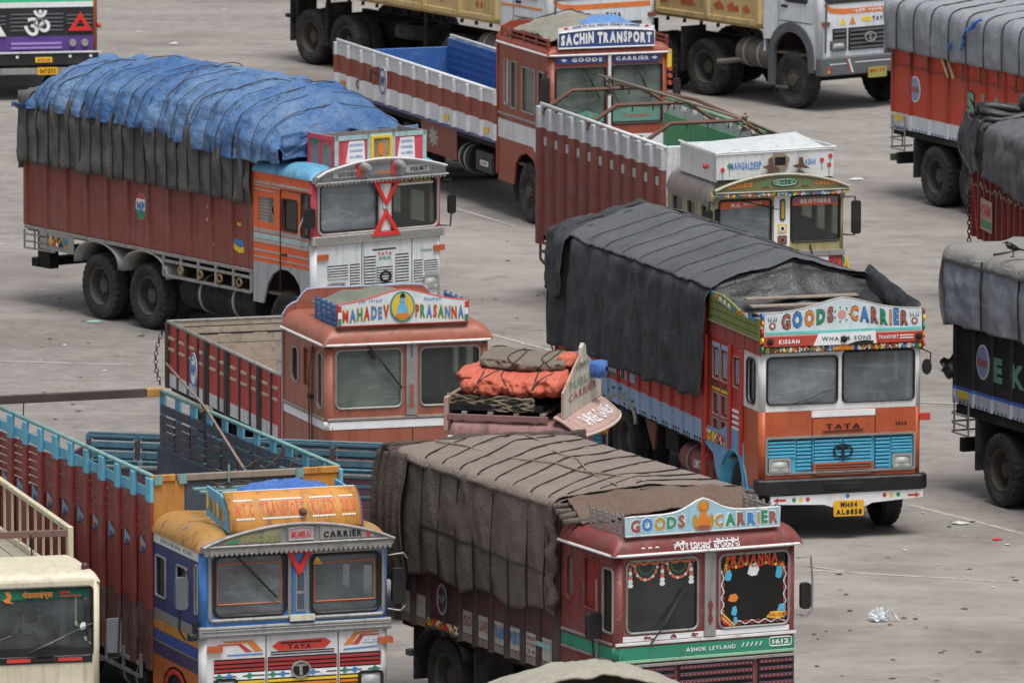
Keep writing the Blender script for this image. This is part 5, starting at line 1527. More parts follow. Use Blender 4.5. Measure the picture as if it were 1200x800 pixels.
    letters(MB(), 'NP', lambda a, b, d=0: t.S(9.5 - a, b, d), 4.66, 4.84, 1.46, 1.58, (0,), d=.05).build('emblem_lettering', paint('pale_emblem', '8a8f9a'), e_)
    bunting(t.S, 4.3, 5.2, 1.13, 1.25, 7, 31, .05).build('painted_pattern', DECO, t.e)
    t.box('load_floor', DARK, .05, W - .05, 1.60, L, 1.0, 1.07); t.box('tailgate', PL, .04, W - .04, L, L + .05, 1.08, 3.0); t.box('headboard', PL, .03, W - .03, 1.52, 1.58, 1.0, 3.1)
    arch_strip(t, DARK, 4.85, .66, .80, 1.10, wid=.5)
    for v in (5.75, 4.0): t.box('mudflap', RUBBER, .05, .6, v, v + .03, .35, 1.0)
    t.box('rear_crossbeam', STEEL, .1, W - .1, L - .1, L + .02, .60, .68)
    # weathered canvas
    cv = cover(t, 'weathered_canvas_sheet', 'weathered brown grey canvas roped over the boxy load behind the Prasanna windscreen cab')
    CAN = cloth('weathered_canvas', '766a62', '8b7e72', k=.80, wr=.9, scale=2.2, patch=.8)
    def sec(a):
        zb = 1.78 - .05 * a + .05 * math.sin(a * 19)
        rg = 3.30 + .02 * math.sin(a * 17)
        return [(-.10, zb), (-.12, 2.3), (-.07, 3.17), (.02, 3.21), (1.2, rg), (W - .05, 3.20), (W + .06, 3.16), (W + .1, 2.3), (W + .1, 1.8)]
    rp = [1.72 + i * .50 for i in range(9)]
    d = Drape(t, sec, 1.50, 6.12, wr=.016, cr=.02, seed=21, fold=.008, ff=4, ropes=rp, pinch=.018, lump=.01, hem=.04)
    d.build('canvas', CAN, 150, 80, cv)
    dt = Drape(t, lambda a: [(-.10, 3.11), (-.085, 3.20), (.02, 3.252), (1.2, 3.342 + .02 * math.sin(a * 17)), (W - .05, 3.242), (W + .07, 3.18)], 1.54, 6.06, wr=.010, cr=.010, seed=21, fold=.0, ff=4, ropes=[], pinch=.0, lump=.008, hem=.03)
    dt.build('top_canvas', cloth('bleached_lit_canvas', '94857a', 'a5968a', k=.92, wr=.9, scale=2.2, patch=.8), 130, 60, cv)  # bleached top sheet; overhead light is also put into its paler colour
    for v in rp: d.rope(v, .0, .34, n=30, r=.013, off=.002, parent=cv, mat=DARK)
    for v in rp:
        q = min(1, (5.95 - v) / 2.0)
        if q > .15: dt.rope(v + q, .05, .05 + .91 * q, n=30, r=.010, off=.008, parent=cv, slant=2.0 * q, mat=DARK, taut=.9)
    for k_ in (.35, .8, 1.3): dt.rope(1.62 + (1.7 - k_) * .5, k_ * .36, .95, n=24, r=.010, off=.008, parent=cv, slant=1.7 - k_, mat=DARK, taut=.9)
    # cargo tied flat: two ropes running lengthwise over the top
    for b0, b1 in ((.42, .60), (.5, .36)):
        pts = [d.pt((v - 1.5) / 4.62, b0 + (b1 - b0) * (v - 1.5) / 4.6, .06) for v in [1.6 + q * .62 for q in range(8)]]
        MB().tube(pts, .014, 5).build('rope', ROPEL, cv)
    # overlapping upper sheet: a second layer covering the side halfway down
    d4 = Drape(t, lambda a: [(-.125, 2.28 + .10 * a), (-.13, 2.6), (-.085, 3.185), (.02, 3.225), (.5, 3.26)], 1.60, 5.2, wr=.016, cr=.02, seed=21, fold=.008, ff=4, ropes=rp, pinch=.018, lump=.01, hem=.03)
    d4.build('upper_canvas', CAN, 90, 30, cv)
    # crumpled rear bundle
    rnd = random.Random(5)
    RB_ = cloth('rear_canvas', '5f5149', '75685e', k=.85, wr=1.0, scale=3, patch=.8)
    def rear(a, b):
        x = -.22 + (W + .4) * a
        bulge = .28 * math.sin(PI * min(1, b * 1.1)) + .07 * noise.fractal(Vector((a * 7, b * 5, 3)), .8, 2.1, 4) + .05 * math.sin(a * 34 + 3 * noise.noise(Vector((a * 3, b * 3, 0))))
        z = 1.72 + (3.30 - 1.72) * b
        return Vector(t.P(x, 6.12 + bulge, z + .03 * noise.noise(Vector((a * 9, b * 4, 8)))))
    MB().grid(rear, 90, 40).build('rear_bundle', RB_, cv, smooth=True, solid=.02)
    for q in range(7):       # rolled folds lying along the rear top edge
        pts = []; r_ = []
        for i in range(40):
            x = i / 39
            pts.append(Vector(t.P(-.16 + (W + .2) * x, 6.02 + .06 * q - .05 + .09 * noise.noise(Vector((x * 4, q, 1))), 3.24 + .05 * noise.noise(Vector((x * 6, q, 5))) - .025 * abs(q - 3) + .06 * math.sin(PI * x))))
            r_.append(.035 + .016 * noise.noise(Vector((x * 9, q, 2))))
        MB().tube(pts, r_, 7).build('canvas_roll', RB_, cv, smooth=True)
    def lf(a, b):     # bunched fall at the near rear corner
        return Vector(t.P(-.16 - .10 * math.sin(PI * b) + .035 * math.sin(a * 26 + 2 * noise.noise(Vector((a * 3, b * 3, 1)))) , 5.55 + .85 * a, 1.62 + 1.62 * b - .05 * a))
    MB().grid(lf, 60, 30).build('corner_fall', RB_, cv, smooth=True, solid=.015)
    # front edge: rolled hem, folds dropping towards the rack, a tent over the middle
    for q in range(4):
        pts = []; r_ = []
        for i in range(36):
            x = i / 35
            pts.append(Vector(t.P(-.14 + (W + .28) * x, 1.44 - .10 * q + .06 * noise.noise(Vector((x * 5, q, 11))), 3.16 - .05 * q + .10 * math.sin(PI * x) + .05 * noise.noise(Vector((x * 6, q, 15))))))
            r_.append(.04 + .02 * noise.noise(Vector((x * 9, q, 12))))
        MB().tube(pts, r_, 7).build('canvas_roll', CAN, cv, smooth=True)
    def ff_(a, b):
        x = .05 + (W - .1) * a
        pk = max(0, 1 - abs(a - .46) * 3.2)
        return Vector(t.P(x, 1.42 - .42 * b - .25 * pk * b + .03 * math.sin(a * 30), 3.26 + .05 * math.sin(PI * a) - .26 * b * (1 - .45 * pk) + .035 * noise.fractal(Vector((a * 8, b * 4, 6)), .8, 2, 3)))
    MB().grid(ff_, 70, 18).build('front_fold', cloth('brown_canvas', '7a6354', '8d7668', k=.85, wr=.8, scale=2), cv, smooth=True, solid=.015)
    pts = [Vector(t.P(-.10 + .04 * math.sin(q * 2.1), 1.54 + .02 * math.sin(q), 3.18 - q * .115)) for q in range(12)]
    MB().tube(pts, [.07 + .015 * math.sin(q * 1.3) for q in range(12)], 8).build('corner_fall', RB_, cv, smooth=True)
truck_pr()

def truck_sa():
    t = Truck('cargo_truck', 'brown truck with long empty white and brown body and a Sachin Transport board', .609, 175.353, 20.39, 2.16)
    W, c, L = 2.16, 2.45, 10.75
    BODY = paint('sachin_brown', '94452f', .42, .4)
    WH = paint('sachin_white', 'd4d6d8', .45, .3)
    BRN = paint('sachin_panel', '8b4838', .55, .4)
    BL = paint('sachin_blue', '2f5f9c', .5, .4, chip='7a95b8', chipamt=.8)
    NAVY = paint('navy', '2f4a86', .45, .15)
    running_gear(t, 1.08, (7.2, 8.5), L)
    arch = [(.10, .95), (.42, .62), (.48, .62), (.55, .95), (.75, 1.12), (1.08, 1.20), (1.42, 1.12), (1.62, .95), (1.70, .60), (c, .60)]
    ro = leyland(t, c, BODY, 2.98, .16, (.08 + .04, 1.02, 1.78, 2.76), (1.14, 2.04, 1.78, 2.78),
            [(1.96, 2.16, 1.92, 2.70, .05, 'glass', paint('side_text_white', 'cfd4d8', .4, .2)), (1.56, 1.84, 1.90, 2.70, .03, 'glass', GLG), (.68, 1.30, 1.90, 2.66, .03, 'glass', GLG), (.14, .52, 1.85, 2.66, .03, 'glass', GLD)],
            arch + [(c, 2.98), (.10, 2.98)], 0, glassL=GLG, glassR=GLG, seal=BLACK, roofr=.18, rr=.05, overhang=.04, front_bot=.95)
    for mp in (t.S, t.Rr):
        strip(t, mp, .08, c, 1.34, 1.66, WH, 'side_stripe', .01, .006); strip(t, mp, .08, c, 1.74, 1.78, STEEL, 'side_moulding', .02, .02)
    poly(t, t.S, [(.10, .95), (.42, .95), (.55, 1.2), (.75, 1.34), (.10, 1.34)], WH, 'side_stripe', off=.006)
    letters(MB(), 'TATA', lambda a, b, d=0: t.S(4 - a, b, d), 2.2, 2.9, 1.47, 1.53, (0,), d=.01).build('side_lettering', NAVY, t.e) if False else None
    strip(t, t.F, .05, W - .05, 1.34, 1.60, WH, 'front_stripe', .01, .006)
    for q in range(5): strip(t, t.F, .5, 1.7, 1.36 + q * .045, 1.385 + q * .045, INK, 'grille_slat', .006, .012)
    MB().tube([t.F(1.08, 1.0, .03), t.F(1.08, 2.98, .03)], .03, 6).build('centre_pillar', WHITE, t.e)
    for (u0, u1, s, a0, a1) in ((.12, 1.02, 'GOODS', .40, .95), (1.15, 2.0, 'CARRIER', 1.20, 1.80)):
        o = MB().prism(rrect(u0, u1, 2.83, 2.96, .04), t.F, .015, off=.02).build('name_plate', NAVY, t.e)
        letters(MB(), s, t.F, a0, a1, 2.86, 2.93, (0,), d=.026, bold=.06).build('plate_lettering', INKW, o)
        MB().prism([(p[0], p[1]) for p in disc(.26 if s == 'GOODS' else 1.9, 2.895, .06, 4, .03)], t.F, .004, off=.026).build('plate_ornament', INKW, o)
    for q, u in enumerate((.62, 1.55)): wiper(t, t.F, u, 2.76, u + .22, 2.36, .36)
    gp = poly(t, lambda a, b, d=0: t.F(a, b, -.02 + d), [(1.16, 1.82), (2.02, 1.82), (2.02, 2.02), (1.5, 2.06), (1.16, 1.98)], paint('sticker_green', '5f8f80', .5, .4), 'windscreen_sticker')
    letters(MB(), 'Transport', lambda a, b, d=0: t.F(a, b, -.006 + d), 1.35, 1.85, 1.87, 1.95, (0,), d=.0, shear=.2).build('sticker_lettering', INKR, gp)
    gp = poly(t, lambda a, b, d=0: t.F(a, b, -.02 + d), [(.3, 1.82), (1.0, 1.82), (1.0, 1.92), (.7, 2.02), (.5, 1.96), (.3, 2.0)], paint('sticker_green'  , '4fa08a'), 'windscreen_sticker')
    for u0, u1 in ((1.30, 1.45), (1.6, 1.9)): MB().grid(lambda a, b, u0=u0, u1=u1: Vector(t.F(u0 + (u1 - u0) * a, 2.0 + .7 * b, -.2 + .03 * math.sin(a * 15))), 14, 2).build('cab_curtain', paint('curtain_grey', '9aa5ac', .8, .2), t.e, smooth=True, solid=.005)
    # mirrors and amber lamp column
    mirror(t, -1, .05, 2.4, 2.7, 1.9, .10, .45, .16); mirror(t, 1, .05, 2.35, 2.72, 1.95, .12, .36, .13)
    MB().prism(rrect(W - .03, W + .05, 2.70, 3.02, .01), t.Fy(-.0), .05, off=.03).build('marker_lamp', INKY, t.e)
    for i in range(3): MB().lathe([(-.02, 0), (-.02, .04), (.03, .04), (.03, 0)], 8, 'y', t.P(W + .02, -.03, 2.45 + i * .12)).build('marker_lamp', AMB, t.e)
    # board
    top = [(1.88 - 1.74 * i / 14, 3.36 + .05 * math.sin(PI * i / 14)) for i in range(15)]
    fb = t.Fy(-.06)
    BD = MB().prism([(.14, 3.10), (1.88, 3.10)] + top, fb, .03).build('name_board', NAVY, t.e)
    MB().tube([fb(a, b, .0) for a, b in [(.14, 3.10), (1.88, 3.10)] + top], .016, 6, True).build('board_frame', WHITE, BD)
    top2 = [(1.88 - 1.74 * i / 14, 3.44 + .07 * math.sin(PI * i / 14)) for i in range(15)]
    MB().prism(top2[::-1] + [(p[0], p[1] + .012) for p in top], fb, .02).build('board_crest', INKW, BD)
    letters(MB(), 'NORTH ALL INDIA PERMIT NUMBER', fb, .40, 1.62, 3.43, 3.475, (0,), d=.006, arc=lambda x: .035 * math.sin(PI * x)).build('crest_lettering', NAVY, BD)
    for a in (.28, 1.74): MB().prism(disc(a, 3.44, .05, 4, .02), fb, .004, off=.006).build('crest_ornament', INKR, BD)
    letters(MB(), 'SACHIN TRANSPORT', fb, .18, 1.84, 3.14, 3.34, (0,), bold=.10, d=.003, gap=.10, arc=lambda x: .025 * math.sin(PI * x)).build('board_lettering_shadow', INK, BD)
    letters(MB(), 'SACHIN TRANSPORT', fb, .19, 1.83, 3.145, 3.34, (0,), bold=.065, d=.006, gap=.13, arc=lambda x: .025 * math.sin(PI * x)).build('board_lettering', INKW, BD)
    # roof bundle
    cv = cover(t, 'roof_bundle', 'pale canvas and blue plastic bundle on the roof behind the Sachin Transport board')
    MB().grid(lambda a, b: Vector(t.P(.02 + 1.9 * a, .05 + 2.1 * b, 3.10 + (.44 * math.sin(PI * min(1, .08 + a * .92)) ** .7) * math.sin(PI * min(1, .15 + b * .8)) ** .5 + .05 * noise.fractal(Vector((a * 5, b * 6, 2)), .8, 2, 3))), 50, 40).build('pale_canvas', cloth('pale_canvas', '9a9588', 'b0ab9e', wr=.9, scale=3), cv, smooth=True, solid=.02)
    MB().grid(lambda a, b: Vector(t.P(.45 + 1.35 * a, .0 + .9 * b, 3.13 + .47 * math.sin(PI * (.1 + .8 * a)) ** .8 * math.sin(PI * min(1, .22 + b * .7)) ** .6 + .045 * noise.fractal(Vector((a * 6, b * 4, 9)), .8, 2, 3))), 40, 24).build('blue_plastic', cloth('blue_bundle', '5f90d0', '86aee0', wr=.7, scale=3, rough=.5), cv, smooth=True, solid=.02)
    for q in range(5): MB().tube([t.P(.0 + .15 * math.sin(q), .15 + q * .4, 3.12), t.P(.5, .25 + q * .4, 3.42), t.P(1.1, .2 + q * .42, 3.55), t.P(1.9, .3 + q * .38, 3.14)], .012, 5).build('rope', ROPE, cv)
    for x in (.0, W - .02):
        for z in (3.14, 3.22): t.box('rack_rail', BODY, x, x + .02, .0, 2.35, z, z + .03, 0)
        for v in (.05, .6, 1.2, 1.8, 2.3): t.box('rack_post', BODY, x - .01, x + .03, v, v + .04, 3.0, 3.26, 0)
    # bulkhead flare
    sh = [(-.02, .7), (W + .02, .7), (W + .02, 3.05), (W - .1, 3.25), (W - .25, 3.32), (.25, 3.32), (.1, 3.25), (-.02, 3.05)]
    MB().prism(sh, t.Fy(c + .01), .06).build('cab_bulkhead', BODY, t.e)
    # body
    CR = paint('sachin_rail', 'dfe0e0', .5, .25)
    for sd in (-1, 1):
        bay_side(t, sd, 2.55, L, 12, [1.25, 1.54, 1.86, 2.08], [WH, BRN, WH], ribw=.14, ribd=.06)
        x = 0 if sd < 0 else W
        rail(t, [(x, 2.55, 2.10), (x, L, 2.12)], .03, CR)
        t.box('inner_lining', BL, W - .07 if sd > 0 else .04, W - .04 if sd > 0 else .07, 2.56, L, 1.3, 2.085, .004)
        t.box('sill', paint('sill_stripes', '50567e', .5, .4), x - .02, x + .02, 2.5, L, 1.20, 1.245, 0)
    t.box('tailgate', BL, .04, W - .04, L, L + .05, 1.25, 1.92); t.box('load_floor', DARK, .04, W - .04, 2.5, L, 1.1, 1.18); deck(t, 2.55, L, 1.22, BL)
    t.box('headboard', BL, .03, W - .03, c + .03, c + .07, 1.2, 2.9)
    for i in range(5): t.box('lining_batten', BL, W - .085, W - .07, 2.6, L - .05, 1.42 + i * .13, 1.45 + i * .13, 0)
    for v, m in ((10.3, INKO), (4.9, INKY), (2.9, INKY)): strip(t, t.S, v, v + .25, 1.33, 1.42, m, 'reflector', .006, .02)
    MB().prism(disc(9.6, 1.44, .10, 12, .09), t.S, .006, [disc(9.6, 1.44, .06, 12, .05)], off=.02).build('painted_mark', BRN, t.e)
    e_ = MB().prism(disc(8.15, 1.66, .20, 22, .26), t.S, .012, off=.07).build('body_emblem', WH, t.e)
    MB().prism(disc(8.15, 1.66, .18, 22, .235), t.S, .006, [disc(8.15, 1.66, .155, 22, .20)], off=.078).build('emblem_ring', NAVY, e_)
    letters(MB(), 'NP', lambda a, b, d=0: t.S(16.3 - a, b, d), 8.04, 8.26, 1.57, 1.75, (0,), d=.078, bold=.04).build('emblem_lettering', NAVY, e_)
    MB().tube([t.S(8.55, 1.75, .05), t.S(8.62, 1.82, .12), t.S(8.6, 1.6, .14)], .02, 5).build('rope_hook', DARK, t.e)
    # mudguard panel with leaf ornament, battery box
    mg = strip(t, t.S, 4.6, 6.4, .66, 1.2, BRN, 'mudguard_panel', .02, -.02)
    FL = paint('leaf_silver', 'a9a9a6', .5, .3)
    for q in range(8):
        a = 2 * PI * q / 8; cx, cz = 5.75, .95
        MB().prism([(cx, cz), (cx + .16 * math.cos(a - .3), cz + .12 * math.sin(a - .3)), (cx + .27 * math.cos(a), cz + .20 * math.sin(a)), (cx + .16 * math.cos(a + .3), cz + .12 * math.sin(a + .3))], t.S, .006, off=-.012).build('painted_leaf', FL, mg)
    bt = t.box('battery_box', BLACK, .0, .5, 2.75, 3.6, .62, .98, .03)
    MB().prism(rrect(2.95, 3.35, .74, .83, .03), t.S, .006, off=.004).build('box_label', INKW, bt)
    letters(MB(), 'EXIDE', lambda a, b, d=0: t.S(6.3 - a, b, d), 3.0, 3.3, .76, .81, (0,), d=.008).build('label_lettering', DARK, bt)
    t.box('mudflap', RUBBER, .02, .5, 1.75, 1.79, .3, .95)
    barrel(t, 4.0, 4.6, .75, .24, DARK, name='air_tank')
truck_sa()

# ================================================================ orange, blue and white truck with the open slatted body
def truck_up():
    t = Truck('cargo_truck', 'blue and white truck with red V on its windscreen pillar and open slatted maroon body', -3.768, 125.162, 20.41, 2.42)
    W, c, L = 2.42, 1.83, 8.75
    BLU = paint('frame_blue', '3f7fc4', .45, .3)
    NV = paint('side_navy', '2f3f78', .5, .4)
    OR = paint('roof_orange', 'a87a3c', .6, .75, chip='4f8a72', chipamt=.9)
    ORP = paint('headboard_orange', 'c08436', .5, .6, chip='a88a5c', chipamt=.4)
    WH = paint('front_white', 'd9dada', .4, .32)
    MAR = paint('slat_maroon', '84352f', .5, .5, chip='5c3a38', chipamt=.5); MARG = paint('grimy_maroon', '5f3c3a', .75, .95, chip='7d7a78', chipamt=.4)
    SKY = paint('post_sky_blue', '62b0cc', .5, .4)
    TEAL = paint('rail_teal', '76a3a0', .5, .5, chip='4f6e6e', chipamt=.6)
    SLT = paint('inner_slate', '414f5a', .7, .5, chip='7e5145', chipamt=.25)
    PURP = paint('side_purple', '3d3560', .5, .4)
    ORD = paint('side_orange', 'b8662c', .5, .4)
    GRY = paint('belt_grey', '8e9090', .5, .5, metal=.2)
    running_gear(t, .98, (6.0, 7.35), L)
    wl, wr = (.17, 1.09, 1.78, 2.52), (1.42, 2.30, 1.76, 2.48)
    front(t, 'front_panel', .70, 1.52, WH)
    front(t, 'window_frame', 1.66, 2.62, BLU, (rrect(*wl, .09), rrect(*wr, .09)))
    corner(t, WH, .70, 1.52); corner(t, BLU, 1.66, 2.62)
    b = t.box('belt_moulding', GRY, -.03, W + .03, -.05, .03, 1.52, 1.66, .012)
    for z in (1.55, 1.60, 1.63): strip(t, t.Fy(-.05), 0, W, z, z + .012, STEEL, 'belt_ridge', .01, .008, b)
    sg = glass('up_glass_left', 'a8b0b4', '949c9f', .6)
    pane(t, t.F, *wl, .09, sg, sr=.024); pane(t, t.F, *wr, .09, glass('up_glass_right', 'b0b8bc', '8f989b', .42), sr=.024)
    for q in (wl, wr):
        MB().tube([t.F(a, b_, .012) for a, b_ in rrect(q[0] - .055, q[1] + .05, q[2] - .05, q[3] + .04, .04)], .026, 6, True).build('window_moulding', STEEL, t.e)
        MB().tube([t.F(a, b_, -.018) for a, b_ in rrect(q[0] + .05, q[1] - .05, q[2] + .14, q[3] - .10, .01, 1)], .007, 4, True).build('painted_pinstripe', paint('orange_line', 'd8703a', .5, .1), t.e)
    MB().prism([(1.45, 2.36), (1.57, 2.36), (1.50, 2.47)], lambda a, b_, d=0: t.F(a, b_, -.018 + d), .004).build('warning_sticker', INKY, t.e)
    MB().grid(lambda a, b_: Vector(t.F(.2 + .75 * a, 1.86 + .30 * (1 - a) * b_ + .02 * math.sin(a * 9), -.18 - .05 * b_)), 16, 8).build('dash_sheet', paint('dash_cloth', 'b9b6ae', .8, .2), t.e, smooth=True, solid=.005)
    MB().lathe([(1.80, 0), (1.80, .05), (1.90, .05), (1.93, .02), (1.97, .02), (1.97, 0)], 12, 'z', t.P(1.88, .2, 0)).build('water_bottle', paint('bottle_blue', '9fc4d0', .2, .1), t.e)
    tt = lambda a, b_, d=0: t.F(a, b_, d)
    strip(t, t.F, 1.17, 1.37, 1.70, 2.56, BLU, 'centre_pillar', .03, .03)
    strip(t, t.F, 1.205, 1.335, 1.80, 2.30, STEEL, 'pillar_frame', .012, .045); strip(t, t.F, 1.225, 1.315, 1.83, 2.02, SLT, 'pillar_slot', .01, .052); strip(t, t.F, 1.225, 1.315, 2.06, 2.28, SLT, 'pillar_slot', .01, .052)
    strip(t, t.F, 1.13, 1.45, 1.685, 1.76, paint('cream_plate', 'd3cdb8', .5, .3), 'pillar_foot', .04, .07)
    tri_sign(t, t.F, 1.25, 2.415, .40, .36, False, wd=.075)
    wiper(t, t.F, .42, 2.55, .80, 2.16, .5)
    # visor with arched top
    arc_ = [(W + .02 - (W + .04) * i / 18, 2.62 + .28 * math.sin(PI * (.02 + .96 * i / 18)) ** .75) for i in range(19)]
    vis = MB().prism([(-.02, 2.59), (W + .02, 2.59)] + arc_, t.F, .12, off=.15).build('visor', GRY, t.e, .01)
    MB().tube([t.F(a, b_, .16) for a, b_ in arc_], .022, 6).build('visor_edge', STEEL, vis)
    MB().tube([t.F(-.02, 2.66, .16), t.F(W + .02, 2.66, .16)], .014, 5).build('visor_edge', STEEL, vis)
    fringe(t, t.F, 0, W, 2.59, 38, .05, STEEL, 'visor_fringe', vis, d=.152)
    pf = t.Fy(-.15)
    def lens(u0, u1, z0, z1, m, nm='visor_plate'):
        pts = [(u0, z0), (u1, z0), (u1, z1 - .0), ((u0 + u1) / 2, z1 + .02), (u0, z1)]
        o = MB().prism(pts, pf, .012, off=.012).build(nm, m, vis)
        MB().tube([pf(a, b_, .014) for a, b_ in pts], .008, 5, True).build('plate_frame', STEEL, o)
        return o
    o = MB().prism([(.22, 2.69), (.98, 2.69), (.98, 2.86), (.6, 2.80), (.3, 2.74)], pf, .012, off=.012).build('visor_plate', paint('visor_gold', '9a9474', .4, .5, metal=.2), vis)
    letters(MB(), 'GOODS', pf, .45, .94, 2.71, 2.79, (0,), d=.018).build('visor_lettering', paint('ink_olive', '8a8f5a', .5, .3), o)
    MB().prism([(.26, 2.70), (.42, 2.70), (.40, 2.75)], pf, .004, off=.018).build('painted_leaf', INKG, o)
    o = lens(1.07, 1.40, 2.70, 2.84, paint('lilac_plate', 'a89aa0', .5, .3)); letters(MB(), 'MUMBAI', pf, 1.11, 1.36, 2.73, 2.81, (0,), d=.018).build('visor_lettering', INKR, o)
    o = MB().prism([(1.48, 2.69), (2.24, 2.69), (2.1, 2.76), (1.8, 2.83), (1.48, 2.86)], pf, .012, off=.012).build('visor_plate', STEEL, vis)
    letters(MB(), 'CARRIER', pf, 1.52, 2.02, 2.71, 2.79, (0,), d=.018, bold=.05).build('visor_lettering', INK, o); MB().prism(disc(2.1, 2.73, .03, 8), pf, .004, off=.018).build('painted_flower', INKR, o)
    # bonnet, grille and paint
    for u in (.84, 1.77): MB().tube([t.F(u, .8, .003), t.F(u, 1.52, .003)], .006, 4).build('bonnet_seam', BLACK, t.e)
    poly(t, t.F, [(.92, 1.38), (1.0, 1.44), (1.6, 1.45), (1.68, 1.40), (1.6, 1.33), (1.0, 1.32)], INKR, 'painted_lozenge', off=.006)
    strip(t, t.F, 1.03, 1.56, 1.405, 1.425, INK, 'bonnet_slot', .004, .010); letters(MB(), 'TATA', t.F, 1.12, 1.42, 1.335, 1.39, (0,), d=.010).build('badge_lettering', INK, t.e)
    for q in range(2): strip(t, t.F, .9, 1.72, 1.27 + q * .03, 1.285 + q * .03, INK, 'bonnet_slot', .004, .006)
    for z, m, pts in ((0, INKO, [(.30, 1.475), (.66, 1.475), (.80, 1.33), (.70, 1.33), (.60, 1.44), (.30, 1.45)]), (0, INKR, [(.22, 1.435), (.52, 1.435), (.66, 1.33), (.58, 1.33), (.48, 1.42), (.22, 1.42)]), (0, INKB, [(.34, 1.29), (.80, 1.29), (.80, 1.305), (.34, 1.305)]),
                      (0, INKO, [(2.30, 1.50), (1.98, 1.50), (1.84, 1.35), (1.94, 1.35), (2.02, 1.47), (2.30, 1.485)]), (0, INKR, [(2.3, 1.465), (2.06, 1.465), (1.95, 1.35), (2.03, 1.35), (2.10, 1.45), (2.3, 1.45)]), (0, INKB, [(2.28, 1.32), (1.84, 1.30), (1.84, 1.285), (2.28, 1.305)])):
        poly(t, t.F, pts, m, 'painted_stripe', .004, .006)
    strip(t, t.F, 2.08, 2.30, 1.37, 1.42, INKW, 'sticker', .004, .010); letters(MB(), 'LPT 2515', t.F, 2.10, 2.28, 1.38, 1.41, (0,), d=.012).build('sticker_lettering', INKB, t.e)
    for u in (.08, 2.28): MB().prism(rrect(u, u + .19, 1.345, 1.425, .02), t.F, .05, off=.045).build('indicator', AMB, t.e)
    GR_ = paint('grille_red', 'a02f30', .5, .3)
    for u0, u1, z0 in ((.17, .82, .84), (.86, 1.75, .84), (1.79, 2.32, .84)):
        n = 8; g = MB().prism([(u0, z0), (u1, z0), (u1, 1.25), (u0, 1.25)], t.F, .01, off=.004).build('grille', INK, t.e)
        for i in range(n):
            h_ = (1.25 - z0) / n; m = (INKO, INKO, INKY, INKW, INKW, GR_, GR_, GR_)[i]
            MB().prism([(u0, z0 + i * h_), (u1, z0 + i * h_), (u1, z0 + (i + .6) * h_), (u0, z0 + (i + .6) * h_)], t.F, .02, off=.02).build('grille_slat', m, g)
        k = int((u1 - u0) / .13); mb = MB()
        for i in range(k):
            x = u0 + .06 + i * .13; mb.prism([(x - .05, 1.04), (x, 1.0), (x + .05, 1.04), (x, 1.08)], t.F, .003, off=.024, mi=i % 3)
        mb.build('painted_wave', [INKG, INKB, INKW], g)
    MB().prism(disc(1.28, 1.08, .13, 24, .11), t.F, .02, [disc(1.28, 1.08, .105, 24, .086)], off=.04).build('round_badge', STEEL, t.e)
    MB().prism(disc(1.28, 1.08, .104, 24, .085), t.F, .01, off=.028).build('badge_disc', DARK, t.e); letters(MB(), 'T', t.F, 1.20, 1.36, 1.01, 1.15, (0,), d=.032).build('badge_letter', STEEL, t.e)
    headlamp(t, t.F, .16, .46, .80, 1.02, .05, BLACK, .03); headlamp(t, t.F, 2.02, 2.34, .80, 1.02, .05, BLACK, .03)
    bumper(t, paint('bumper_blue', '34569a', .5, .4), .50, .74, -.03, W + .03)
    # cab side
    holes = [rrect(1.33, 1.70, 1.80, 2.30, .03), rrect(.52, .90, 1.82, 2.30, .03), rrect(.08 + .03, .21, 1.80, 2.46, .03)]
    sides(t, 'cab_side', [(.08, 1.64), (c, 1.64), (c, 2.44), (.08, 2.44)], NV, [holes[0], holes[1], rrect(.11, .21, 1.80, 2.40, .03)])
    pane(t, t.S, 1.33, 1.70, 1.80, 2.30, .03, GLD, STEEL, 'side_window'); pane(t, t.S, .52, .90, 1.82, 2.30, .03, glass('open_dark', '202428', '2c3033', .1), STEEL, 'side_window'); pane(t, t.S, .11, .21, 1.80, 2.40, .03, GL, STEEL, 'quarter_window')
    for mp in (t.S, t.Rr):
        for z0, z1, m, n_ in ((2.445, 2.56, INKW, 'side_band'), (1.51, 1.635, GRY, 'side_band'), (1.38, 1.505, ORP, 'side_band'), (1.25, 1.375, paint('band_blue', '2f4f9a', .5, .35), 'side_band'), (1.225, 1.245, STEEL, 'side_band'), (1.07, 1.22, PURP, 'side_band')):
            MB().prism([(.08, z0), (c, z0), (c, z1), (.08, z1)], mp, .03).build(n_, m, t.e, .004)
        MB().prism([(.08, 1.065), (.08, .75), (.42, .75), (.50, .88), (.70, 1.0), (.95, 1.02), (1.2, .98), (1.42, .86), (1.52, .62), (c, .62), (c, 1.065)], mp, .03).build('wheel_arch_panel', ORD, t.e)
    letters(MB(), 'HORN OK', lambda a, b_, d=0: t.S(2 - a, b_, d), .5, 1.7, 2.48, 2.53, (0,), d=.006, bold=0).build('band_lettering', GRY, t.e)
    MB().prism(disc(.95, .72, .40, 20, .27)[:11] + disc(.95, .72, .33, 20, .21)[:11][::-1], t.S, .006, off=.006).build('painted_arch', INKR, t.e)
    # mirrors with long loops
    MB().tube([t.S(.10, 1.55, .02), t.S(.12, 1.50, .16), t.S(.10, 1.62, .24), t.S(.10, 2.25, .22), t.S(.08, 2.45, .05)], .014, 6).build('mirror_arm', BLACK, t.e)
    MB().prism(rrect(-.30, -.14, 1.88, 2.28, .05), lambda a, b_, d=0: t.P(a, .05 - d, b_), .06).build('mirror', paint('mirror_back', '5a6066', .5, .3), t.e, .01)
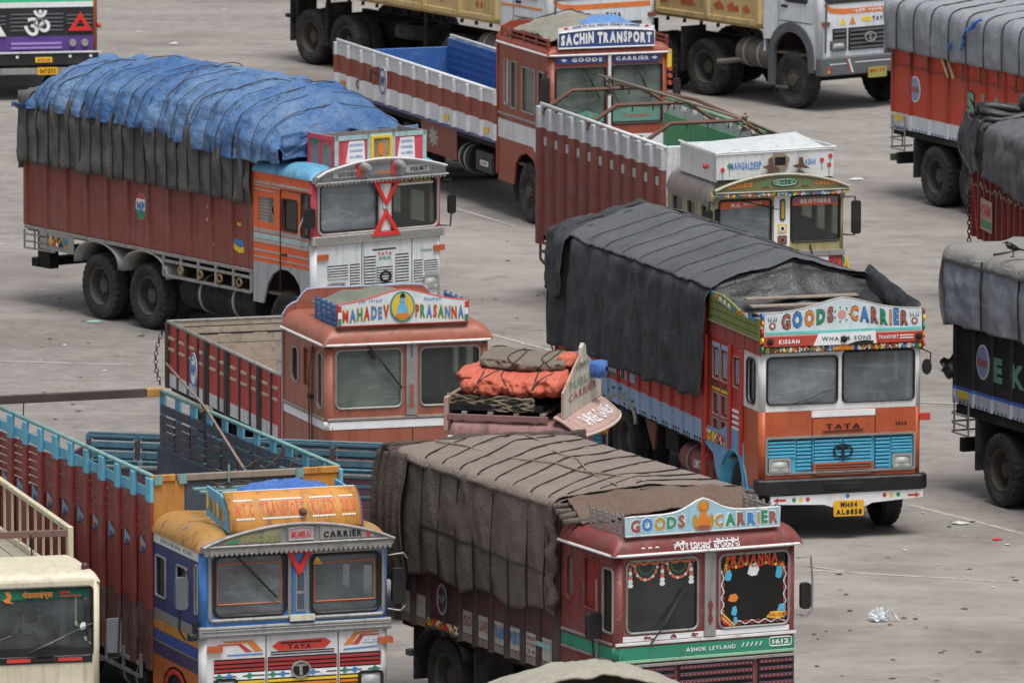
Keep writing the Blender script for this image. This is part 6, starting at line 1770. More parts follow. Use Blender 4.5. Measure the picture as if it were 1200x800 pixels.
    MB().lathe([(0, 0), (0, .05), (.10, .05), (.13, 0)], 10, 'x', t.P(-.14, .04, 1.54)).build('mirror_joint', BLACK, t.e); MB().tube([t.P(-.06, .04, 1.55), t.P(-.06, .04, 1.72)], .035, 8).build('mirror_joint', BLACK, t.e)
    MB().tube([t.P(W, .02, 2.42), t.P(W + .18, -.05, 2.45), t.P(W + .22, -.06, 2.38)], .010, 5).build('mirror_arm', STEEL, t.e); MB().tube([t.P(W, .02, 1.76), t.P(W + .14, -.05, 1.74), t.P(W + .2, -.06, 1.80)], .010, 5).build('mirror_arm', STEEL, t.e)
    MB().prism(rrect(W + .05, W + .22, 1.82, 2.26, .05), t.Fy(-.02), .07).build('mirror', BLACK, t.e, .01)
    interior(t, c, .95, 1.74, 2.6)
    dome(t, OR, -.03, W + .03, .0, c, 2.57, .24, .30, wav=.02)
    t.box('cab_rear_panel', NV, .02, W - .02, c - .03, c - .005, .8, 2.6, 0)
    # curved orange sign over the cab and the painted box behind it
    def sign(a, b_):
        an = b_ * 1.25
        return Vector(t.P(.36 + 1.70 * a, -.06 + .42 * (1 - math.cos(an)), 2.80 + .46 * math.sin(an) / math.sin(1.25)))
    SG = MB().grid(sign, 6, 12).build('name_sign', ORP, t.e, smooth=True, solid=.02)
    def smp(a, b_, d=0):
        an = 1.25 * (b_ - 2.80) / .46; p = sign((a - .36) / 1.70, (b_ - 2.80) / .46); n_ = Vector((0, -math.cos(an), math.sin(an)))
        return tuple(p + n_ * (d + .012))
    for s, a0, a1 in (('M.T.C', .44, .68), ('TRANSPORT', .78, 1.34), ('KLEDI', 1.42, 1.74), ('2010', 1.80, 2.0)):
        letters(MB(), s, smp, a0, a1, 2.95, 3.09, (0,), d=.004, bold=.02).build('sign_lettering', paint('sign_ink', 'c75a3c', .5, .3), SG)
        mb = MB()
        for z in (2.925, 3.115):
            n = int((a1 - a0) / .03)
            for i in range(n): mb.prism([(a0 + i * .03, z), (a0 + i * .03 + .015, z - .012), (a0 + i * .03 + .03, z), (a0 + i * .03 + .015, z + .012)], smp, .003, off=.005)
        mb.build('sign_scallop', INKW, SG)
    MB().lathe([(-.12, 0), (-.10, .035), (-.02, .05), (.02, .045), (.02, 0)], 12, 'y', t.P(1.30, -.0, 3.02)).build('sign_lamp', RUST, SG)
    MB().tube([sign(a / 8, 1) + Vector((0, .01, 0)) for a in range(9)], .014, 6).build('sign_edge', INKW, SG)
    MB().tube([sign(1, b_ / 10) for b_ in range(11)], .016, 6).build('sign_edge', paint('edge_purple', '5a4a58', .6, .3), SG)
    BXB = paint('box_blue', '5fa0bf', .5, .4)
    bx = MB().prism([(.0, 2.80), (.85, 2.90), (.85, 3.26), (.30, 3.22), (.08, 3.05)], lambda a, b_, d=0: t.P(.36 - d, a, b_), .03).build('roof_box_side', BXB, t.e)
    MB().prism([(.0, 2.80), (.85, 2.90), (.85, 3.26), (.30, 3.22), (.08, 3.05)], lambda a, b_, d=0: t.P(2.05 + d, a, b_), .03).build('roof_box_side', BXB, t.e)
    rnd = random.Random(12); bm_ = lambda a, b_, d=0: t.P(.36 - d, a, b_)
    for i in range(9):
        v = .14 + .075 * i; z = 2.88 + .012 * i
        MB().prism([(v, z), (v + .07, z + .05), (v + .07, z + .20), (v, z + .14)] if i % 2 else [(v, z + .06), (v + .075, z), (v + .07, z + .24)], bm_, .004, off=.006).build('painted_facet', [INKO, INKG, INKBR, INKY, paint('facet_teal', '4f8a86', .5, .3)][i % 5], bx)
    for q in range(5): t.box('roof_rack_slat', TEAL, .38, 2.03, .30 + q * .27, .36 + q * .27, 3.12, 3.15, .004)
    # headboard
    for u0, u1 in ((-.02, .42), (1.95, W + .02)):
        MB().prism([(u0, 2.58), (u1, 2.58), (u1, 3.17), (u0, 3.17)], t.Fy(c + .02), .03).build('headboard_panel', ORP, t.e, .006)
        t.box('headboard_cap', ORP, u0 - .0, u1 - (.12 if u0 < 0 else 0), c + .0, c + .05, 3.175, 3.26, .008)
    t.box('headboard_beam', WOODG, .32, 1.93, c - .0, c + .06, 3.17, 3.255, .008)
    t.box('headboard_panel', SLT, .43, 1.94, c + .03, c + .05, 2.4, 3.165, .003)
    for u in (.34, .02, 1.86): t.box('corner_patch', TEAL, u, u + .10, c - .012, c + .002, 3.14, 3.262, 0)
    t.box('headboard_lower', MAR, 0.0, W, c + .02, c + .05, .85, 2.57, 0)
    # near and far sides: posts, top rail, slats with gaps; lower part pressed and solid
    n = 11; v0 = c + .06; w_ = (L - v0) / n
    for sd, x in ((-1, 0.0), (1, W)):
        hh = W / 2
        rail(t, [(x, v0 - .05, 3.25), (x, L + .05, 3.24)], .028, TEAL)
        xs = (x, x + .03) if sd < 0 else (x - .03, x)
        for i in range(n):
            a, b_ = v0 + i * w_ + .05, v0 + (i + 1) * w_ - .05
            t.box('side_slat', SKY if sd < 0 else SLT, xs[0], xs[1], a, b_, 2.96, 3.08, .004)
            for q in range(5):
                z = 2.46 + q * .098
                t.box('side_slat', MAR if sd < 0 else SLT, xs[0], xs[1], a, b_, z, z + .078, .004)
            t.box('side_panel', MAR, xs[0] + (.01 if sd < 0 else 0), xs[1] - (0 if sd < 0 else .01), a, b_, 1.62, 2.44, .004); t.box('side_panel', MARG, xs[0] + (.01 if sd < 0 else 0), xs[1] - (0 if sd < 0 else .01), a, b_, .86, 1.612, .004)
            # painted diamonds
            if sd < 0:
                vc = (a + b_) / 2
                o = MB().prism([(vc - .11, 2.36), (vc + .11, 2.44), (vc + .11, 2.24), (vc - .11, 2.30)], t.S, .004, off=.004).build('painted_facet', paint('facet_blue', '6f9dc0', .5, .4), t.e)
                MB().prism([(vc - .11, 2.30), (vc + .02, 2.34), (vc + .11, 2.24)], t.S, .004, off=.008).build('painted_facet', paint('facet_dark', '3a4f78', .5, .4), t.e)
                if i % 3 == 0: MB().prism([(vc, 2.34), (vc + .09, 2.40), (vc + .09, 2.32)], t.S, .004, off=.012).build('painted_facet', INKO, t.e)
        for i in range(n + 1):
            wd = .14 if i % 3 else .19
            mb = MB(); o = (-.05, .0) if sd < 0 else (0.0, .05)
            X0, X1 = x + o[0] - hh, x + o[1] - hh
            band_box(mb, X0, X1, -wd / 2, wd / 2, [.84, 1.60, 2.93, 3.225], [0, 1, 2])
            mb.build('side_post', [MARG, MAR, SKY], t.e, .008, loc=(0, v0 + i * w_, 0))
    for i, v in enumerate((2.55, 3.2)):     # rubbed patches of old lettering low on the side
        MB().prism([(v - .12, 1.15), (v + .12, 1.18), (v + .12, 1.55), (v - .12, 1.52)], t.S, .003, off=.004).build('faded_patch', paint('faded_maroon', '96706a', .7, .6), t.e)
    # inner lining of the far side, lower half solid slate
    t.box('inner_lining', SLT, W - .055, W - .034, v0 + .02, L, .95, 2.52, 0); t.box('inner_lining', SLT, .034, .055, v0 + .02, L, .95, 2.40, 0)
    # tail: top beam only, low gate
    bm = t.box('tail_beam', paint('dark_beam', '463c34', .7, .4), -.02, W - .20, L - .02, L + .05, 3.17, 3.28, .008)
    t.box('beam_end', paint('beam_ochre', 'b98a48', .7, .5), W - .20, W + .02, L - .025, L + .055, 3.17, 3.28, .008)
    MB().tube([t.P(.55, L + .0, 3.20), t.P(.52, L - .05, 2.9), t.P(.42, L - .15, 2.55)], .010, 5).build('rope', ROPE, t.e)
    for z in (.95, 1.15, 1.35, 1.55): t.box('tailgate_plank', MAR, .02, W - .02, L, L + .04, z, z + .19, .004)
    for z in (1.0,): t.box('load_floor', DARK, .05, W - .05, v0, L, .86, .94); deck(t, v0, L, .98, WOODG)
    # lashing pole from the far rail down into the body, rope knots
    MB().tube([t.P(W + .02, 8.6, 3.62), t.P(W - .02, 6.9, 3.28), t.P(1.9, 3.4, 2.75)], [.015, .018, .020], 8).build('lashing_pole', paint('pole_wood', '84756a', .8, .4), t.e, smooth=True)
    MB().tube([t.P(W + .05 * math.cos(i * .9), 6.95 + .10 * math.sin(i * .7), 3.25 + .04 * math.sin(i * 1.3)) for i in range(22)], .016, 5).build('rope_knot', ROPEL, t.e)
    for q in range(3): MB().tube([t.P(1.2 + .3 * q, c + .08, 3.27), t.P(1.5 + .25 * q, c + .3, 3.36 + .02 * q), t.P(1.9 + .1 * q, c + .5, 3.3)], .009, 5).build('rope', ROPE, t.e)
    MB().tube([t.P(.98, c - .02, 3.35), t.P(.98, c - .02, 3.0)], .012, 5).build('hook', TEAL, t.e)
    MB().tube([t.P(.85 + .25 * math.cos(i * .55), 1.3 + .12 * math.sin(i * .8), 3.18 + .015 * (i % 3)) for i in range(20)], .012, 5).build('rope_coil', ROPE, t.e)
    side_frame(t, 2.3, 5.0, .68, .84, GRY, n=4); barrel(t, 2.2, 3.3, .66, .24, DARK)
    # blue sheet in the roof box
    cv = cover(t, 'folded_blue_sheet', 'crumpled bright blue sheet lying in the roof rack of the orange signed truck')
    MB().grid(lambda a, b_: Vector(t.P(.86 + 1.05 * a, .36 + .85 * b_, 3.15 + (.13 * math.sin(PI * a) ** .6 * math.sin(PI * min(1, .1 + b_ * .9)) ** .6) + .05 * noise.fractal(Vector((a * 6, b_ * 6, 3)), .8, 2.2, 4))), 60, 40).build('sheet', cloth('royal_blue_plastic', '3f74c8', '6a96dc', wr=.9, scale=3, rough=.5), cv, smooth=True, solid=.015)
truck_up()

# ================================================================ truck with the white roof box MANGALDEEP and hooped body
def truck_mg():
    t = Truck('cargo_truck', 'olive fronted truck with white Mangaldeep roof box and hoops over its empty brown body', 3.09, 159.6, 18.88, 2.16)
    W, c, L = 2.16, 2.05, 8.15
    OL = paint('cab_khaki', 'a39a6c', .5, .4); OLV = paint('visor_olive', '6d6f45', .5, .35)
    WH = paint('mangal_white', 'd6d8d8', .45, .35, chip='8c6a60', chipamt=.4)
    BRN = paint('mangal_brown', '7d423a', .55, .45); MVE = paint('roof_mauve', '857a74', .5, .5)
    GRN = paint('inner_green', '559a70', .6, .4, chip='6fa583', chipamt=.5)
    REDL = paint('lower_red', 'a83430', .5, .35); IRON = paint('hoop_iron', '6b4a3e', .8, .5)
    running_gear(t, .95, (5.7, 7.0), L)
    wl, wr = (.10, .95, 1.84, 2.52), (1.28, 2.08, 1.84, 2.55)
    front(t, 'front_panel', .75, 1.62, REDL); front(t, 'window_frame', 1.62, 2.64, OL, (rrect(*wl, .05), rrect(*wr, .06))); corner(t, REDL, .75, 1.62); corner(t, OL, 1.62, 2.64)
    pane(t, t.F, *wl, .05, glass('np_pale_glass')); pane(t, t.F, *wr, .06, GLD)
    hl = [rrect(1.36, 1.85, 2.0, 2.42, .02), rrect(.78, 1.18, 1.9, 2.42, .02), rrect(.2, .52, 1.9, 2.42, .02)]
    sides(t, 'cab_side', [(.08, .8), (c, .8), (c, 2.5), (.08, 2.5)], OL, hl)
    for q in ((1.36, 1.85, 2.0, 2.42), (.78, 1.18, 1.9, 2.42), (.2, .52, 1.9, 2.42)): pane(t, t.S, *q, .02, GLD, STEEL, 'side_window')
    strip(t, t.S, .05, c, 2.44, 2.5, STEEL, 'side_moulding', .02, .02)
    strip(t, t.F, .0, W, 1.61, 1.70, STEEL, 'belt_moulding', .03, .03); strip(t, t.F, .3, 1.9, 1.50, 1.60, INKW, 'front_panel_strip', .01, .01)
    arc_ = [(W + .02 - (W + .04) * i / 18, 2.66 + .26 * math.sin(PI * (.02 + .96 * i / 18)) ** .75) for i in range(19)]
    vis = MB().prism([(-.02, 2.62), (W + .02, 2.62)] + arc_, t.F, .12, off=.14).build('visor', OLV, t.e, .008)
    MB().tube([t.F(a, b, .15) for a, b in arc_], .022, 6).build('visor_edge', paint('pale_edge', 'b5b09c', .5, .3), vis)
    MB().tube([t.F(-.02, 2.655, .15), t.F(W + .02, 2.655, .15)], .012, 5).build('visor_edge', STEEL, vis)
    bunting(t.Fy(-.14), .0, W, 2.58, 2.635, 34, 17, .01).build('visor_beading', DECO, vis)
    pf = t.Fy(-.14)
    letters(MB(), 'GOODS', pf, .18, .58, 2.71, 2.78, (0,), d=.008, bold=.04, arc=lambda x: .03 * x).build('visor_lettering', INKO, vis)
    letters(MB(), 'CARRIER', pf, 1.62, 2.0, 2.73, 2.80, (0,), d=.008, bold=.04).build('visor_lettering', INKO, vis)
    o = MB().prism(disc(1.12, 2.79, .22, 20, .065), pf, .006, off=.008).build('visor_plate', paint('deep_green', '2c4a3a', .5, .3), vis)
    MB().tube([pf(a, b, .012) for a, b in disc(1.12, 2.79, .19, 20, .048)], .007, 4, True).build('plate_ring', paint('pale_green', '8fc0a0'), o)
    letters(MB(), 'MH 12 C W', pf, .98, 1.26, 2.765, 2.815, (0,), d=.012).build('plate_lettering', paint('pale_green', '8fc0a0'), o)
    for u in (.80, 1.46):
        MB().prism([(u - .07, 2.72), (u + .07, 2.72), (u, 2.86)], pf, .003, off=.006).build('painted_triangle', paint('visor_rust', '8a5a3c', .5, .3), vis); MB().prism([(u - .045, 2.74), (u + .045, 2.74), (u, 2.84)], pf, .003, off=.009).build('painted_tree', INKG, vis)
    # window head strips with writing
    f2 = lambda a, b, d=0: t.F(a, b, -.018 + d)
    o = MB().prism([(.12, 2.38), (.93, 2.42), (.93, 2.47), (.9, 2.50), (.12, 2.49)], f2, .004).build('sun_strip', paint('strip_orange', 'e0602f', .5, .15), t.e)
    letters(MB(), 'M.G.', f2, .30, .46, 2.41, 2.47, (0,), d=.006, bold=.05).build('strip_lettering', INKW, o); letters(MB(), 'JADHAV', f2, .50, .80, 2.425, 2.48, (0,), d=.006, bold=.05).build('strip_lettering', INKW, o)
    o = MB().prism([(1.30, 2.40), (2.06, 2.40), (2.06, 2.49), (2.0, 2.53), (1.36, 2.53), (1.30, 2.49)], f2, .004).build('sun_strip', paint('strip_orange', 'e0602f'), t.e)
    letters(MB(), 'BROTHERS', f2, 1.44, 1.93, 2.43, 2.50, (0,), d=.006, bold=.06).build('strip_lettering', INKW, o)
    for u in (1.36, 2.0): MB().prism(disc(u, 2.46, .035, 5), f2, .003, off=.004).build('strip_star', INKB, o)
    strip(t, t.F, .99, 1.25, 1.64, 2.60, INKW, 'centre_pillar', .03, .03)
    MB().prism(rrect(1.08, 1.17, 2.18, 2.52, .04), t.F, .012, off=.045).build('pillar_panel', paint('deep_green', '2c4a3a'), t.e); MB().prism(rrect(1.10, 1.15, 2.21, 2.49, .02), t.F, .012, off=.05).build('pillar_mark', paint('ink_ochre', 'b98f3f'), t.e)
    for z, m in ((2.06, INKW), (1.88, INKBR)):
        MB().prism(rrect(1.05, 1.20, z - .07, z + .07, .02), t.F, .01, off=.04).build('pillar_tile', INKY if m is INKW else paint('dusk_brown', '6a4a44', .5, .3), t.e)
        MB().prism(disc(1.125, z, .055, 8), t.F, .008, off=.046).build('pillar_ornament', m, t.e); MB().prism(disc(1.125, z, .028, 8), t.F, .008, off=.05).build('pillar_ornament', INK, t.e)
    wiper(t, t.F, .45, 2.52, .90, 2.40, .35); wiper(t, t.F, 1.62, 1.60, 1.60, 1.74, .1)
    MB().prism(rrect(.02, .10, 2.1, 2.4, .03), t.F, .02, off=.03).build('corner_ornament', DARK, t.e)
    mirror(t, 1, .05, 2.2, 2.5, 1.92, .16, .52, .15); mirror(t, -1, .05, 2.2, 2.5, 1.92, .10, .4, .12)
    bunting(lambda a, b, d=0: t.P(W + .03, -.02 - d, b) if False else t.F(a, b, d), W - .02, W + .08, 1.2, 1.62, 1, 44, .03).build('tassel', DECO, t.e)
    interior(t, c, .95, 1.82, 2.5); bumper(t, BLACK, .5, .74, -.03, W + .03)
    dome(t, MVE, -.04, W + .04, 0, c, 2.50, .34, .30)
    t.box('cab_rear_panel', OL, .02, W - .02, c - .03, c - .005, .8, 2.6, 0)
    # white box
    bx = link('roof_box', None, parent=t.e)
    fb = t.Fy(.0)
    MB().prism([(.05, 2.84), (1.98, 2.84), (1.98, 3.27), (.05, 3.23)], fb, .03).build('box_front', WH, bx, .006)
    for u in (.05, 1.95): MB().box(u - W / 2, u + .03 - W / 2, .04, 1.62, 2.80, 3.24).build('box_side', WH, bx, .006)
    MB().box(.05 - W / 2, 1.98 - W / 2, 1.62, 1.65, 2.8, 3.24).build('box_back', WH, bx, .006)
    MB().add([t.P(.10, .05, 3.20), t.P(1.94, .05, 3.235), t.P(1.94, 1.6, 3.33), t.P(.10, 1.6, 3.20)], [(0, 1, 2, 3)]).build('box_lid', paint('lid_white', 'c3c9c9', .5, .4), bx, solid=.03)
    MB().tube([t.P(.03, 1.65, 3.27), t.P(.03, -.02, 3.26), t.P(2.0, -.02, 3.30), t.P(2.0, 1.65, 3.27)], .018, 6).build('box_rail', WHITE, bx)
    letters(MB(), 'MANGALDEEP', fb, .28, .78, 2.99, 3.11, (0,), d=.006, bold=.03).build('box_lettering', INKB, bx); letters(MB(), 'LASHA', fb, 1.46, 1.68, 3.03, 3.13, (0,), d=.006, bold=.03).build('box_lettering', INKB, bx)
    for u, z, m in ((.26, 3.06, INKG), (.15, 3.00, INKR), (1.78, 3.10, INKR), (1.90, 3.02, INKR), (1.92, 3.16, INKR)):
        MB().prism(disc(u, z, .035, 10), fb, .01, off=.012).build('painted_flower', m, bx)
        MB().prism([(u - .005, z - .16), (u + .005, z - .16), (u + .005, z), (u - .005, z)], fb, .003, off=.005).build('flower_stem', INKG, bx)
    MB().prism([(-.0, 0)] and [(1.07 + .16 * math.cos(a) * (1 + .12 * math.sin(5 * a)), 3.10 + .14 * math.sin(a) * (1 + .1 * math.sin(7 * a))) for a in [2 * PI * i / 24 for i in range(24)]][::1], t.Fy(-.04), .05, [rrect(.99, 1.17, 3.04, 3.17, .01)]).build('wreath', paint('dry_straw', '8a7d68', .9, .4), bx)
    MB().prism(rrect(.98, 1.18, 3.03, 3.18, .01), t.Fy(-.03), .02).build('framed_picture', DARK, bx)
    for u in (.92, 1.41):      # small rusty figures cut from plate
        s = 1 if u < 1 else -1
        MB().prism([(u - .12, 2.86), (u + .12, 2.86), (u + .06, 2.92), (u + .08 * s, 3.0), (u + .16, 2.98), (u + .05, 3.05), (u + .03, 3.16), (u - .02, 3.16), (u - .03, 3.06), (u - .14, 3.03), (u - .04, 2.98), (u - .05, 2.92)], t.Fy(-.07), .02).build('iron_figure', RUST, bx)
    MB().lathe([(0, 0), (-.05, .05), (-.09, .03), (-.09, 0)], 10, 'x', t.P(.05, .35, 3.02)).build('side_lamp', INKR, bx)
    # body
    LG = paint('mangal_light_band', 'bfc2c4', .5, .4)
    for sd in (-1, 1):
        bay_side(t, sd, 2.25, L, 11, [1.0, 2.74, 3.02], [BRN, LG], rz=[.85, 2.74, 3.08], rmats=[BRN, LG], ribw=.20, ribd=.07)
        x = 0 if sd < 0 else W
        rail(t, [(x, 2.15, 3.10), (x, L, 3.12)], .03, WH if sd < 0 else GRN)
        t.box('inner_lining', GRN, (W - .06) if sd > 0 else .035, (W - .035) if sd > 0 else .06, 2.27, L, 1.05, 2.9, 0)
        w_ = (L - 2.25) / 11
        if sd < 0:
            for i in range(11): MB().prism(rrect(2.25 + i * w_ + .16, 2.25 + (i + 1) * w_ - .16, 2.46, 2.60, .02), t.S, .006, off=.006).build('painted_tile', LG, t.e)
    t.box('headboard', WH, 0.0, W, 2.12, 2.2, .9, 3.12, .01); t.box('load_floor', DARK, .05, W - .05, 2.2, L, .9, 1.0); deck(t, 2.25, L, 1.04, GRN)
    t.box('tailgate', GRN, .05, W - .05, L - .03, L + .02, 1.0, 1.9)
    mb = MB()
    for z in (.78, .92): mb.bar(t.P(0, 6.4, z), t.P(0, L, z - .05), .03, .04)
    for v in (6.9, 7.5, L): mb.bar(t.P(0, v, .6), t.P(0, v, .95), .03, .04)
    mb.bar(t.P(0, L, .6), t.P(0, L - .4, .5), .03, .04)
    mb.build('side_guard', RUST, t.e)
    for v in (8.0, 5.85, 3.3):
        MB().tube([t.P(0, v, 2.95), t.P(.02, v, 3.04), t.P(.48, v, 3.33), t.P(1.66, v, 3.34), t.P(W - .02, v, 3.04), t.P(W, v, 2.95)], .035, 6).build('body_hoop', IRON, t.e)
        for q in range(4): MB().tube([t.P(.4 + q * .35, v, 3.3), t.P(.4 + q * .35, v + .01, 3.22)], .012, 4).build('hoop_hook', IRON, t.e)
    MB().tube([t.P(1.05, 8.35, 3.52), t.P(1.45, 6.0, 3.42), t.P(1.85, 3.6, 3.30), t.P(2.1, 2.3, 3.16)], .024, 7).build('lashing_pole', paint('pole_wood', '84756a'), t.e, smooth=True)
    MB().tube([t.P(1.3, 8.1, 3.40), t.P(1.8, 5.8, 3.38), t.P(W, 3.0, 3.14)], .03, 6).build('body_ridge_pipe', IRON, t.e)
    for u, v, z in ((1.12, 8.05, 3.42), (1.72, 3.3, 3.34)):
        MB().tube([t.P(u + .05 * math.sin(i * 1.1), v + .05 * math.cos(i * .9), z + .10 - i * .012 + .02 * math.sin(i * 2)) for i in range(26)], .022, 5).build('rope_knot', ROPEL, t.e)
        for s in (-.16, .16): MB().tube([t.P(u, v, z), t.P(u + s, v - .1, z - .35)], .010, 4).build('rope', ROPE, t.e)
    MB().tube([t.P(1.55 + .16 * math.cos(i * .6), 2.5 + .10 * math.sin(i * .6), 3.10 + .004 * i) for i in range(24)], .02, 5).build('rope_coil', ROPE, t.e)
truck_mg()

# ================================================================ teal slatted truck seen side-on with the orange bundle on its roof
def truck_ob():
    t = Truck('cargo_truck', 'teal slatted truck parked side-on, mostly hidden, with a pink arched board over its cab', .76, 134.62, 77, 2.35)
    W, c, L = 2.35, 1.62, 7.14
    PK = paint('cab_rose', '8a6260', .6, .75); TEAL = paint('ob_teal', '4c7484', .55, .5, chip='6a8f98', chipamt=.5); MAR = paint('ob_maroon', '5c3f47', .6, .5)
    CRM = paint('board_rose', 'b08f84', .6, .6, chip='8c7c72', chipamt=.5)
    running_gear(t, .9, (5.6,), L)
    leyland(t, c, PK, 2.55, .22, (.12, 1.05, 1.75, 2.45), (1.25, 2.2, 1.75, 2.45), [(.95, 1.3, 1.9, 2.4, .03, 'glass', GLD), (.3, .75, 1.8, 2.4, .03, 'glass', GLD)], None, 0, glassL=GLD, glassR=GLD, front_bot=.8)
    bumper(t, BLACK, .5, .76, -.02, W + .02)
    # brim
    def brim(a, b):
        x = -.02 + (W + .04) * a
        return Vector(t.P(x, .22 - .52 * b * math.sin(PI * (.12 + .76 * a)) ** .4, 2.84 - .14 * b - .10 * b * b))
    br = MB().grid(brim, 24, 10).build('visor', CRM, t.e, smooth=True, solid=.03)
    MB().tube([brim(i / 20, 1) for i in range(21)], .022, 6).build('visor_edge', paint('visor_rim', 'cdb9a6', .5, .3), br)
    bmp = lambda a, b, d=0: tuple(brim(a / W, b) + Vector((0, -.02, .012 + d)))
    letters(MB(), 'SHREE GANESH', bmp, .45, 1.95, .80, .42, (0,), d=.012, bold=.0).build('visor_lettering', INKW, br)
    BD, fb = board(t, 'name_board', paint('ob_board', 'c2bbac', .65, .6, chip='8c8478', chipamt=.8), .05, 2.30, 2.82, 3.00, 3.52, v=.10, pw=.95, frame=CRM, sharp=.9)
    letters(MB(), 'PUBLIC', fb, .40, 1.95, 3.12, 3.24, (0,), d=.006).build('board_lettering', paint('faded_green', '8a9c88', .7, .6), BD); letters(MB(), 'CARRIER', fb, .35, 2.0, 2.98, 3.08, (0,), d=.006, bold=.02).build('board_lettering', paint('faded_rose', 'a9655c', .7, .6), BD); letters(MB(), 'GOODS', fb, .8, 1.55, 3.34, 3.44, (0,), d=.006).build('board_lettering', paint('faded_green', '8a9c88'), BD)
    MB().prism([(1.04, 3.42), (1.32, 3.42), (1.29, 3.62), (1.18, 3.67), (1.07, 3.62)], t.Fy(.08), .05).build('board_finial', paint('finial_grey', 'b9b3a6', .6, .3), BD)
    for i, m in enumerate((INKO, INKY, INKR)): MB().prism([(1.6 + i * .12, 2.40), (1.66 + i * .12, 2.40), (1.68 + i * .12, 2.62), (1.6 + i * .12, 2.62)], t.Fy(-.1), .05).build('lamp', m, t.e)
    t.box('roof_rack_side', PK, .02, .05, .3, 1.66, 2.76, 2.84, .006); t.box('roof_rack_back', CRM, .02, W - .02, 1.64, 1.70, 2.6, 3.06, .01)
    for q in range(4): t.box('roof_rack_slat', WOODG, .05, W - .05, .35 + q * .35, .42 + q * .35, 2.84, 2.87, .004)
    t.box('cab_rear_panel', PK, .02, W - .02, c - .02, c + .02, .8, 2.6, 0)
    # body
    v0 = 1.74; n = 8; w_ = (L - v0) / n
    for sd, x in ((-1, 0.0), (1, W)):
        xs = (x, x + .03) if sd < 0 else (x - .03, x)
        for i in range(n):
            a, b_ = v0 + i * w_ + .035, v0 + (i + 1) * w_ - .035
            for z0, z1, m in ((1.99, 2.03, TEAL), (1.86, 1.94, TEAL if sd > 0 else MAR), (1.72, 1.81, TEAL if sd > 0 else MAR), (1.56, 1.68, TEAL if sd > 0 else MAR), (1.38, 1.54, MAR), (1.20, 1.37, MAR), (1.02, 1.19, MAR)):
                t.box('side_slat', m, xs[0], xs[1], a, b_, z0, z1, .004)
            for z in (1.95, 1.83, 1.69): strip(t, t.S if sd < 0 else t.Rr, a + .02, b_ - .02, z - (.0 if z > 1.9 else .01), z + .025, TEAL, 'painted_band', .004, .012)
        for i in range(n + 1):
            mb = MB(); band_box(mb, x - W / 2 + (-.035 if sd < 0 else -.02), x - W / 2 + (.02 if sd < 0 else .035), -.035, .035, [1.0, 1.96, 2.04], [0, 1]); mb.build('side_post', [MAR, TEAL], t.e, .005, loc=(0, v0 + i * w_, 0))
        strip(t, t.S if sd < 0 else t.Rr, v0, L, 1.97, 2.0, STEEL, 'side_moulding', .01, .04)
        rail(t, [(x, v0, 2.045), (x, L, 2.045)], .02, TEAL)
    t.box('load_floor', DARK, .05, W - .05, v0, L, .95, 1.0); t.box('floor_edge', INKY, -.045, -.036, v0, L, 1.26, 1.33, 0)
    t.box('tailgate', MAR, .03, W - .03, L, L + .04, 1.0, 1.9)
    # bundle
    cv = cover(t, 'orange_roof_bundle', 'bright orange sheet bundle tied with dark rope on the roof of the side-on teal truck')
    ORC = cloth('orange_plastic', 'd9654a', 'e67f62', wr=.7, scale=3, patch=.6, rough=.6); TAN = cloth('tan_canvas', '847868', '978b7a', wr=.9, scale=3)
    def bundle(v0, v1, u, z, ru, rz, seed, nn=60, m=28, am=.05, taper=.25):
        def fn(a, b):
            v = v0 + (v1 - v0) * a; an = 2 * PI * b
            e = (1 - taper) + taper * math.sin(PI * min(1, max(0, a))) ** .35
            if a < .02 or a > .98: e = .35
            k = 1 - am * 2.2 * abs(noise.noise(Vector((an * .9, v * 4.1, seed + 2)))) - am * 1.2 * abs(noise.noise(Vector((an * 2.1 + v * 3, v * 8.1, seed + 5)))) + am * 2 * noise.fractal(Vector((math.cos(an) * 1.5, math.sin(an) * 1.5, v * 2.4 + seed)), .8, 2.1, 4) - .07 * max(0, math.cos(v * 11 + seed)) ** 8
            su, sz = math.cos(an), math.sin(an)
            return Vector(t.P(u + ru * e * k * math.copysign(abs(su) ** .7, su), v, z + rz * e * k * math.copysign(abs(sz) ** .7, sz) + .03 * math.sin(v * 3 + seed)))
        return fn
    f1 = bundle(.17, 1.54, 1.0, 3.20, .98, .185, 2, am=.045, taper=.12); MB().grid(f1, 150, 70, closeu=False).build('orange_sheet', ORC, cv, smooth=True)
    f2 = bundle(.20, 1.38, 1.15, 3.43, .60, .115, 9, am=.05, taper=.12); MB().grid(f2, 120, 56).build('canvas_roll', TAN, cv, smooth=True)
    f3 = bundle(.14, .36, 1.0, 3.48, .35, .10, 4, am=.08); MB().grid(f3, 20, 20).build('orange_end', ORC, cv, smooth=True)
    f4 = bundle(1.32, 1.60, .75, 3.32, .55, .10, 6, am=.14); MB().grid(f4, 24, 24).build('orange_end', ORC, cv, smooth=True)
    f5 = bundle(-.10, .14, 1.75, 3.24, .18, .13, 7, am=.10); MB().grid(f5, 16, 20).build('blue_sheet', cloth('royal_blue_plastic', '3f74c8', '6a96dc'), cv, smooth=True)
    for q in range(26):
        a0 = random.uniform(0, 1)
        MB().tube([t.P(.06 + .9 * i / 10 * .2 + .05 * math.sin(i + q), .5 + 1.2 * ((a0 + i * .09) % 1 if False else i / 10), 2.93 + .05 * math.sin(i * .9 + q * 1.7) + .004 * q) for i in range(11)], .014, 5).build('coiled_rope', ROPEL if q % 3 else ROPE, cv)
    t.box('rack_shadow_board', DARK, .10, W - .1, .4, 1.64, 2.88, 2.96, 0)
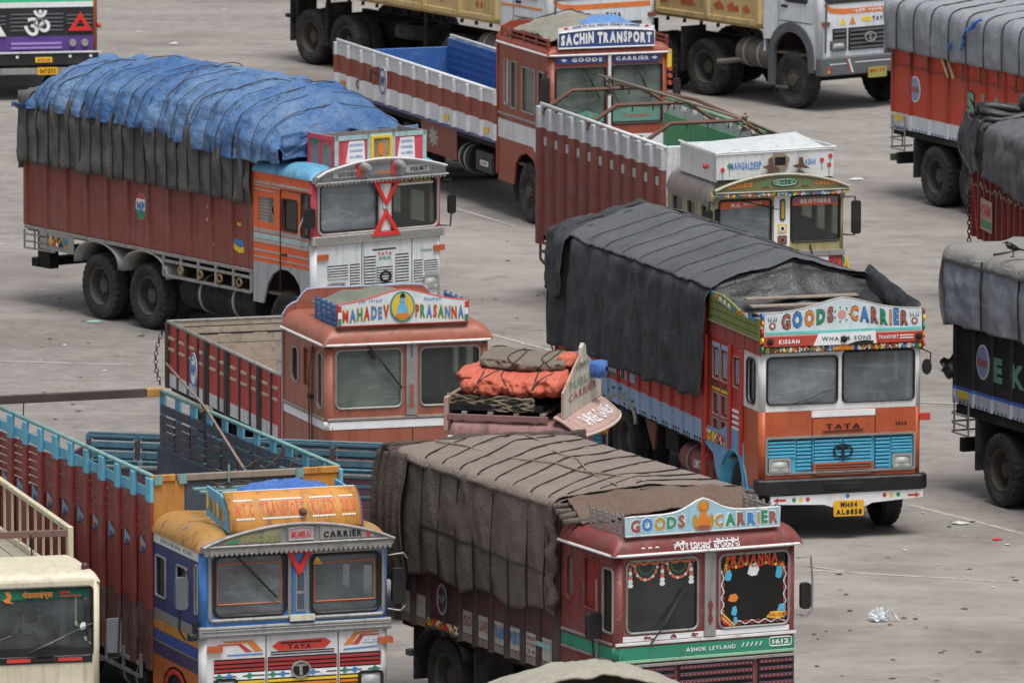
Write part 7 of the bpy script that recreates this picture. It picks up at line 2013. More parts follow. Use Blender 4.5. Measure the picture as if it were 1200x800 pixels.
    for q, a in enumerate((.16, .34, .52, .70, .88)):
        MB().tube([f1(a + .10 * math.sin(q * 2 + b * 6), b / 30) + Vector((0, 0, .0)) + Vector((0, 0, 0)) for b in range(0, 31)], .012, 5).build('rope', ROPE, cv)
        MB().tube([Vector(f2(a + .16 * math.sin(q * 3 + b * .2), b / 30)) * 1.0 + Vector((0, 0, .006)) for b in range(0, 31)], .010, 5).build('rope', ROPE, cv)
truck_ob()

# ================================================================ cream light truck with a driver behind the windscreen
def skin_body(name, joints, bones, mat, parent, sub=2, root=0):
    me = bpy.data.meshes.new(name); me.from_pydata([j[:3] for j in joints], bones, []); me.update()
    o = link(name, me, mat, parent)
    md = o.modifiers.new('skin', 'SKIN'); md.use_smooth_shade = True
    sk = me.skin_vertices if me.skin_vertices else None
    if not me.skin_vertices:
        bm = bmesh.new(); bm.from_mesh(me); bm.verts.layers.skin.verify(); bm.to_mesh(me); bm.free()
    for i, j in enumerate(joints):
        me.skin_vertices[0].data[i].radius = (j[3], j[4] if len(j) > 4 else j[3])
        me.skin_vertices[0].data[i].use_root = (i == root)
    s = o.modifiers.new('sub', 'SUBSURF'); s.levels = sub; s.render_levels = sub
    return o
def driver(t, u, v, zs):
    """seated man in a sleeveless white vest; zs = seat height. faces the windscreen (-v)"""
    e = link('person', None); e.location = t.e.matrix_world @ Vector(t.P(u, v, zs)) if False else (t.e.location + Matrix.Rotation(t.e.rotation_euler[2], 3, 'Z') @ Vector(t.P(u, v, zs)))
    e.rotation_euler = t.e.rotation_euler
    e['label'] = 'driver in a white sleeveless vest sitting behind the windscreen of the cream truck'; e['category'] = 'person'
    SKN = paint('skin', '7a4f3a', .6, .0, vstreak=False, bump=.02)
    J = [(0, .05, .05, .15, .12), (0, .04, .22, .14, .10), (0, .03, .40, .165, .11), (0, .02, .52, .13, .09), (0, .0, .60, .055, .055), (0, -.02, .68, .07, .085), (0, -.02, .77, .078, .095), (0, -.01, .85, .06, .075),
         (-.20, .02, .50, .055, .055), (-.27, -.06, .33, .045, .045), (-.24, -.26, .24, .036, .036), (-.17, -.40, .30, .026, .026), (-.15, -.46, .32, .034, .018),
         (.20, .02, .50, .055, .055), (.27, -.06, .33, .045, .045), (.24, -.26, .24, .036, .036), (.17, -.40, .30, .026, .026), (.15, -.46, .32, .034, .018),
         (-.11, -.05, .0, .09, .09), (-.13, -.42, .05, .07, .07), (-.13, -.48, -.34, .05, .05), (-.13, -.56, -.40, .04, .03),
         (.11, -.05, .0, .09, .09), (.13, -.42, .05, .07, .07), (.13, -.48, -.34, .05, .05), (.13, -.56, -.40, .04, .03)]
    B = [(0, 1), (1, 2), (2, 3), (3, 4), (4, 5), (5, 6), (6, 7), (3, 8), (8, 9), (9, 10), (10, 11), (11, 12), (3, 13), (13, 14), (14, 15), (15, 16), (16, 17), (0, 18), (18, 19), (19, 20), (20, 21), (0, 22), (22, 23), (23, 24), (24, 25)]
    for s, w_ in ((-1, 12), (1, 17)):            # five fingers each, curled round the wheel
        bx, by, bz = J[w_][:3]
        for k, (dx, l) in enumerate(((-.027, .055), (-.009, .062), (.009, .058), (.027, .046))):
            n = len(J)
            J += [(bx + dx, by - .03, bz + .012, .009, .009), (bx + dx, by - .03 - l * .5, bz - .012, .0085, .0085), (bx + dx, by - .02 - l * .4, bz - .045, .008, .008)]
            B += [(w_, n), (n, n + 1), (n + 1, n + 2)]
        n = len(J)
        J += [(bx - s * .038, by - .005, bz - .01, .011, .011), (bx - s * .05, by - .035, bz - .03, .009, .009)]
        B += [(w_, n), (n, n + 1)]
    skin_body('body', J, B, SKN, e)
    VS = paint('vest_white', 'dfe2e4', .8, .1, vstreak=False)
    def vest(a, b):
        an = 2 * PI * a; z = .02 + .50 * b
        w_ = .17 + .025 * math.sin(b * 3) - (.06 * max(0, b - .8) / .2); d = .135 - .03 * b
        fl = .05 * max(0, b - .82) / .18
        return Vector((w_ * math.cos(an), .04 + d * math.sin(an), z - (.10 * max(0, b - .75) * 4 * (abs(math.sin(an)) ** 3))))
    MB().grid(vest, 28, 12, closeu=True).build('vest', VS, e, smooth=True, solid=.008)
    for s in (-1, 1): MB().tube([(s * .10, -.075, .42), (s * .10, -.05, .52), (s * .10, .02, .575), (s * .10, .10, .50)], .018, 6).build('vest_strap', VS, e)
    TR = paint('trousers_grey', '4c4f55', .85, .1)
    for s in (-1, 1): MB().tube([(s * .10, .05, .03), (s * .12, -.2, .05), (s * .13, -.44, .06), (s * .13, -.49, -.15), (s * .13, -.50, -.34)], [.115, .10, .085, .07, .06], 12).build('trouser_leg', TR, e, smooth=True)
    HR = paint('hair_black', '14110f', .8, .0)
    def hair(a, b):
        th = PI * .56 * b; an = 2 * PI * a
        k = 1.0 if math.sin(an) > -.3 else 1 - .25 * b
        return Vector((.088 * math.sin(th) * math.cos(an) * k, .0 + .108 * math.sin(th) * math.sin(an) * k, .79 + .112 * math.cos(th) * (1 if math.sin(an) > -.3 else 1.0)))
    MB().grid(hair, 24, 8, closeu=True).build('hair', HR, e, smooth=True, solid=.008)
    EY = paint('eye_white', 'd8d4cc', .3, .0)
    for s in (-1, 1):
        ey = MB().lathe([(-.012, 0), (-.008, .009), (0, .012), (.008, .009), (.012, 0)], 10, 'y', (s * .032, -.105, .755)).build('eye', EY, e, smooth=True)
        MB().lathe([(-.004, 0), (-.004, .005), (0, .005)], 8, 'y', (s * .032, -.116, .755)).build('iris', HR, ey)
        MB().lathe([(-.01, 0), (-.01, .02), (.01, .03), (.012, 0)], 8, 'x', (s * .083, .0, .745)).build('ear', SKN, e, smooth=True)
        MB().tube([(s * .015, -.112, .778), (s * .048, -.104, .780)], .005, 5).build('eyebrow', HR, e)
    MB().add([(0, -.112, .765), (-.016, -.108, .722), (.016, -.108, .722), (0, -.138, .726), (0, -.10, .715)], [(0, 1, 3), (0, 3, 2), (1, 4, 3), (3, 4, 2), (0, 2, 4, 1)]).build('nose', SKN, e, smooth=True)
    MB().tube([(-.028, -.103, .695), (0, -.112, .692), (.028, -.103, .695)], .007, 6).build('mouth', paint('lips', '5a2f28', .6, 0), e)
    MB().tube([(-.03, -.108, .708), (0, -.116, .710), (.03, -.108, .708)], .006, 5).build('moustache', HR, e)

def truck_cr():
    t = Truck('light_truck', 'cream light truck with orange Hindi lettering across its windscreen and open slatted body', -6.88, 124.9, 15, 1.95)
    W, c, L = 1.95, 1.50, 6.3
    CR = paint('cream_paint', 'cfc7ae', .42, .3); CRD = paint('cream_rail', 'c9c2a4', .6, .45, chip='8c7a60', chipamt=.5); RL = paint('brown_rail', '6d5148', .6, .4)
    PLK = paint('pale_planks', '9b9484', .85, .5, vstreak=False)
    running_gear(t, .62, (4.6,), L, zf=.8, r=.40)
    gl = (.10, 1.80, 1.39, 2.12)
    front(t, 'front_panel', .55, 1.25, CR, r=.08); front(t, 'windscreen_frame', 1.25, 2.20, CR, (rrect(.09, 1.86, 1.25 + .02, 2.14, .05),), r=.06)
    corner(t, CR, .55, 2.20)
    WG = glass('driver_glass', 'ffffff', '93a1a6', .16)
    pane(t, t.F, .10, 1.85, 1.28, 2.13, .05, WG, BLACK, depth=.02)
    MB().prism([(.10, 1.20), (1.85, 1.20), (1.85, 1.385), (.10, 1.385)], t.F, .02, off=.01).build('cowl_panel', BLACK, t.e, .004)
    for u0, u1 in ((.05 + .10, .35), (.78, 1.08), (1.42, 1.72)): MB().prism(rrect(u0, u1, 1.225, 1.27, .01), t.F, .008, off=.02).build('red_reflector', INKR, t.e)
    MB().prism(rrect(1.12, 1.38, 1.24, 1.31, .01), t.F, .02, [rrect(1.15, 1.35, 1.255, 1.295, .005)], off=.03).build('cowl_vent', RUBBER, t.e)
    letters(MB(), 'LPT', t.F, 1.52, 1.62, 1.14, 1.17, (0,), d=.004).build('badge_lettering', INKW, t.e)
    f2 = lambda a, b, d=0: t.F(a, b, -.010 + d)
    MB().prism([(.12, 1.99), (1.80, 1.99), (1.80, 2.11), (.12, 2.11)], f2, .004).build('sun_strip', glass('green_strip', '2f7a62', '2f8a70', .75), t.e)
    letters(MB(), 'रोडलाईन्स', f2, .98, 1.36, 1.99, 2.10, (0,), per=False, d=.008, bold=.02).build('windscreen_lettering', INKO, t.e)
    letters(MB(), 'मुंबई', f2, 1.44, 1.58, 2.05, 2.09, (0,), per=False, d=.008, bold=.02).build('windscreen_lettering', INKR, t.e); letters(MB(), 'महाराष्ट्र', f2, 1.44, 1.72, 2.0, 2.035, (0,), per=False, d=.008, bold=.02).build('windscreen_lettering', INKR, t.e)
    letters(MB(), 'श्री', f2, .40, .62, 1.97, 2.10, (0,), per=False, d=.008, bold=.02).build('windscreen_lettering', INKR, t.e)
    MB().prism([(.74, 1.99), (.80, 2.03), (.76, 2.09), (.81, 2.11), (.85, 2.04), (.83, 1.98), (.88, 1.95), (.78, 1.96)], f2, .003, off=.008).build('painted_mark', INKO, t.e)
    wiper(t, t.F, 1.05, 1.34, 1.50, 1.53, .75); wiper(t, t.F, .2, 1.34, .55, 1.46, .6)
    for u in (1.60, 1.76): MB().grid(lambda a, b, u=u: Vector(t.F(u - .06 + .12 * a, 1.5 + .45 * b, -.12 + .02 * math.sin(a * 12))), 10, 3).build('cab_curtain', paint('net_curtain', 'a9b4b8', .8, .1), t.e, smooth=True, solid=.004)
    MB().prism([(1.70, 1.60), (1.76, 1.62), (1.78, 1.68), (1.73, 1.70), (1.69, 1.66)], t.F, .01, off=.03).build('paper_tag', INKW, t.e)
    MB().tube([t.F(1.80, 1.45, .0), t.F(1.78, 1.6, .03), t.F(1.76, 1.75, .02), t.F(1.78, 1.9, .0)], .012, 5).build('cable', BLACK, t.e)
    h = [rrect(.25, .75, 1.35, 2.02, .06), rrect(.92, 1.3, 1.45, 2.02, .05)]
    sides(t, 'cab_side', [(.08, .85), (.25, .60), (.30, .85), (.62, 1.0), (.95, .85), (1.0, .6), (c, .6), (c, 2.2), (.08, 2.2)], CR, h)
    for q in ((.25, .75, 1.35, 2.02, .06), (.92, 1.3, 1.45, 2.02, .05)): pane(t, t.S, *q, GLD, BLACK, 'side_window')
    MB().prism([(.03, .7), (W - .03, .7), (W - .03, 2.2), (.03, 2.2)], t.Fy(c - .02), .03, [rrect(.25, 1.7, 1.62, 2.05, .05)]).build('cab_rear_panel', CR, t.e)
    dome(t, CR, .0, W, .0, c + .02, 2.18, .11, .12, rb=.08, wav=.0, hf=lambda u, v: .018 * max(0, math.sin(u * 14)) * (1 if .15 < v < 1.2 else 0), nu=90, nv=24)
    MB().lathe([(0, 0), (0, .05), (.07, .05), (.10, .03), (.11, 0)], 12, 'z', t.P(W - .12, .30, 2.27)).build('roof_lamp', paint('lamp_maroon', '4a2a30', .3, .2), t.e, smooth=True)
    MB().tube([t.P(W, .05, 1.2), t.P(W + .22, -.04, 1.25), t.P(W + .24, -.04, 1.8)], .012, 5).build('mirror_arm', BLACK, t.e)
    MB().prism(rrect(W + .08, W + .26, 1.30, 1.72, .03), t.Fy(-.02), .06).build('mirror', paint('mirror_shell', '5c5f60', .6, .3), t.e, .01)
    interior(t, c, .75, 1.42, 2.15, lining=paint('cream_lining', 'd2cec2', .8, .1), seat=paint('pale_seat', '8d8a84', .7, .1)); bumper(t, BLACK, .35, .55, 0, W, v=-.08)
    headlamp(t, t.F, .12, .42, .72, .92); headlamp(t, t.F, 1.52, 1.82, .72, .92)
    driver(t, 1.22, .66, 1.17)
    # body: cream railings along both sides, brown headboard rail, plank floor high on the frame
    v0 = c + .06
    t.box('load_floor', PLK, .02, W - .02, v0, L, .85, 1.86, 0)
    n = 9; pw = (W - .1) / n
    me = MB().box(-pw / 2 + .006, pw / 2 - .006, v0, L, 1.862, 1.90).mesh('deck_plank'); me.materials.append(PLK)
    for i in range(n): link('deck_plank', me, parent=t.e, loc=(-W / 2 + .05 + (i + .5) * pw, 0, random.uniform(-.004, .004)))
    for sd, x in ((-1, .0), (1, W - .05)):
        t.box('side_panel', CR, x, x + .05, v0, L, .85, 1.98, .006)
        k = 10
        for i in range(k):
            v = v0 + .15 + i * (L - v0 - .2) / k
            t.box('rail_post', CRD, x + .02, x + .04, v, v + .08, 1.98, 2.55, .004)
        t.box('corner_post', CRD, x - .01, x + .06, v0 - .04, v0 + .06, 1.9, 2.62, .008)
        t.box('top_rail', CRD, x - .01, x + .06, v0, L, 2.55, 2.615, .008)
    t.box('headboard_rail', RL, .0, W, v0 - .03, v0 + .02, 2.50, 2.585, .006); t.box('tailgate', CRD, .0, W, L, L + .05, .9, 2.3, .01)
    for u, m in ((.96, paint('yellow_cord', 'b9a860', .8, .2)), (.60, DARK), (1.42, DARK)): MB().tube([t.P(u, v0 - .03, 2.54), t.P(u + .02, v0 - .01, 2.3), t.P(u, v0, 1.92)], .010, 5).build('rope', m, t.e)
truck_cr()

# ================================================================ rear halves of trucks entering at the right
def hidden_cab(t, mat, c=1.7, z1=2.75):
    leyland(t, c, mat, z1, .2, (.15, 1.05, 1.85, 2.6), (1.3, 2.2, 1.85, 2.6), [(.4, 1.0, 1.9, 2.5, .04, 'glass', GLD)], None, 0, glassL=GLG, glassR=GLD)
    bumper(t, BLACK, .5, .76, 0, t.W); headlamp(t, t.F, .12, .4, .95, 1.15); headlamp(t, t.F, t.W - .4, t.W - .12, .95, 1.15)
    t.box('cab_rear_panel', mat, .02, t.W - .02, c - .02, c + .02, .8, z1, 0)
def rear_guard(t, L, z0, z1, mat):
    mb = MB()
    for z in (z0, (z0 + z1) / 2, z1): mb.tube([t.P(0, L - .5, z), t.P(0, L, z), t.P(.05, L + .12, z), t.P(.5, L + .14, z)], .014, 5)
    for p in ((0, L - .5), (0, L - .05), (.3, L + .13)): mb.tube([t.P(*p, z0), t.P(*p, z1 + .25)], .014, 5)
    mb.build('rear_guard', mat, t.e)
def truck_s():
    a = math.radians(26.58); X, Y = 8.727 + 4.2 * math.sin(a), 175.852 - 4.2 * math.cos(a)
    t = Truck('cargo_truck', 'bright orange red body of a grey sheeted truck marked with a green letter S', X, Y, 26.58, 2.4)
    W, L = 2.4, 9.03
    RD = paint('s_orange_red', 'c4482c', .5, .35, chip='7c3a30', chipamt=.4); WH = paint('s_white', 'cfd6da', .5, .4); RB = paint('s_rib', 'a83c28', .55, .4)
    running_gear(t, .95, (6.15, 7.52), L); hidden_cab(t, RD)
    for sd in (-1, 1): bay_side(t, sd, 1.75, L, 11, [1.22, 1.49, 3.1], [WH, RD], rz=[1.22, 1.49, 3.1], rmats=[WH, RB], ribw=.09, ribd=.0, recess=.035)
    t.box('tailgate', RD, .03, W - .03, L, L + .05, 1.25, 3.0); t.box('load_floor', DARK, .05, W - .05, 1.7, L, 1.1, 1.2)
    mb = MB()
    for i in range(60): mb.prism([(1.8 + i * .12, 1.225), (1.87 + i * .12, 1.225), (1.87 + i * .12, 1.262), (1.8 + i * .12, 1.262)], t.S, .004, off=-.028)
    mb.build('painted_hem', paint('hem_blue', '6a7fa8', .5, .3), t.e)
    o = MB().prism(disc(8.23, 1.96, .19, 24, .23), t.S, .006, off=-.028).build('body_emblem', INKW, t.e); MB().prism(disc(8.23, 1.96, .165, 24, .2), t.S, .004, off=-.022).build('emblem_disc', paint('emblem_blue', '8d9cc0', .5, .3), o); MB().prism([(8.09, 1.92), (8.37, 1.92), (8.37, 2.0), (8.09, 2.0)], t.S, .004, off=-.016).build('emblem_bar', paint('emblem_red', 'a0605c', .5, .3), o)
    mp = lambda a, b, d=0: t.S(13 - a, b, d)
    letters(MB(), 'S', mp, 6.52, 6.92, 1.68, 2.14, (0,), bold=.10, d=-.028).build('body_lettering_edge', INK, t.e); letters(MB(), 'S', mp, 6.55, 6.89, 1.70, 2.12, (0,), bold=.06, d=-.022).build('body_lettering', paint('letter_green', '6fa58a', .5, .3), t.e)
    letters(MB(), 'I', mp, 7.15, 7.30, 1.68, 2.14, (0,), bold=.06, d=-.028).build('body_lettering', paint('letter_green', '6fa58a'), t.e)
    letters(MB(), 'N', mp, 7.6, 7.95, 1.68, 2.14, (0,), bold=.06, d=-.028).build('body_lettering', paint('letter_green', '6fa58a'), t.e)
    strip(t, t.S, L - .42, L - .12, 1.36, 1.46, INKY, 'reflector', .006, .0)
    rear_guard(t, L, .86, 1.2, STEEL); t.box('rear_crossbeam', DARK, .1, W - .1, L - .12, L - .02, .58, .78); MB().prism(rrect(.05, .22, .62, .74, .02), lambda a, b, d=0: t.P(a, L + .12 + d, b), .05).build('tail_lamp', paint('lamp_green', '6f7f5c', .5, .4), t.e)
    t.box('mudflap', RUBBER, .02, .62, 8.22, 8.26, .42, 1.1)
    barrel(t, 3, 4.5, .7, .28, DARK)
    for q in range(12):
        v = L - .1 - q * .62; MB().bar(t.S(v, 2.28, .02), t.S(v, 2.60, .02), .02, .03).build('lashing_hook', RUST, t.e)
        MB().bar(t.S(v + .05, 2.32, .0), t.S(v - .5, 2.34, .0), .012, .015).build('lashing_rod', RUST, t.e)
    for v in (6.95, 6.75): MB().tube([t.S(v + .22, 2.62, .03), t.S(v, 2.30, .03)], .03, 5).build('loose_strap', paint('strap_tan', 'b08a6c', .8, .3), t.e)
    cv = cover(t, 'grey_canvas_sheet', 'pale grey canvas with blue cord over the orange red truck at the right edge')
    G = cloth('grey_canvas', '91979d', 'a4a9ae', k=1.0, wr=.5, scale=1.6, patch=.5, rough=.7)
    rp = [1.9 + .62 * i for i in range(12)]
    d = Drape(t, [(-.07, 2.58), (-.08, 3.2), (-.04, 3.40), (.1, 3.47), (1.2, 3.6), (W - .1, 3.47), (W + .05, 3.3), (W + .08, 2.58)], 1.65, L + .12, wr=.025, seed=31, fold=.014, ff=3, ropes=rp, pinch=.02, lump=.03, hem=.03)
    d.build('canvas', G, 130, 54, cv)
    for v in rp: d.rope(v, 0, 1, r=.012, off=.0, parent=cv)
    MB().grid(lambda a, b: Vector(t.P(-.08 + (W + .16) * a, L + .13 + .03 * noise.noise(Vector((a * 5, b * 2, 3))), 2.5 + b * (.93 + .13 * (1 - abs(2 * a - 1))))), 20, 8).build('rear_flap', G, cv, smooth=True, solid=.01)
    BLC = paint('cord_blue', '2f6fd0', .5, .1)
    def ribbon(v0, z0, v1, z1): MB().grid(lambda a, b: Vector(t.S(v0 + (v1 - v0) * a + .03 * math.sin(a * 7), z0 + (z1 - z0) * a + .07 * (b - .5), .12 + .03 * math.sin(a * 9 + b * 3))), 14, 2).build('blue_ribbon', BLC, cv, smooth=True, solid=.008)
    ribbon(6.2, 3.16, 6.35, 2.85); ribbon(5.6, 3.45, 6.2, 3.18); ribbon(6.7, 2.90, 6.8, 2.80)
truck_s()
def truck_ek():
    a = math.radians(24.26); X, Y = 8.032 + 4.5 * math.sin(a), 142.744 - 4.5 * math.cos(a)
    t = Truck('cargo_truck', 'black bodied truck lettered EK in green, cut off by the right edge', X, Y, 24.26, 2.4)
    W, L = 2.4, 8.82
    BK = paint('ek_black', '242426', .45, .35); WH = paint('ek_white', 'b9c4cf', .5, .45); BLU = paint('ek_blue', '3f6fc0', .45, .2)
    running_gear(t, .95, (6.05, 7.42), L); hidden_cab(t, BK)
    for sd in (-1, 1): bay_side(t, sd, 1.75, L, 12, [1.30, 1.50, 1.55, 3.3], [WH, BLU, BK], rz=[1.30, 1.50, 1.55, 3.3], rmats=[WH, BLU, BK], ribw=.07, ribd=.0, recess=.035)
    t.box('tailgate', BK, .03, W - .03, L, L + .05, 1.3, 3.2); t.box('load_floor', DARK, .05, W - .05, 1.7, L, 1.15, 1.28)
    mb = MB()
    for i in range(58): mb.prism([(1.8 + i * .12, 1.302), (1.84 + i * .12, 1.302), (1.84 + i * .12, 1.345), (1.8 + i * .12, 1.345)], t.S, .004, off=-.028)
    mb.build('painted_hem', paint('hem_grey', '5a6070', .5, .3), t.e)
    o = MB().prism(disc(7.95, 1.99, .20, 24, .25), t.S, .006, off=-.028).build('body_emblem', INKW, t.e); MB().prism(disc(7.95, 1.99, .175, 24, .22), t.S, .004, off=-.022).build('emblem_disc', paint('emblem_blue', '8d9cc0'), o); MB().prism([(7.80, 1.94), (8.10, 1.94), (8.10, 2.03), (7.80, 2.03)], t.S, .004, off=-.016).build('emblem_bar', paint('emblem_red', 'a0605c'), o)
    mp = lambda a, b, d=0: t.S(15 - a, b, d)
    GL_ = paint('ek_letter', '6f9f82', .5, .3)
    letters(MB(), 'EK', mp, 7.38, 8.35, 1.76, 2.10, (0,), bold=.06, d=-.028, gap=.5).build('body_lettering', GL_, t.e); letters(MB(), 'TA', mp, 8.9, 9.8, 1.76, 2.10, (0,), bold=.06, d=-.028, gap=.5).build('body_lettering', GL_, t.e)
    strip(t, t.S, L - .45, L - .15, 1.40, 1.50, INKY, 'reflector', .006, .0)
    rear_guard(t, L, .88, 1.15, STEEL); t.box('rear_crossbeam', DARK, .1, W - .1, L - .12, L - .02, .6, .8); t.box('mudflap', RUBBER, .02, .62, 8.12, 8.16, .42, 1.15)
    MB().grid(lambda a, b: Vector(t.P(.10 - .26 * a, L + .06 + .05 * math.sin(b * 7), 2.0 - .42 * b * (1 - .6 * a) - .1 * a + .03 * math.sin(a * 9))), 10, 8).build('loose_flap', cloth('black_sheet', '26282b', '3b3e41'), t.e, smooth=True, solid=.01)
    barrel(t, 3, 4.5, .7, .28, DARK)
    cv = cover(t, 'silver_canvas_sheet', 'silvery grey canvas over the black lettered truck at the right, a crow on top')
    cv['label'] = 'silvery grey canvas covering the black truck at the right edge, under the crow'
    G = cloth('silver_canvas', '989da4', 'b2b7bd', k=1.0, wr=.45, scale=2.6, patch=.7, rough=.5); TOPC = cloth('top_canvas', '8f8c86', '9f9c96', k=.9, wr=.6, scale=1.6)
    rp = [1.95 + 1.17 * i for i in range(6)]
    d = Drape(t, [(-.07, 2.44), (-.09, 3.0), (-.07, 3.44)], 1.65, L + .10, wr=.03, seed=41, fold=.015, ff=4, ropes=rp, pinch=.03, lump=.02, hem=.03)
    d.build('side_canvas', G, 130, 24, cv)
    d2 = Drape(t, [(-.11, 3.30), (-.09, 3.46), (.05, 3.53), (1.2, 3.60), (W - .05, 3.50), (W + .1, 3.42), (W + .1, 2.5)], 1.65, L + .14, wr=.022, seed=42, fold=.01, ff=3, ropes=rp, pinch=.02, lump=.02, hem=.02)
    d2.build('top_canvas', TOPC, 130, 50, cv)
    for v in rp: d.rope(v, 0, 1, r=.016, off=.004, n=20, parent=cv); d2.rope(v, .1, .8, r=.016, off=.0, parent=cv)
    MB().grid(lambda a, b: Vector(t.P(-.10 + (W + .2) * a, L + .12 + .16 * math.sin(PI * b) * (1 - a) + .03 * noise.noise(Vector((a * 5, b * 3, 3))), 2.40 + b * (1.08 + .1 * (1 - abs(2 * a - 1))))), 24, 14).build('rear_flap', TOPC, cv, smooth=True, solid=.01)
    # crow
    p = Vector(gpt(1187, 297, 3.585))
    e = link('crow', None); e.location = p; e.rotation_euler = (0, 0, math.radians(200)); e['label'] = 'black and grey crow standing on the silvery canvas at the right'; e['category'] = 'bird'
    CB = paint('crow_black', '17171b', .4, .0, bump=.05); CG = paint('crow_grey', '4a474c', .6, .0, bump=.05)
    J = [(-.09, 0, .105, .018, .012), (-.04, 0, .12, .040, .036), (.02, 0, .14, .048, .048), (.06, 0, .165, .036, .036), (.085, 0, .195, .026, .026), (.105, 0, .215, .027, .028), (.13, 0, .212, .012, .012)]
    skin_body('body', J, [(i, i + 1) for i in range(6)], CB, e, 2, 2)
    MB().lathe([(0, .028), (.02, .034), (.045, .030), (.06, .02)], 12, 'x', (.055, 0, .178)).build('neck_collar', CG, e, smooth=True)
    MB().lathe([(.0, .011), (.03, .007), (.05, 0)], 8, 'x', (.128, 0, .210)).build('beak', CB, e, smooth=True)
    MB().add([(-.08, -.02, .12), (-.08, .02, .12), (-.21, .028, .075), (-.21, -.028, .075), (-.08, 0, .10), (-.2, 0, .068)], [(0, 1, 2, 3), (0, 3, 5, 4), (1, 4, 5, 2), (3, 2, 5), (0, 4, 1)]).build('tail', CB, e)
    for s in (-1, 1):
        MB().add([(.05, s * .04, .16), (-.02, s * .056, .15), (-.16, s * .022, .095), (-.05, s * .046, .11), (.04, s * .045, .125)], [(0, 1, 2, 3, 4)]).build('wing', CB, e, solid=.012)
        MB().tube([(.01, s * .018, .11), (.0, s * .02, .06), (.01, s * .02, .006)], .005, 5).build('leg', CB, e)
        MB().tube([(-.02, s * .02, .004), (.045, s * .02, .004)], .004, 4).build('foot', CB, e)
truck_ek()
def truck_rt():
    t = Truck('cargo_truck', 'red ribbed body of a dark sheeted truck between the grey sheeted trucks at right', 9.1, 159.2, 12, 2.35)
    W, L = 2.35, 7.85
    RD = paint('rt_red', 'a5302c', .55, .35, chip='6a2f2c', chipamt=.4); RB = paint('rt_rib', '7e2826', .6, .4)
    running_gear(t, .95, (6.0,), L); hidden_cab(t, RD, 1.6)
    for sd in (-1, 1): bay_side(t, sd, 1.7, L, 16, [1.05, 2.9], [RD], rz=[1.05, 2.9], rmats=[RB], ribw=.16, ribd=.08)
    t.box('tailgate', RD, .03, W - .03, L, L + .05, 1.1, 2.6); t.box('load_floor', DARK, .05, W - .05, 1.65, L, 1.0, 1.04)
    o = MB().prism([(6.55, 1.25), (7.25, 1.25), (7.25, 1.75), (6.55, 1.75)], t.S, .01, off=.085).build('painted_panel', paint('panel_pale', 'b9998c', .6, .4), t.e); MB().prism([(6.6, 1.3), (7.2, 1.3), (7.2, 1.42), (6.6, 1.42)], t.S, .004, off=.09).build('painted_band', INKG, o)
    letters(MB(), 'OM', lambda a, b, d=0: t.S(14 - a, b, d), 6.8, 7.35, 1.48, 1.68, (0,), d=.092).build('panel_lettering', INKR, o)
    for i in range(22): MB().tube([t.S(7.8 - i * .3, 1.98 - .05 * math.sin(i * 1.9), .10), t.S(7.65 - i * .3, 1.90, .11), t.S(7.5 - i * .3, 1.98 - .05 * math.sin(i * 1.9 + 1.9), .10)], .014, 5).build('lashing_rope', ROPEL, t.e)
    for i in range(12):
        p = Vector(t.P(-.10, L + .06, 1.75 - i * .07)); MB().tube([(p.x + .03 * math.cos(q) * (i % 2), p.y + .03 * math.cos(q) * (1 - i % 2), p.z + .045 * math.sin(q)) for q in [k * PI / 3 for k in range(6)]], .011, 4, True).build('chain_link', DARK, t.e)
    MB().tube([t.P(-.1, L - .2, 1.9), t.P(-.12, L - .5, 1.2)], .014, 5).build('rope', INKR, t.e)
    cv = cover(t, 'bunched_dark_sheet', 'bunched black sheet with a loose brown flap on the red ribbed truck at right')
    DK = cloth('rt_dark_canvas', '626266', '7c7b7c', k=.9, wr=.8, scale=2); BKP = cloth('black_sheet', '26282b', '3b3e41'); TAN = cloth('tan_flap', '9c9282', 'aba193', wr=.7, scale=2)
    d = Drape(t, lambda a: [(-.13, 1.75 + .42 * a), (-.13, 2.3), (-.08, 2.92), (.1, 3.0), (1.2, 3.12), (W - .1, 3.0), (W + .1, 2.9), (W + .12, 2.0)], 1.5, L - .3, wr=.05, seed=51, fold=.04, ff=7, ropes=[], lump=.05, hem=.06)
    d.build('canvas', DK, 140, 60, cv)
    MB().grid(lambda a, b: Vector(t.P(-.18 - .10 * math.sin(PI * b) + .06 * noise.noise(Vector((a * 6, b * 4, 1))), L - .95 + 1.05 * a, 2.15 + .55 * (1 - a) * (1 - b) * 0 + (3.02 - 2.15) * b + .06 * math.sin(a * 9))), 40, 24).build('bunched_fold', BKP, cv, smooth=True, solid=.02)
    MB().grid(lambda a, b: Vector(t.P(-.12 + .10 * a, L + .05 + .22 * a + .04 * math.sin(b * 9), 1.35 + 1.55 * b + .1 * a)), 12, 20).build('loose_flap', TAN, cv, smooth=True, solid=.012)
    MB().grid(lambda a, b: Vector(t.P(-.15 + (W + .3) * a, L + .10 + .10 * noise.noise(Vector((a * 6, b * 4, 2))) + .05 * math.sin(a * 25), 2.0 + 1.05 * b)), 50, 16).build('rear_flap', BKP, cv, smooth=True, solid=.012)
    for q in range(5):
        MB().tube([t.P(-.1 + .5 * i / 8 * 5 * .9, L - .25 - .14 * q + .06 * math.sin(i * 1.3 + q), 3.08 + .06 * math.sin(i * .9 + q) + .05 * (q % 2)) for i in range(9)], [.06 + .02 * math.sin(i + q) for i in range(9)], 7).build('canvas_roll', BKP, cv, smooth=True)
    MB().lathe([(-.35, 0), (-.3, .10), (-.1, .17), (.15, .14), (.3, .05), (.32, 0)], 12, 'y', t.P(.75, L - .4, 3.25)).build('sheet_bundle', BKP, cv, smooth=True)
truck_rt()

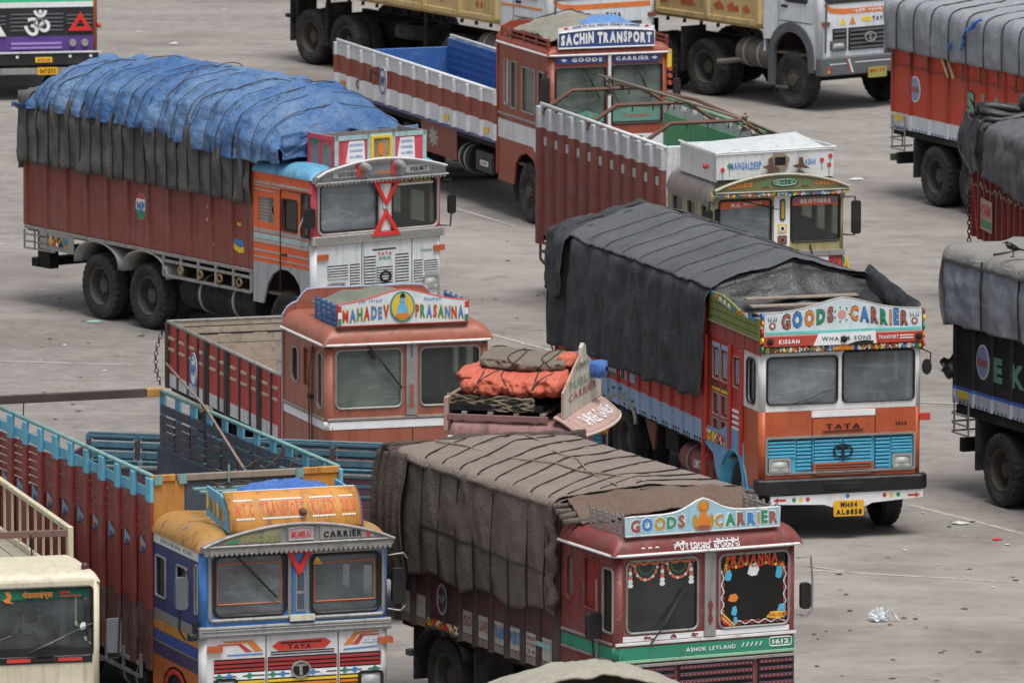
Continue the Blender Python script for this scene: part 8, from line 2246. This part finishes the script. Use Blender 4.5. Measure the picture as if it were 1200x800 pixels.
# ================================================================ white tippers at the top
def tipper(X, Y, a, label, rears, L, W=2.4, third=None, front_text=True, seedc=0):
    t = Truck('tipper_truck', label, X, Y, a, W)
    c = 1.63
    WH = paint('tipper_white', 'd3d9dd', .38, .28); GR = paint('tipper_grey', '585b5f', .55, .35); CRM = paint('tipper_cream', 'c2ab76', .55, .5, chip='b0643c', chipamt=.55); OR = paint('tipper_orange', 'd9783c', .5, .2)
    running_gear(t, .80, rears, L, fw=.17, r=.54)
    if third: wheel(t, .17, third, True, -1, .54); wheel(t, W - .17, third, True, 1, .54)
    front(t, 'front_panel', 1.02, 1.98, WH, r=.10); front(t, 'windscreen_frame', 1.98, 3.0, WH, (rrect(.14, W - .14, 2.02, 2.86, .08),), r=.10); corner(t, WH, 1.02, 3.0, .10)
    pane(t, t.F, .14, W - .14, 2.02, 2.86, .08, GLD)
    h = [rrect(.35, 1.0, 2.0, 2.7, .06)]
    sides(t, 'cab_side', [(.10, .78), (.22, .78), (.32, 1.25), (.55, 1.50), (.82, 1.58), (1.10, 1.50), (1.32, 1.25), (c, 1.25), (c, 3.0), (.10, 3.0)], WH, h)
    pane(t, t.S, .35, 1.0, 2.0, 2.7, .06, GLD, BLACK, 'side_window')
    MB().tube([t.S(1.18, 1.5, .002), t.S(1.18, 2.8, .002)], .008, 4).build('door_seam', BLACK, t.e); strip(t, t.S, .92, 1.1, 1.88, 1.93, BLACK, 'door_handle', .02, .02)
    strip(t, t.S, .2, 1.15, 1.62, 1.64, GR, 'side_crease', .004, .004)
    # grey wheel arch
    arch = [(.79 - .66 * math.cos(PI * i / 14), 1.0 + .62 * math.sin(PI * i / 14)) for i in range(15)]
    inner = [(.80 - .50 * math.cos(PI * i / 14), .96 + .48 * math.sin(PI * i / 14)) for i in range(15)]
    for mp in (t.S, t.Rr):
        MB().prism([(.13, .72)] + arch + [(1.45, .40), (1.30, .40)] + inner[::-1] + [(.28, .72)], mp, .08, off=.03).build('wheel_arch', GR, t.e, .01)
    t.box('mudflap', RUBBER, .03, .5, 1.32, 1.36, .25, 1.0)
    # front: stripes, grille, lamps, bumper
    o = MB().prism([(.02 + .08, 1.98), (.25, 1.84), (.55, 1.80), (W - .12, 1.80), (W - .12, 1.90), (.6, 1.90), (.3, 1.93), (.12, 2.02)], t.F, .006, off=.004).build('front_band', OR, t.e)
    if front_text: letters(MB(), 'श्री गणेश', t.F, .75, 1.7, 1.815, 1.885, (0,), per=False, d=.008, bold=.02).build('band_lettering', INKW, o)
    strip(t, t.F, 1.02, 1.26, 1.64, 1.72, INKY, 'yellow_plate', .006, .006); letters(MB(), 'TATA', t.F, 1.28, 1.62, 1.64, 1.72, (0,), d=.008, bold=.06).build('badge_lettering', INK, t.e)
    for u, m in ((.56, INKY), (.80, OR)): MB().prism([(u - .08, 1.60), (u + .08, 1.60), (u, 1.75)], t.F, .004, off=.006).build('warning_sticker', m, t.e)
    for u0, u1, n in ((.32, .66, 5), (.70, 1.70, 5), (1.74, 2.08, 5)):
        g = MB().prism([(u0, 1.12), (u1, 1.12), (u1, 1.54), (u0, 1.54)], t.F, .02, off=.01).build('grille', INK, t.e)
        for i in range(n): MB().prism([(u0 + .02, 1.15 + i * .08), (u1 - .02, 1.15 + i * .08), (u1 - .02, 1.185 + i * .08), (u0 + .02, 1.185 + i * .08)], t.F, .03, off=.04).build('grille_slat', GR, g)
    MB().prism(disc(1.2, 1.35, .14, 20, .10), t.F, .03, [disc(1.2, 1.35, .11, 20, .075)], off=.06).build('round_badge', STEEL, t.e); letters(MB(), 'T', t.F, 1.12, 1.28, 1.29, 1.41, (0,), d=.05).build('badge_letter', STEEL, t.e)
    headlamp(t, t.F, .26, .62, 1.14, 1.32, .02, GR, .03); headlamp(t, t.F, W - .62, W - .26, 1.14, 1.32, .02, GR, .03)
    MB().tube([t.F(.0 + .14, 1.1, .02), t.F(.14, 1.7, .03), t.F(.16, 2.05, .02)], .02, 5).build('cable', GR, t.e)
    for u in (.02, W - .22): MB().prism(rrect(u + .04, u + .22, 1.60, 1.68, .02), t.F, .03, off=.03).build('indicator', paint('dark_amber', '7a4038', .5, .2), t.e)
    bumper(t, GR, .68, 1.02, -.03, W + .03, v=-.14, d=.16, rb=.02)
    fm = t.Fy(-.14)
    for q, m in enumerate((INKO, INKR, INKG)): MB().prism(disc(.12 + .0 * q, .76 + .08 * q, .035, 8), fm, .006, off=.006).build('reflector', m, t.e)
    for q, m in enumerate((INKR, INKW, INKG)): MB().prism([(.55 + q * .035, .98), (.58 + q * .035, .98), (.68 + q * .035, .72), (.65 + q * .035, .72)], fm, .004, off=.005).build('painted_stripe', m, t.e)
    strip(t, fm, .15, .55, .89, .905, INKW, 'painted_line_mark', .004, .005); strip(t, fm, .75, W - .1, .90, .915, INKW, 'painted_line_mark', .004, .005)
    pl = MB().prism(rrect(1.05, 1.5, .60, .80, .02), t.Fy(-.17), .01).build('number_plate', paint('plate_green_yellow', '9a9a4a', .5, .3), t.e); letters(MB(), 'MH 04', t.Fy(-.17), 1.1, 1.45, .70, .77, (0,), d=.006).build('plate_lettering', INKR, pl)
    interior(t, c, 1.0, 2.02, 2.95); dome(t, WH, 0, W, 0, c, 2.98, .12, .15); t.box('cab_rear_panel', WH, .02, W - .02, c - .02, c + .02, 1.0, 2.98, .01)
    t.box('cab_step', GR, .02, .35, .95, 1.3, .35, .40, .01)
    # tipping body
    v0 = c + .10; n = int((L - v0) / 1.15)
    for sd, x in ((-1, 0), (1, W)):
        bay_side(t, sd, v0, L, n, [1.50, 1.62, 2.45, 2.55], [CRM, CRM, CRM], ribw=.16, ribd=.08)
        t.box('body_rail', CRM, x - .06, x + .06, v0, L, 1.46, 1.56, .01); t.box('top_rail', CRM, x - .06, x + .06, v0, L, 2.5, 2.6, .01)
    t.box('tipper_floor', CRM, .05, W - .05, v0, L, 1.40, 1.46, 0); t.box('headboard', CRM, 0, W, v0 - .06, v0, 1.45, 2.8, .01); t.box('tailgate', CRM, 0, W, L, L + .08, 1.45, 2.5, .01)
    rnd = random.Random(seedc)
    for q in range(int(L * 2)):
        v = v0 + .3 + rnd.random() * (L - v0 - .6); s = rnd.uniform(.05, .18)
        MB().prism([(v - s, 1.68), (v + s * .6, 1.66), (v + s, 1.75), (v, 1.80 + s * .3), (v - s * .7, 1.76)], t.S, .004, off=.004).build('rust_patch', paint('rust_orange', 'b5603a', .7, .4), t.e)
    for q in range(int((L - v0) / .5)): MB().box(-W / 2 + .0, -W / 2 + .05, v0 + .25 + q * .5, v0 + .29 + q * .5, 1.33, 1.40).build('tipper_hook', DARK, t.e)
    barrel(t, 1.55, 2.50, .92, .26, paint('tank_grey', '5c564e', .7, .6)); t.box('battery_box', DARK, .3, .8, 1.6, 2.2, .7, 1.2)
    MB().tube([t.P(.3, 1.5, .95), t.P(.0, 2.7, .72), t.P(-.05, 2.9, .70)], .05, 8).build('exhaust_pipe', paint('exhaust_grey', '6c675f', .7, .5), t.e)
    for v in rears: t.box('mudflap', RUBBER, .02, .62, v + .66, v + .69, .4, 1.25)
    return t
t = tipper(5.67, 192.5, 38, 'white tipper cab with orange band at upper right, short grey tank by its front wheel', (3.42, 4.85), 6.3, seedc=1)
t2 = tipper(.65, 193, 33, 'long cream tipper truck with rust flecks behind the Sachin Transport truck', (7.17, 8.45), 9.3, third=3.3, seedc=2, front_text=False)
strip(t2, t2.S, .2, 1.6, 1.80, 1.845, INKO, 'side_stripe', .006, .006)
MB().lathe([(-.13, .30), (-.13, .46), (-.09, .53), (.09, .53), (.13, .46), (.13, .30)], 32, 'z', t2.P(.62, 5.3, .92)).build('spare_wheel', TYRE, t2.e)
for v in (8.9, 7.8, 4.3): t2.box('body_prop', DARK, .05, .12, v, v + .08, .6, 1.4)
t2.box('rear_step', DARK, -.02, .3, 9.05, 9.25, .85, .92)

# ================================================================ purple truck at top left
def truck_pu():
    t = Truck('cargo_truck', 'purple and black fronted truck with a white Om sign and red triangle, top left', -10.12, 193.8, 12, 2.4)
    W, c, L = 2.4, 1.6, 8
    PU = paint('bonnet_purple', '5c3f8c', .42, .25); LI = paint('lilac_bar', '9f86cc', .5, .2); GN = paint('mint_green', '3fc088', .5, .2); BK = paint('front_black', '1f2226', .45, .25); OR = paint('side_orange_band', 'b0603a', .5, .3)
    running_gear(t, .9, (5.5, 6.8), L)
    front(t, 'front_panel', .90, 1.20, PU); front(t, 'grille_panel', 1.20, 1.74, BK); front(t, 'white_band', 1.74, 1.84, INKW); front(t, 'green_band', 1.84, 2.1, GN)
    front(t, 'window_frame', 2.1, 2.85, GN, (rrect(.15, 1.1, 2.15, 2.75, .05), rrect(1.3, 2.25, 2.15, 2.75, .05))); corner(t, OR, .9, 2.85)
    pane(t, t.F, .15, 1.1, 2.15, 2.75, .05); pane(t, t.F, 1.3, 2.25, 2.15, 2.75, .05, GLD)
    for u0, u1, n in ((.75, 1.75, 5), (1.82, 2.30, 3), (.12, .66, 3)):
        for i in range(n): strip(t, t.F, u0, u1, 1.30 + i * .075 + (.12 if n == 3 else 0), 1.325 + i * .075 + (.12 if n == 3 else 0), paint('slat_grey', '5c6266', .5, .3), 'grille_slat', .01, .012)
    letters(MB(), 'ॐ', t.F, 1.0, 1.50, 1.21, 1.70, (0,), per=False, d=.03, bold=.015).build('om_sign', INKW, t.e)
    MB().prism(disc(1.30, 1.46, .11, 16, .08), t.F, .01, [disc(1.30, 1.46, .085, 16, .06)], off=.045).build('round_badge', STEEL, t.e)
    tri_sign(t, t.F, 2.07, 1.47, .46, .36, True, off=.04); tri_sign(t, t.F, .42, 1.42, .5, .42, True, mat=INKW, off=.04)
    for i in range(2): strip(t, t.F, .76, 1.72, .96 + i * .08, 1.005 + i * .08, LI, 'bonnet_bar', .02, .02)
    for u in (1.93, 2.16): MB().lathe([(-.02, 0), (-.02, .06), (.02, .075), (.02, 0)], 16, 'y', t.P(u, -.02, 1.06)).build('headlight', CHROME, t.e)
    for u in (.24, .46): MB().lathe([(-.02, 0), (-.02, .06), (.02, .075), (.02, 0)], 16, 'y', t.P(u, -.02, 1.06)).build('headlight', CHROME, t.e)
    letters(MB(), 'KING OF THE ROAD', t.F, .95, 1.7, 1.90, 1.96, (0,), d=.006).build('band_lettering', INK, t.e); letters(MB(), 'OM SAI', t.F, 1.98, 2.2, 1.92, 1.97, (0,), d=.006).build('band_lettering', INKR, t.e)
    bumper(t, BK, .66, .90, -.03, W + .03); MB().bar(t.P(-.02, -.13, .91), t.P(W + .05, -.13, .91), .03, .03).build('bumper_edge', WHITE, t.e)
    fm = t.Fy(-.12)
    strip(t, fm, 1.2, 1.52, .72, .82, INKY, 'name_plate', .008, .012); letters(MB(), 'SHREE', fm, 1.24, 1.48, .74, .80, (0,), d=.016).build('plate_lettering', INKR, t.e)
    for u in (.86, 1.86, 2.25): MB().prism(disc(u, .83, .03, 8), fm, .006, off=.008).build('painted_dot', INKW, t.e)
    MB().prism([(.1, .50), (2.2, .50), (2.2, .62), (.1, .62)], fm, .02).build('lower_valance', STEEL, t.e)
    pl = MB().prism(rrect(1.24, 1.62, .49, .63, .01), t.Fy(-.14), .01).build('number_plate', YEL, t.e); letters(MB(), '367272', t.Fy(-.14), 1.28, 1.58, .52, .60, (0,), d=.005, bold=.04).build('plate_lettering', INK, pl)
    MB().prism([(1.4, .3), (1.9, .3), (1.75, .5), (1.5, .5)], t.Fy(.1), .2).build('tow_bracket', DARK, t.e)
    sides(t, 'cab_side', [(.08, .8), (c, .8), (c, 2.85), (.08, 2.85)], OR, [rrect(.3, .9, 2.1, 2.7, .05)]); pane(t, t.S, .3, .9, 2.1, 2.7, .05, GLD, name='side_window')
    MB().lathe([(-.03, 0), (-.03, .05), (.03, .05), (.03, 0)], 10, 'x', t.P(W + .04, .05, 1.38)).build('indicator', INKR, t.e)
    dome(t, GN, -.03, W + .03, 0, c, 2.84, .2, .2); interior(t, c, .95, 2.1, 2.8)
    for sd in (-1, 1): bay_side(t, sd, 1.7, L, 10, [1.1, 2.6], [OR], ribw=.12, ribd=.05)
    t.box('load_floor', DARK, .05, W - .05, 1.65, L, 1.0, 1.08); t.box('tailgate', OR, .03, W - .03, L, L + .05, 1.1, 2.5); t.box('headboard', OR, .03, W - .03, 1.62, 1.68, 1.0, 3.0)
truck_pu()

# ================================================================ truck just entering at the bottom: only its roof sheet shows
def truck_fg():
    t = Truck('cargo_truck', 'truck at the bottom edge of which only the roof sheet and board top show', -.2, 112, 10, 2.3)
    W, c, L = 2.3, 1.7, 6.5
    BODY = paint('fg_ochre', 'a8743a', .5, .4)
    running_gear(t, .9, (5.0,), L); hidden_cab(t, BODY, c, 2.7)
    BD, fb = board(t, 'name_board', paint('fg_board', 'c79a3a', .45, .2), .15, 2.1, 2.92, 3.10, 3.20, v=-.02, pw=.5, frame=INKY)
    letters(MB(), 'GOODS', fb, .25, .85, 2.95, 3.08, (0,), d=.005).build('board_lettering', INKR, BD); letters(MB(), 'CARRIER', fb, 1.3, 2.0, 2.95, 3.08, (0,), d=.005).build('board_lettering', INKR, BD)
    for sd in (-1, 1): bay_side(t, sd, 1.8, L, 8, [1.0, 1.5], [BODY], ribw=.1, ribd=.04)
    t.box('load_floor', DARK, .05, W - .05, 1.75, L, .9, .98); t.box('tailgate', BODY, .03, W - .03, L, L + .05, 1.0, 1.5)
    cv = cover(t, 'pale_roof_sheet', 'pale canvas heaped on a cab roof at the bottom edge, below the Prasanna truck')
    TC = cloth('pale_roof_canvas', 'a8a392', 'bab5a4', wr=.6, scale=3)
    MB().grid(lambda a, b: Vector(t.P(.02 + 2.25 * a, -.08 + 1.6 * b, 2.93 + .46 * (math.sin(PI * (.06 + .88 * a)) ** .8) * (math.sin(PI * min(1, .30 + b * .7)) ** .5) + .035 * noise.fractal(Vector((a * 6, b * 5, 2)), .8, 2, 3))), 70, 40).build('canvas', TC, cv, smooth=True, solid=.02)
truck_fg()

# ================================================================ litter
PAPER = paint('paper_litter', 'c9cac8', .8, .2, vstreak=False); BROWNL = paint('brown_litter', '6a5a4c', .9, .3); GREYL = paint('grey_litter', '8e8a84', .9, .3)
def scrap(px, py, s, mat, name='litter_scrap', label=None, cat='litter', group='scraps of litter on the yard', seed=0, h=.3, n=3):
    p = gpt(px, py); r = random.Random(seed * 13 + 5)
    mb = MB()
    for q in range(n):
        cx, cy = r.uniform(-.4, .4) * s, r.uniform(-.4, .4) * s
        k = 7; vs = [(cx, cy, s * h * r.uniform(.5, 1) + .006)]
        for i in range(k):
            a = 2 * PI * i / k; rr = s * r.uniform(.35, .75)
            vs.append((cx + rr * math.cos(a), cy + rr * math.sin(a), .008 + s * h * .3 * r.random()))
        mb.add(vs, [(0, 1 + i, 1 + (i + 1) % k) for i in range(k)])
    o = mb.build(name, mat, solid=.004); o.location = p; o['label'] = label or 'small pale scrap of paper or plastic lying on the yard'; o['category'] = cat
    if label is None: o['group'] = group
    return o
PB = paint('plastic_bag', 'c4c8cc', .35, .05, vstreak=False)
b_ = gpt(1032, 724)
def bag(a, b):
    an = 2 * PI * a; th = PI * .5 * b
    k = 1 + .45 * noise.fractal(Vector((math.cos(an) * 2, math.sin(an) * 2, b * 3)), .8, 2, 4)
    return Vector((.12 * k * math.cos(th) * math.cos(an) , .11 * k * math.cos(th) * math.sin(an), .01 + .13 * k * math.sin(th)))
o = MB().grid(bag, 36, 12, closeu=True).build('plastic_bag', PB, smooth=False, solid=.004); o.location = b_; o['label'] = 'crumpled white plastic bag on the open ground at lower right'; o['category'] = 'bag'
MB().tube([(.08, -.03, .09), (.16, -.04, .17), (.21, -.02, .08), (.26, -.06, .01)], [.02, .015, .02, .01], 6).build('bag_handle', PB, o)
scrap(110, 381, .17, paint('green_plastic', '9fd8c4', .5, .1, vstreak=False), 'plastic_scrap', 'pale green plastic sheet scrap beside the rear wheel of the blue sheeted truck', seed=3, h=.12)
scrap(1170, 628, .09, RED, 'plastic_scrap', 'red plastic scrap on the ground at the right edge', seed=5)
scrap(166, 397, .10, BROWNL, 'dirt_clump', 'dark clump of dirt below the rear wheels of the blue sheeted truck', seed=6, cat='dirt clump')
scrap(202, 55, .12, PAPER, 'paper_scrap', 'white paper scraps on the ground above the blue sheeted load', seed=8, cat='litter')
scrap(1127, 610, .16, PAPER, 'paper_scrap', 'white torn paper right of the orange truck with the yellow number plate', seed=9)
scrap(1004, 208, .16, PAPER, 'paper_scrap', 'white paper scrap right of the Mangaldeep truck', seed=10) 
rs = random.Random(77)
pts_ = [(1055, 588), (1080, 600), (1115, 640), (1150, 650), (1165, 684), (1105, 655), (1040, 650), (1010, 636), (1020, 690), (985, 688), (1083, 720), (990, 770), (1110, 758), (1185, 632), (1060, 640), (950, 610), (1003, 745), (1130, 625), (1190, 670), (1075, 395), (1090, 330), (1100, 425), (1018, 130), (1030, 180), (1012, 205),
        (20, 430), (48, 430), (66, 417), (73, 411), (140, 427), (37, 397), (87, 405), (124, 441), (46, 408), (18, 418), (8, 340), (40, 345), (60, 352), (5, 292), (80, 300), (10, 500), (150, 480), (100, 470), (605, 398), (612, 404), (632, 386), (590, 330), (560, 300), (545, 250), (570, 205), (620, 300), (600, 360), (128, 12), (178, 17), (240, 30), (290, 45), (160, 40), (330, 88), (262, 12), (300, 8), (1050, 20), (1015, 60), (1022, 100), (548, 280), (635, 330)]
for i, (x, y) in enumerate(pts_):
    if i % 4 == 3: continue
    scrap(x + rs.uniform(-4, 4), y + rs.uniform(-3, 3), rs.uniform(.025, .06), PAPER if i % 3 else GREYL, seed=20 + i, n=2)
for i in range(45):
    x, y = rs.uniform(950, 1195), rs.uniform(600, 795)
    if i > 25: x, y = rs.uniform(5, 190), rs.uniform(330, 500)
    if i > 38: x, y = rs.uniform(560, 640), rs.uniform(280, 410)
    o = scrap(x, y, rs.uniform(.03, .07), BROWNL, 'dirt_clump', None, seed=200 + i, n=2)
    o['label'] = 'small brown clump of dirt on the yard'; o['category'] = 'dirt clump'; o['group'] = 'clumps of dirt on the yard'
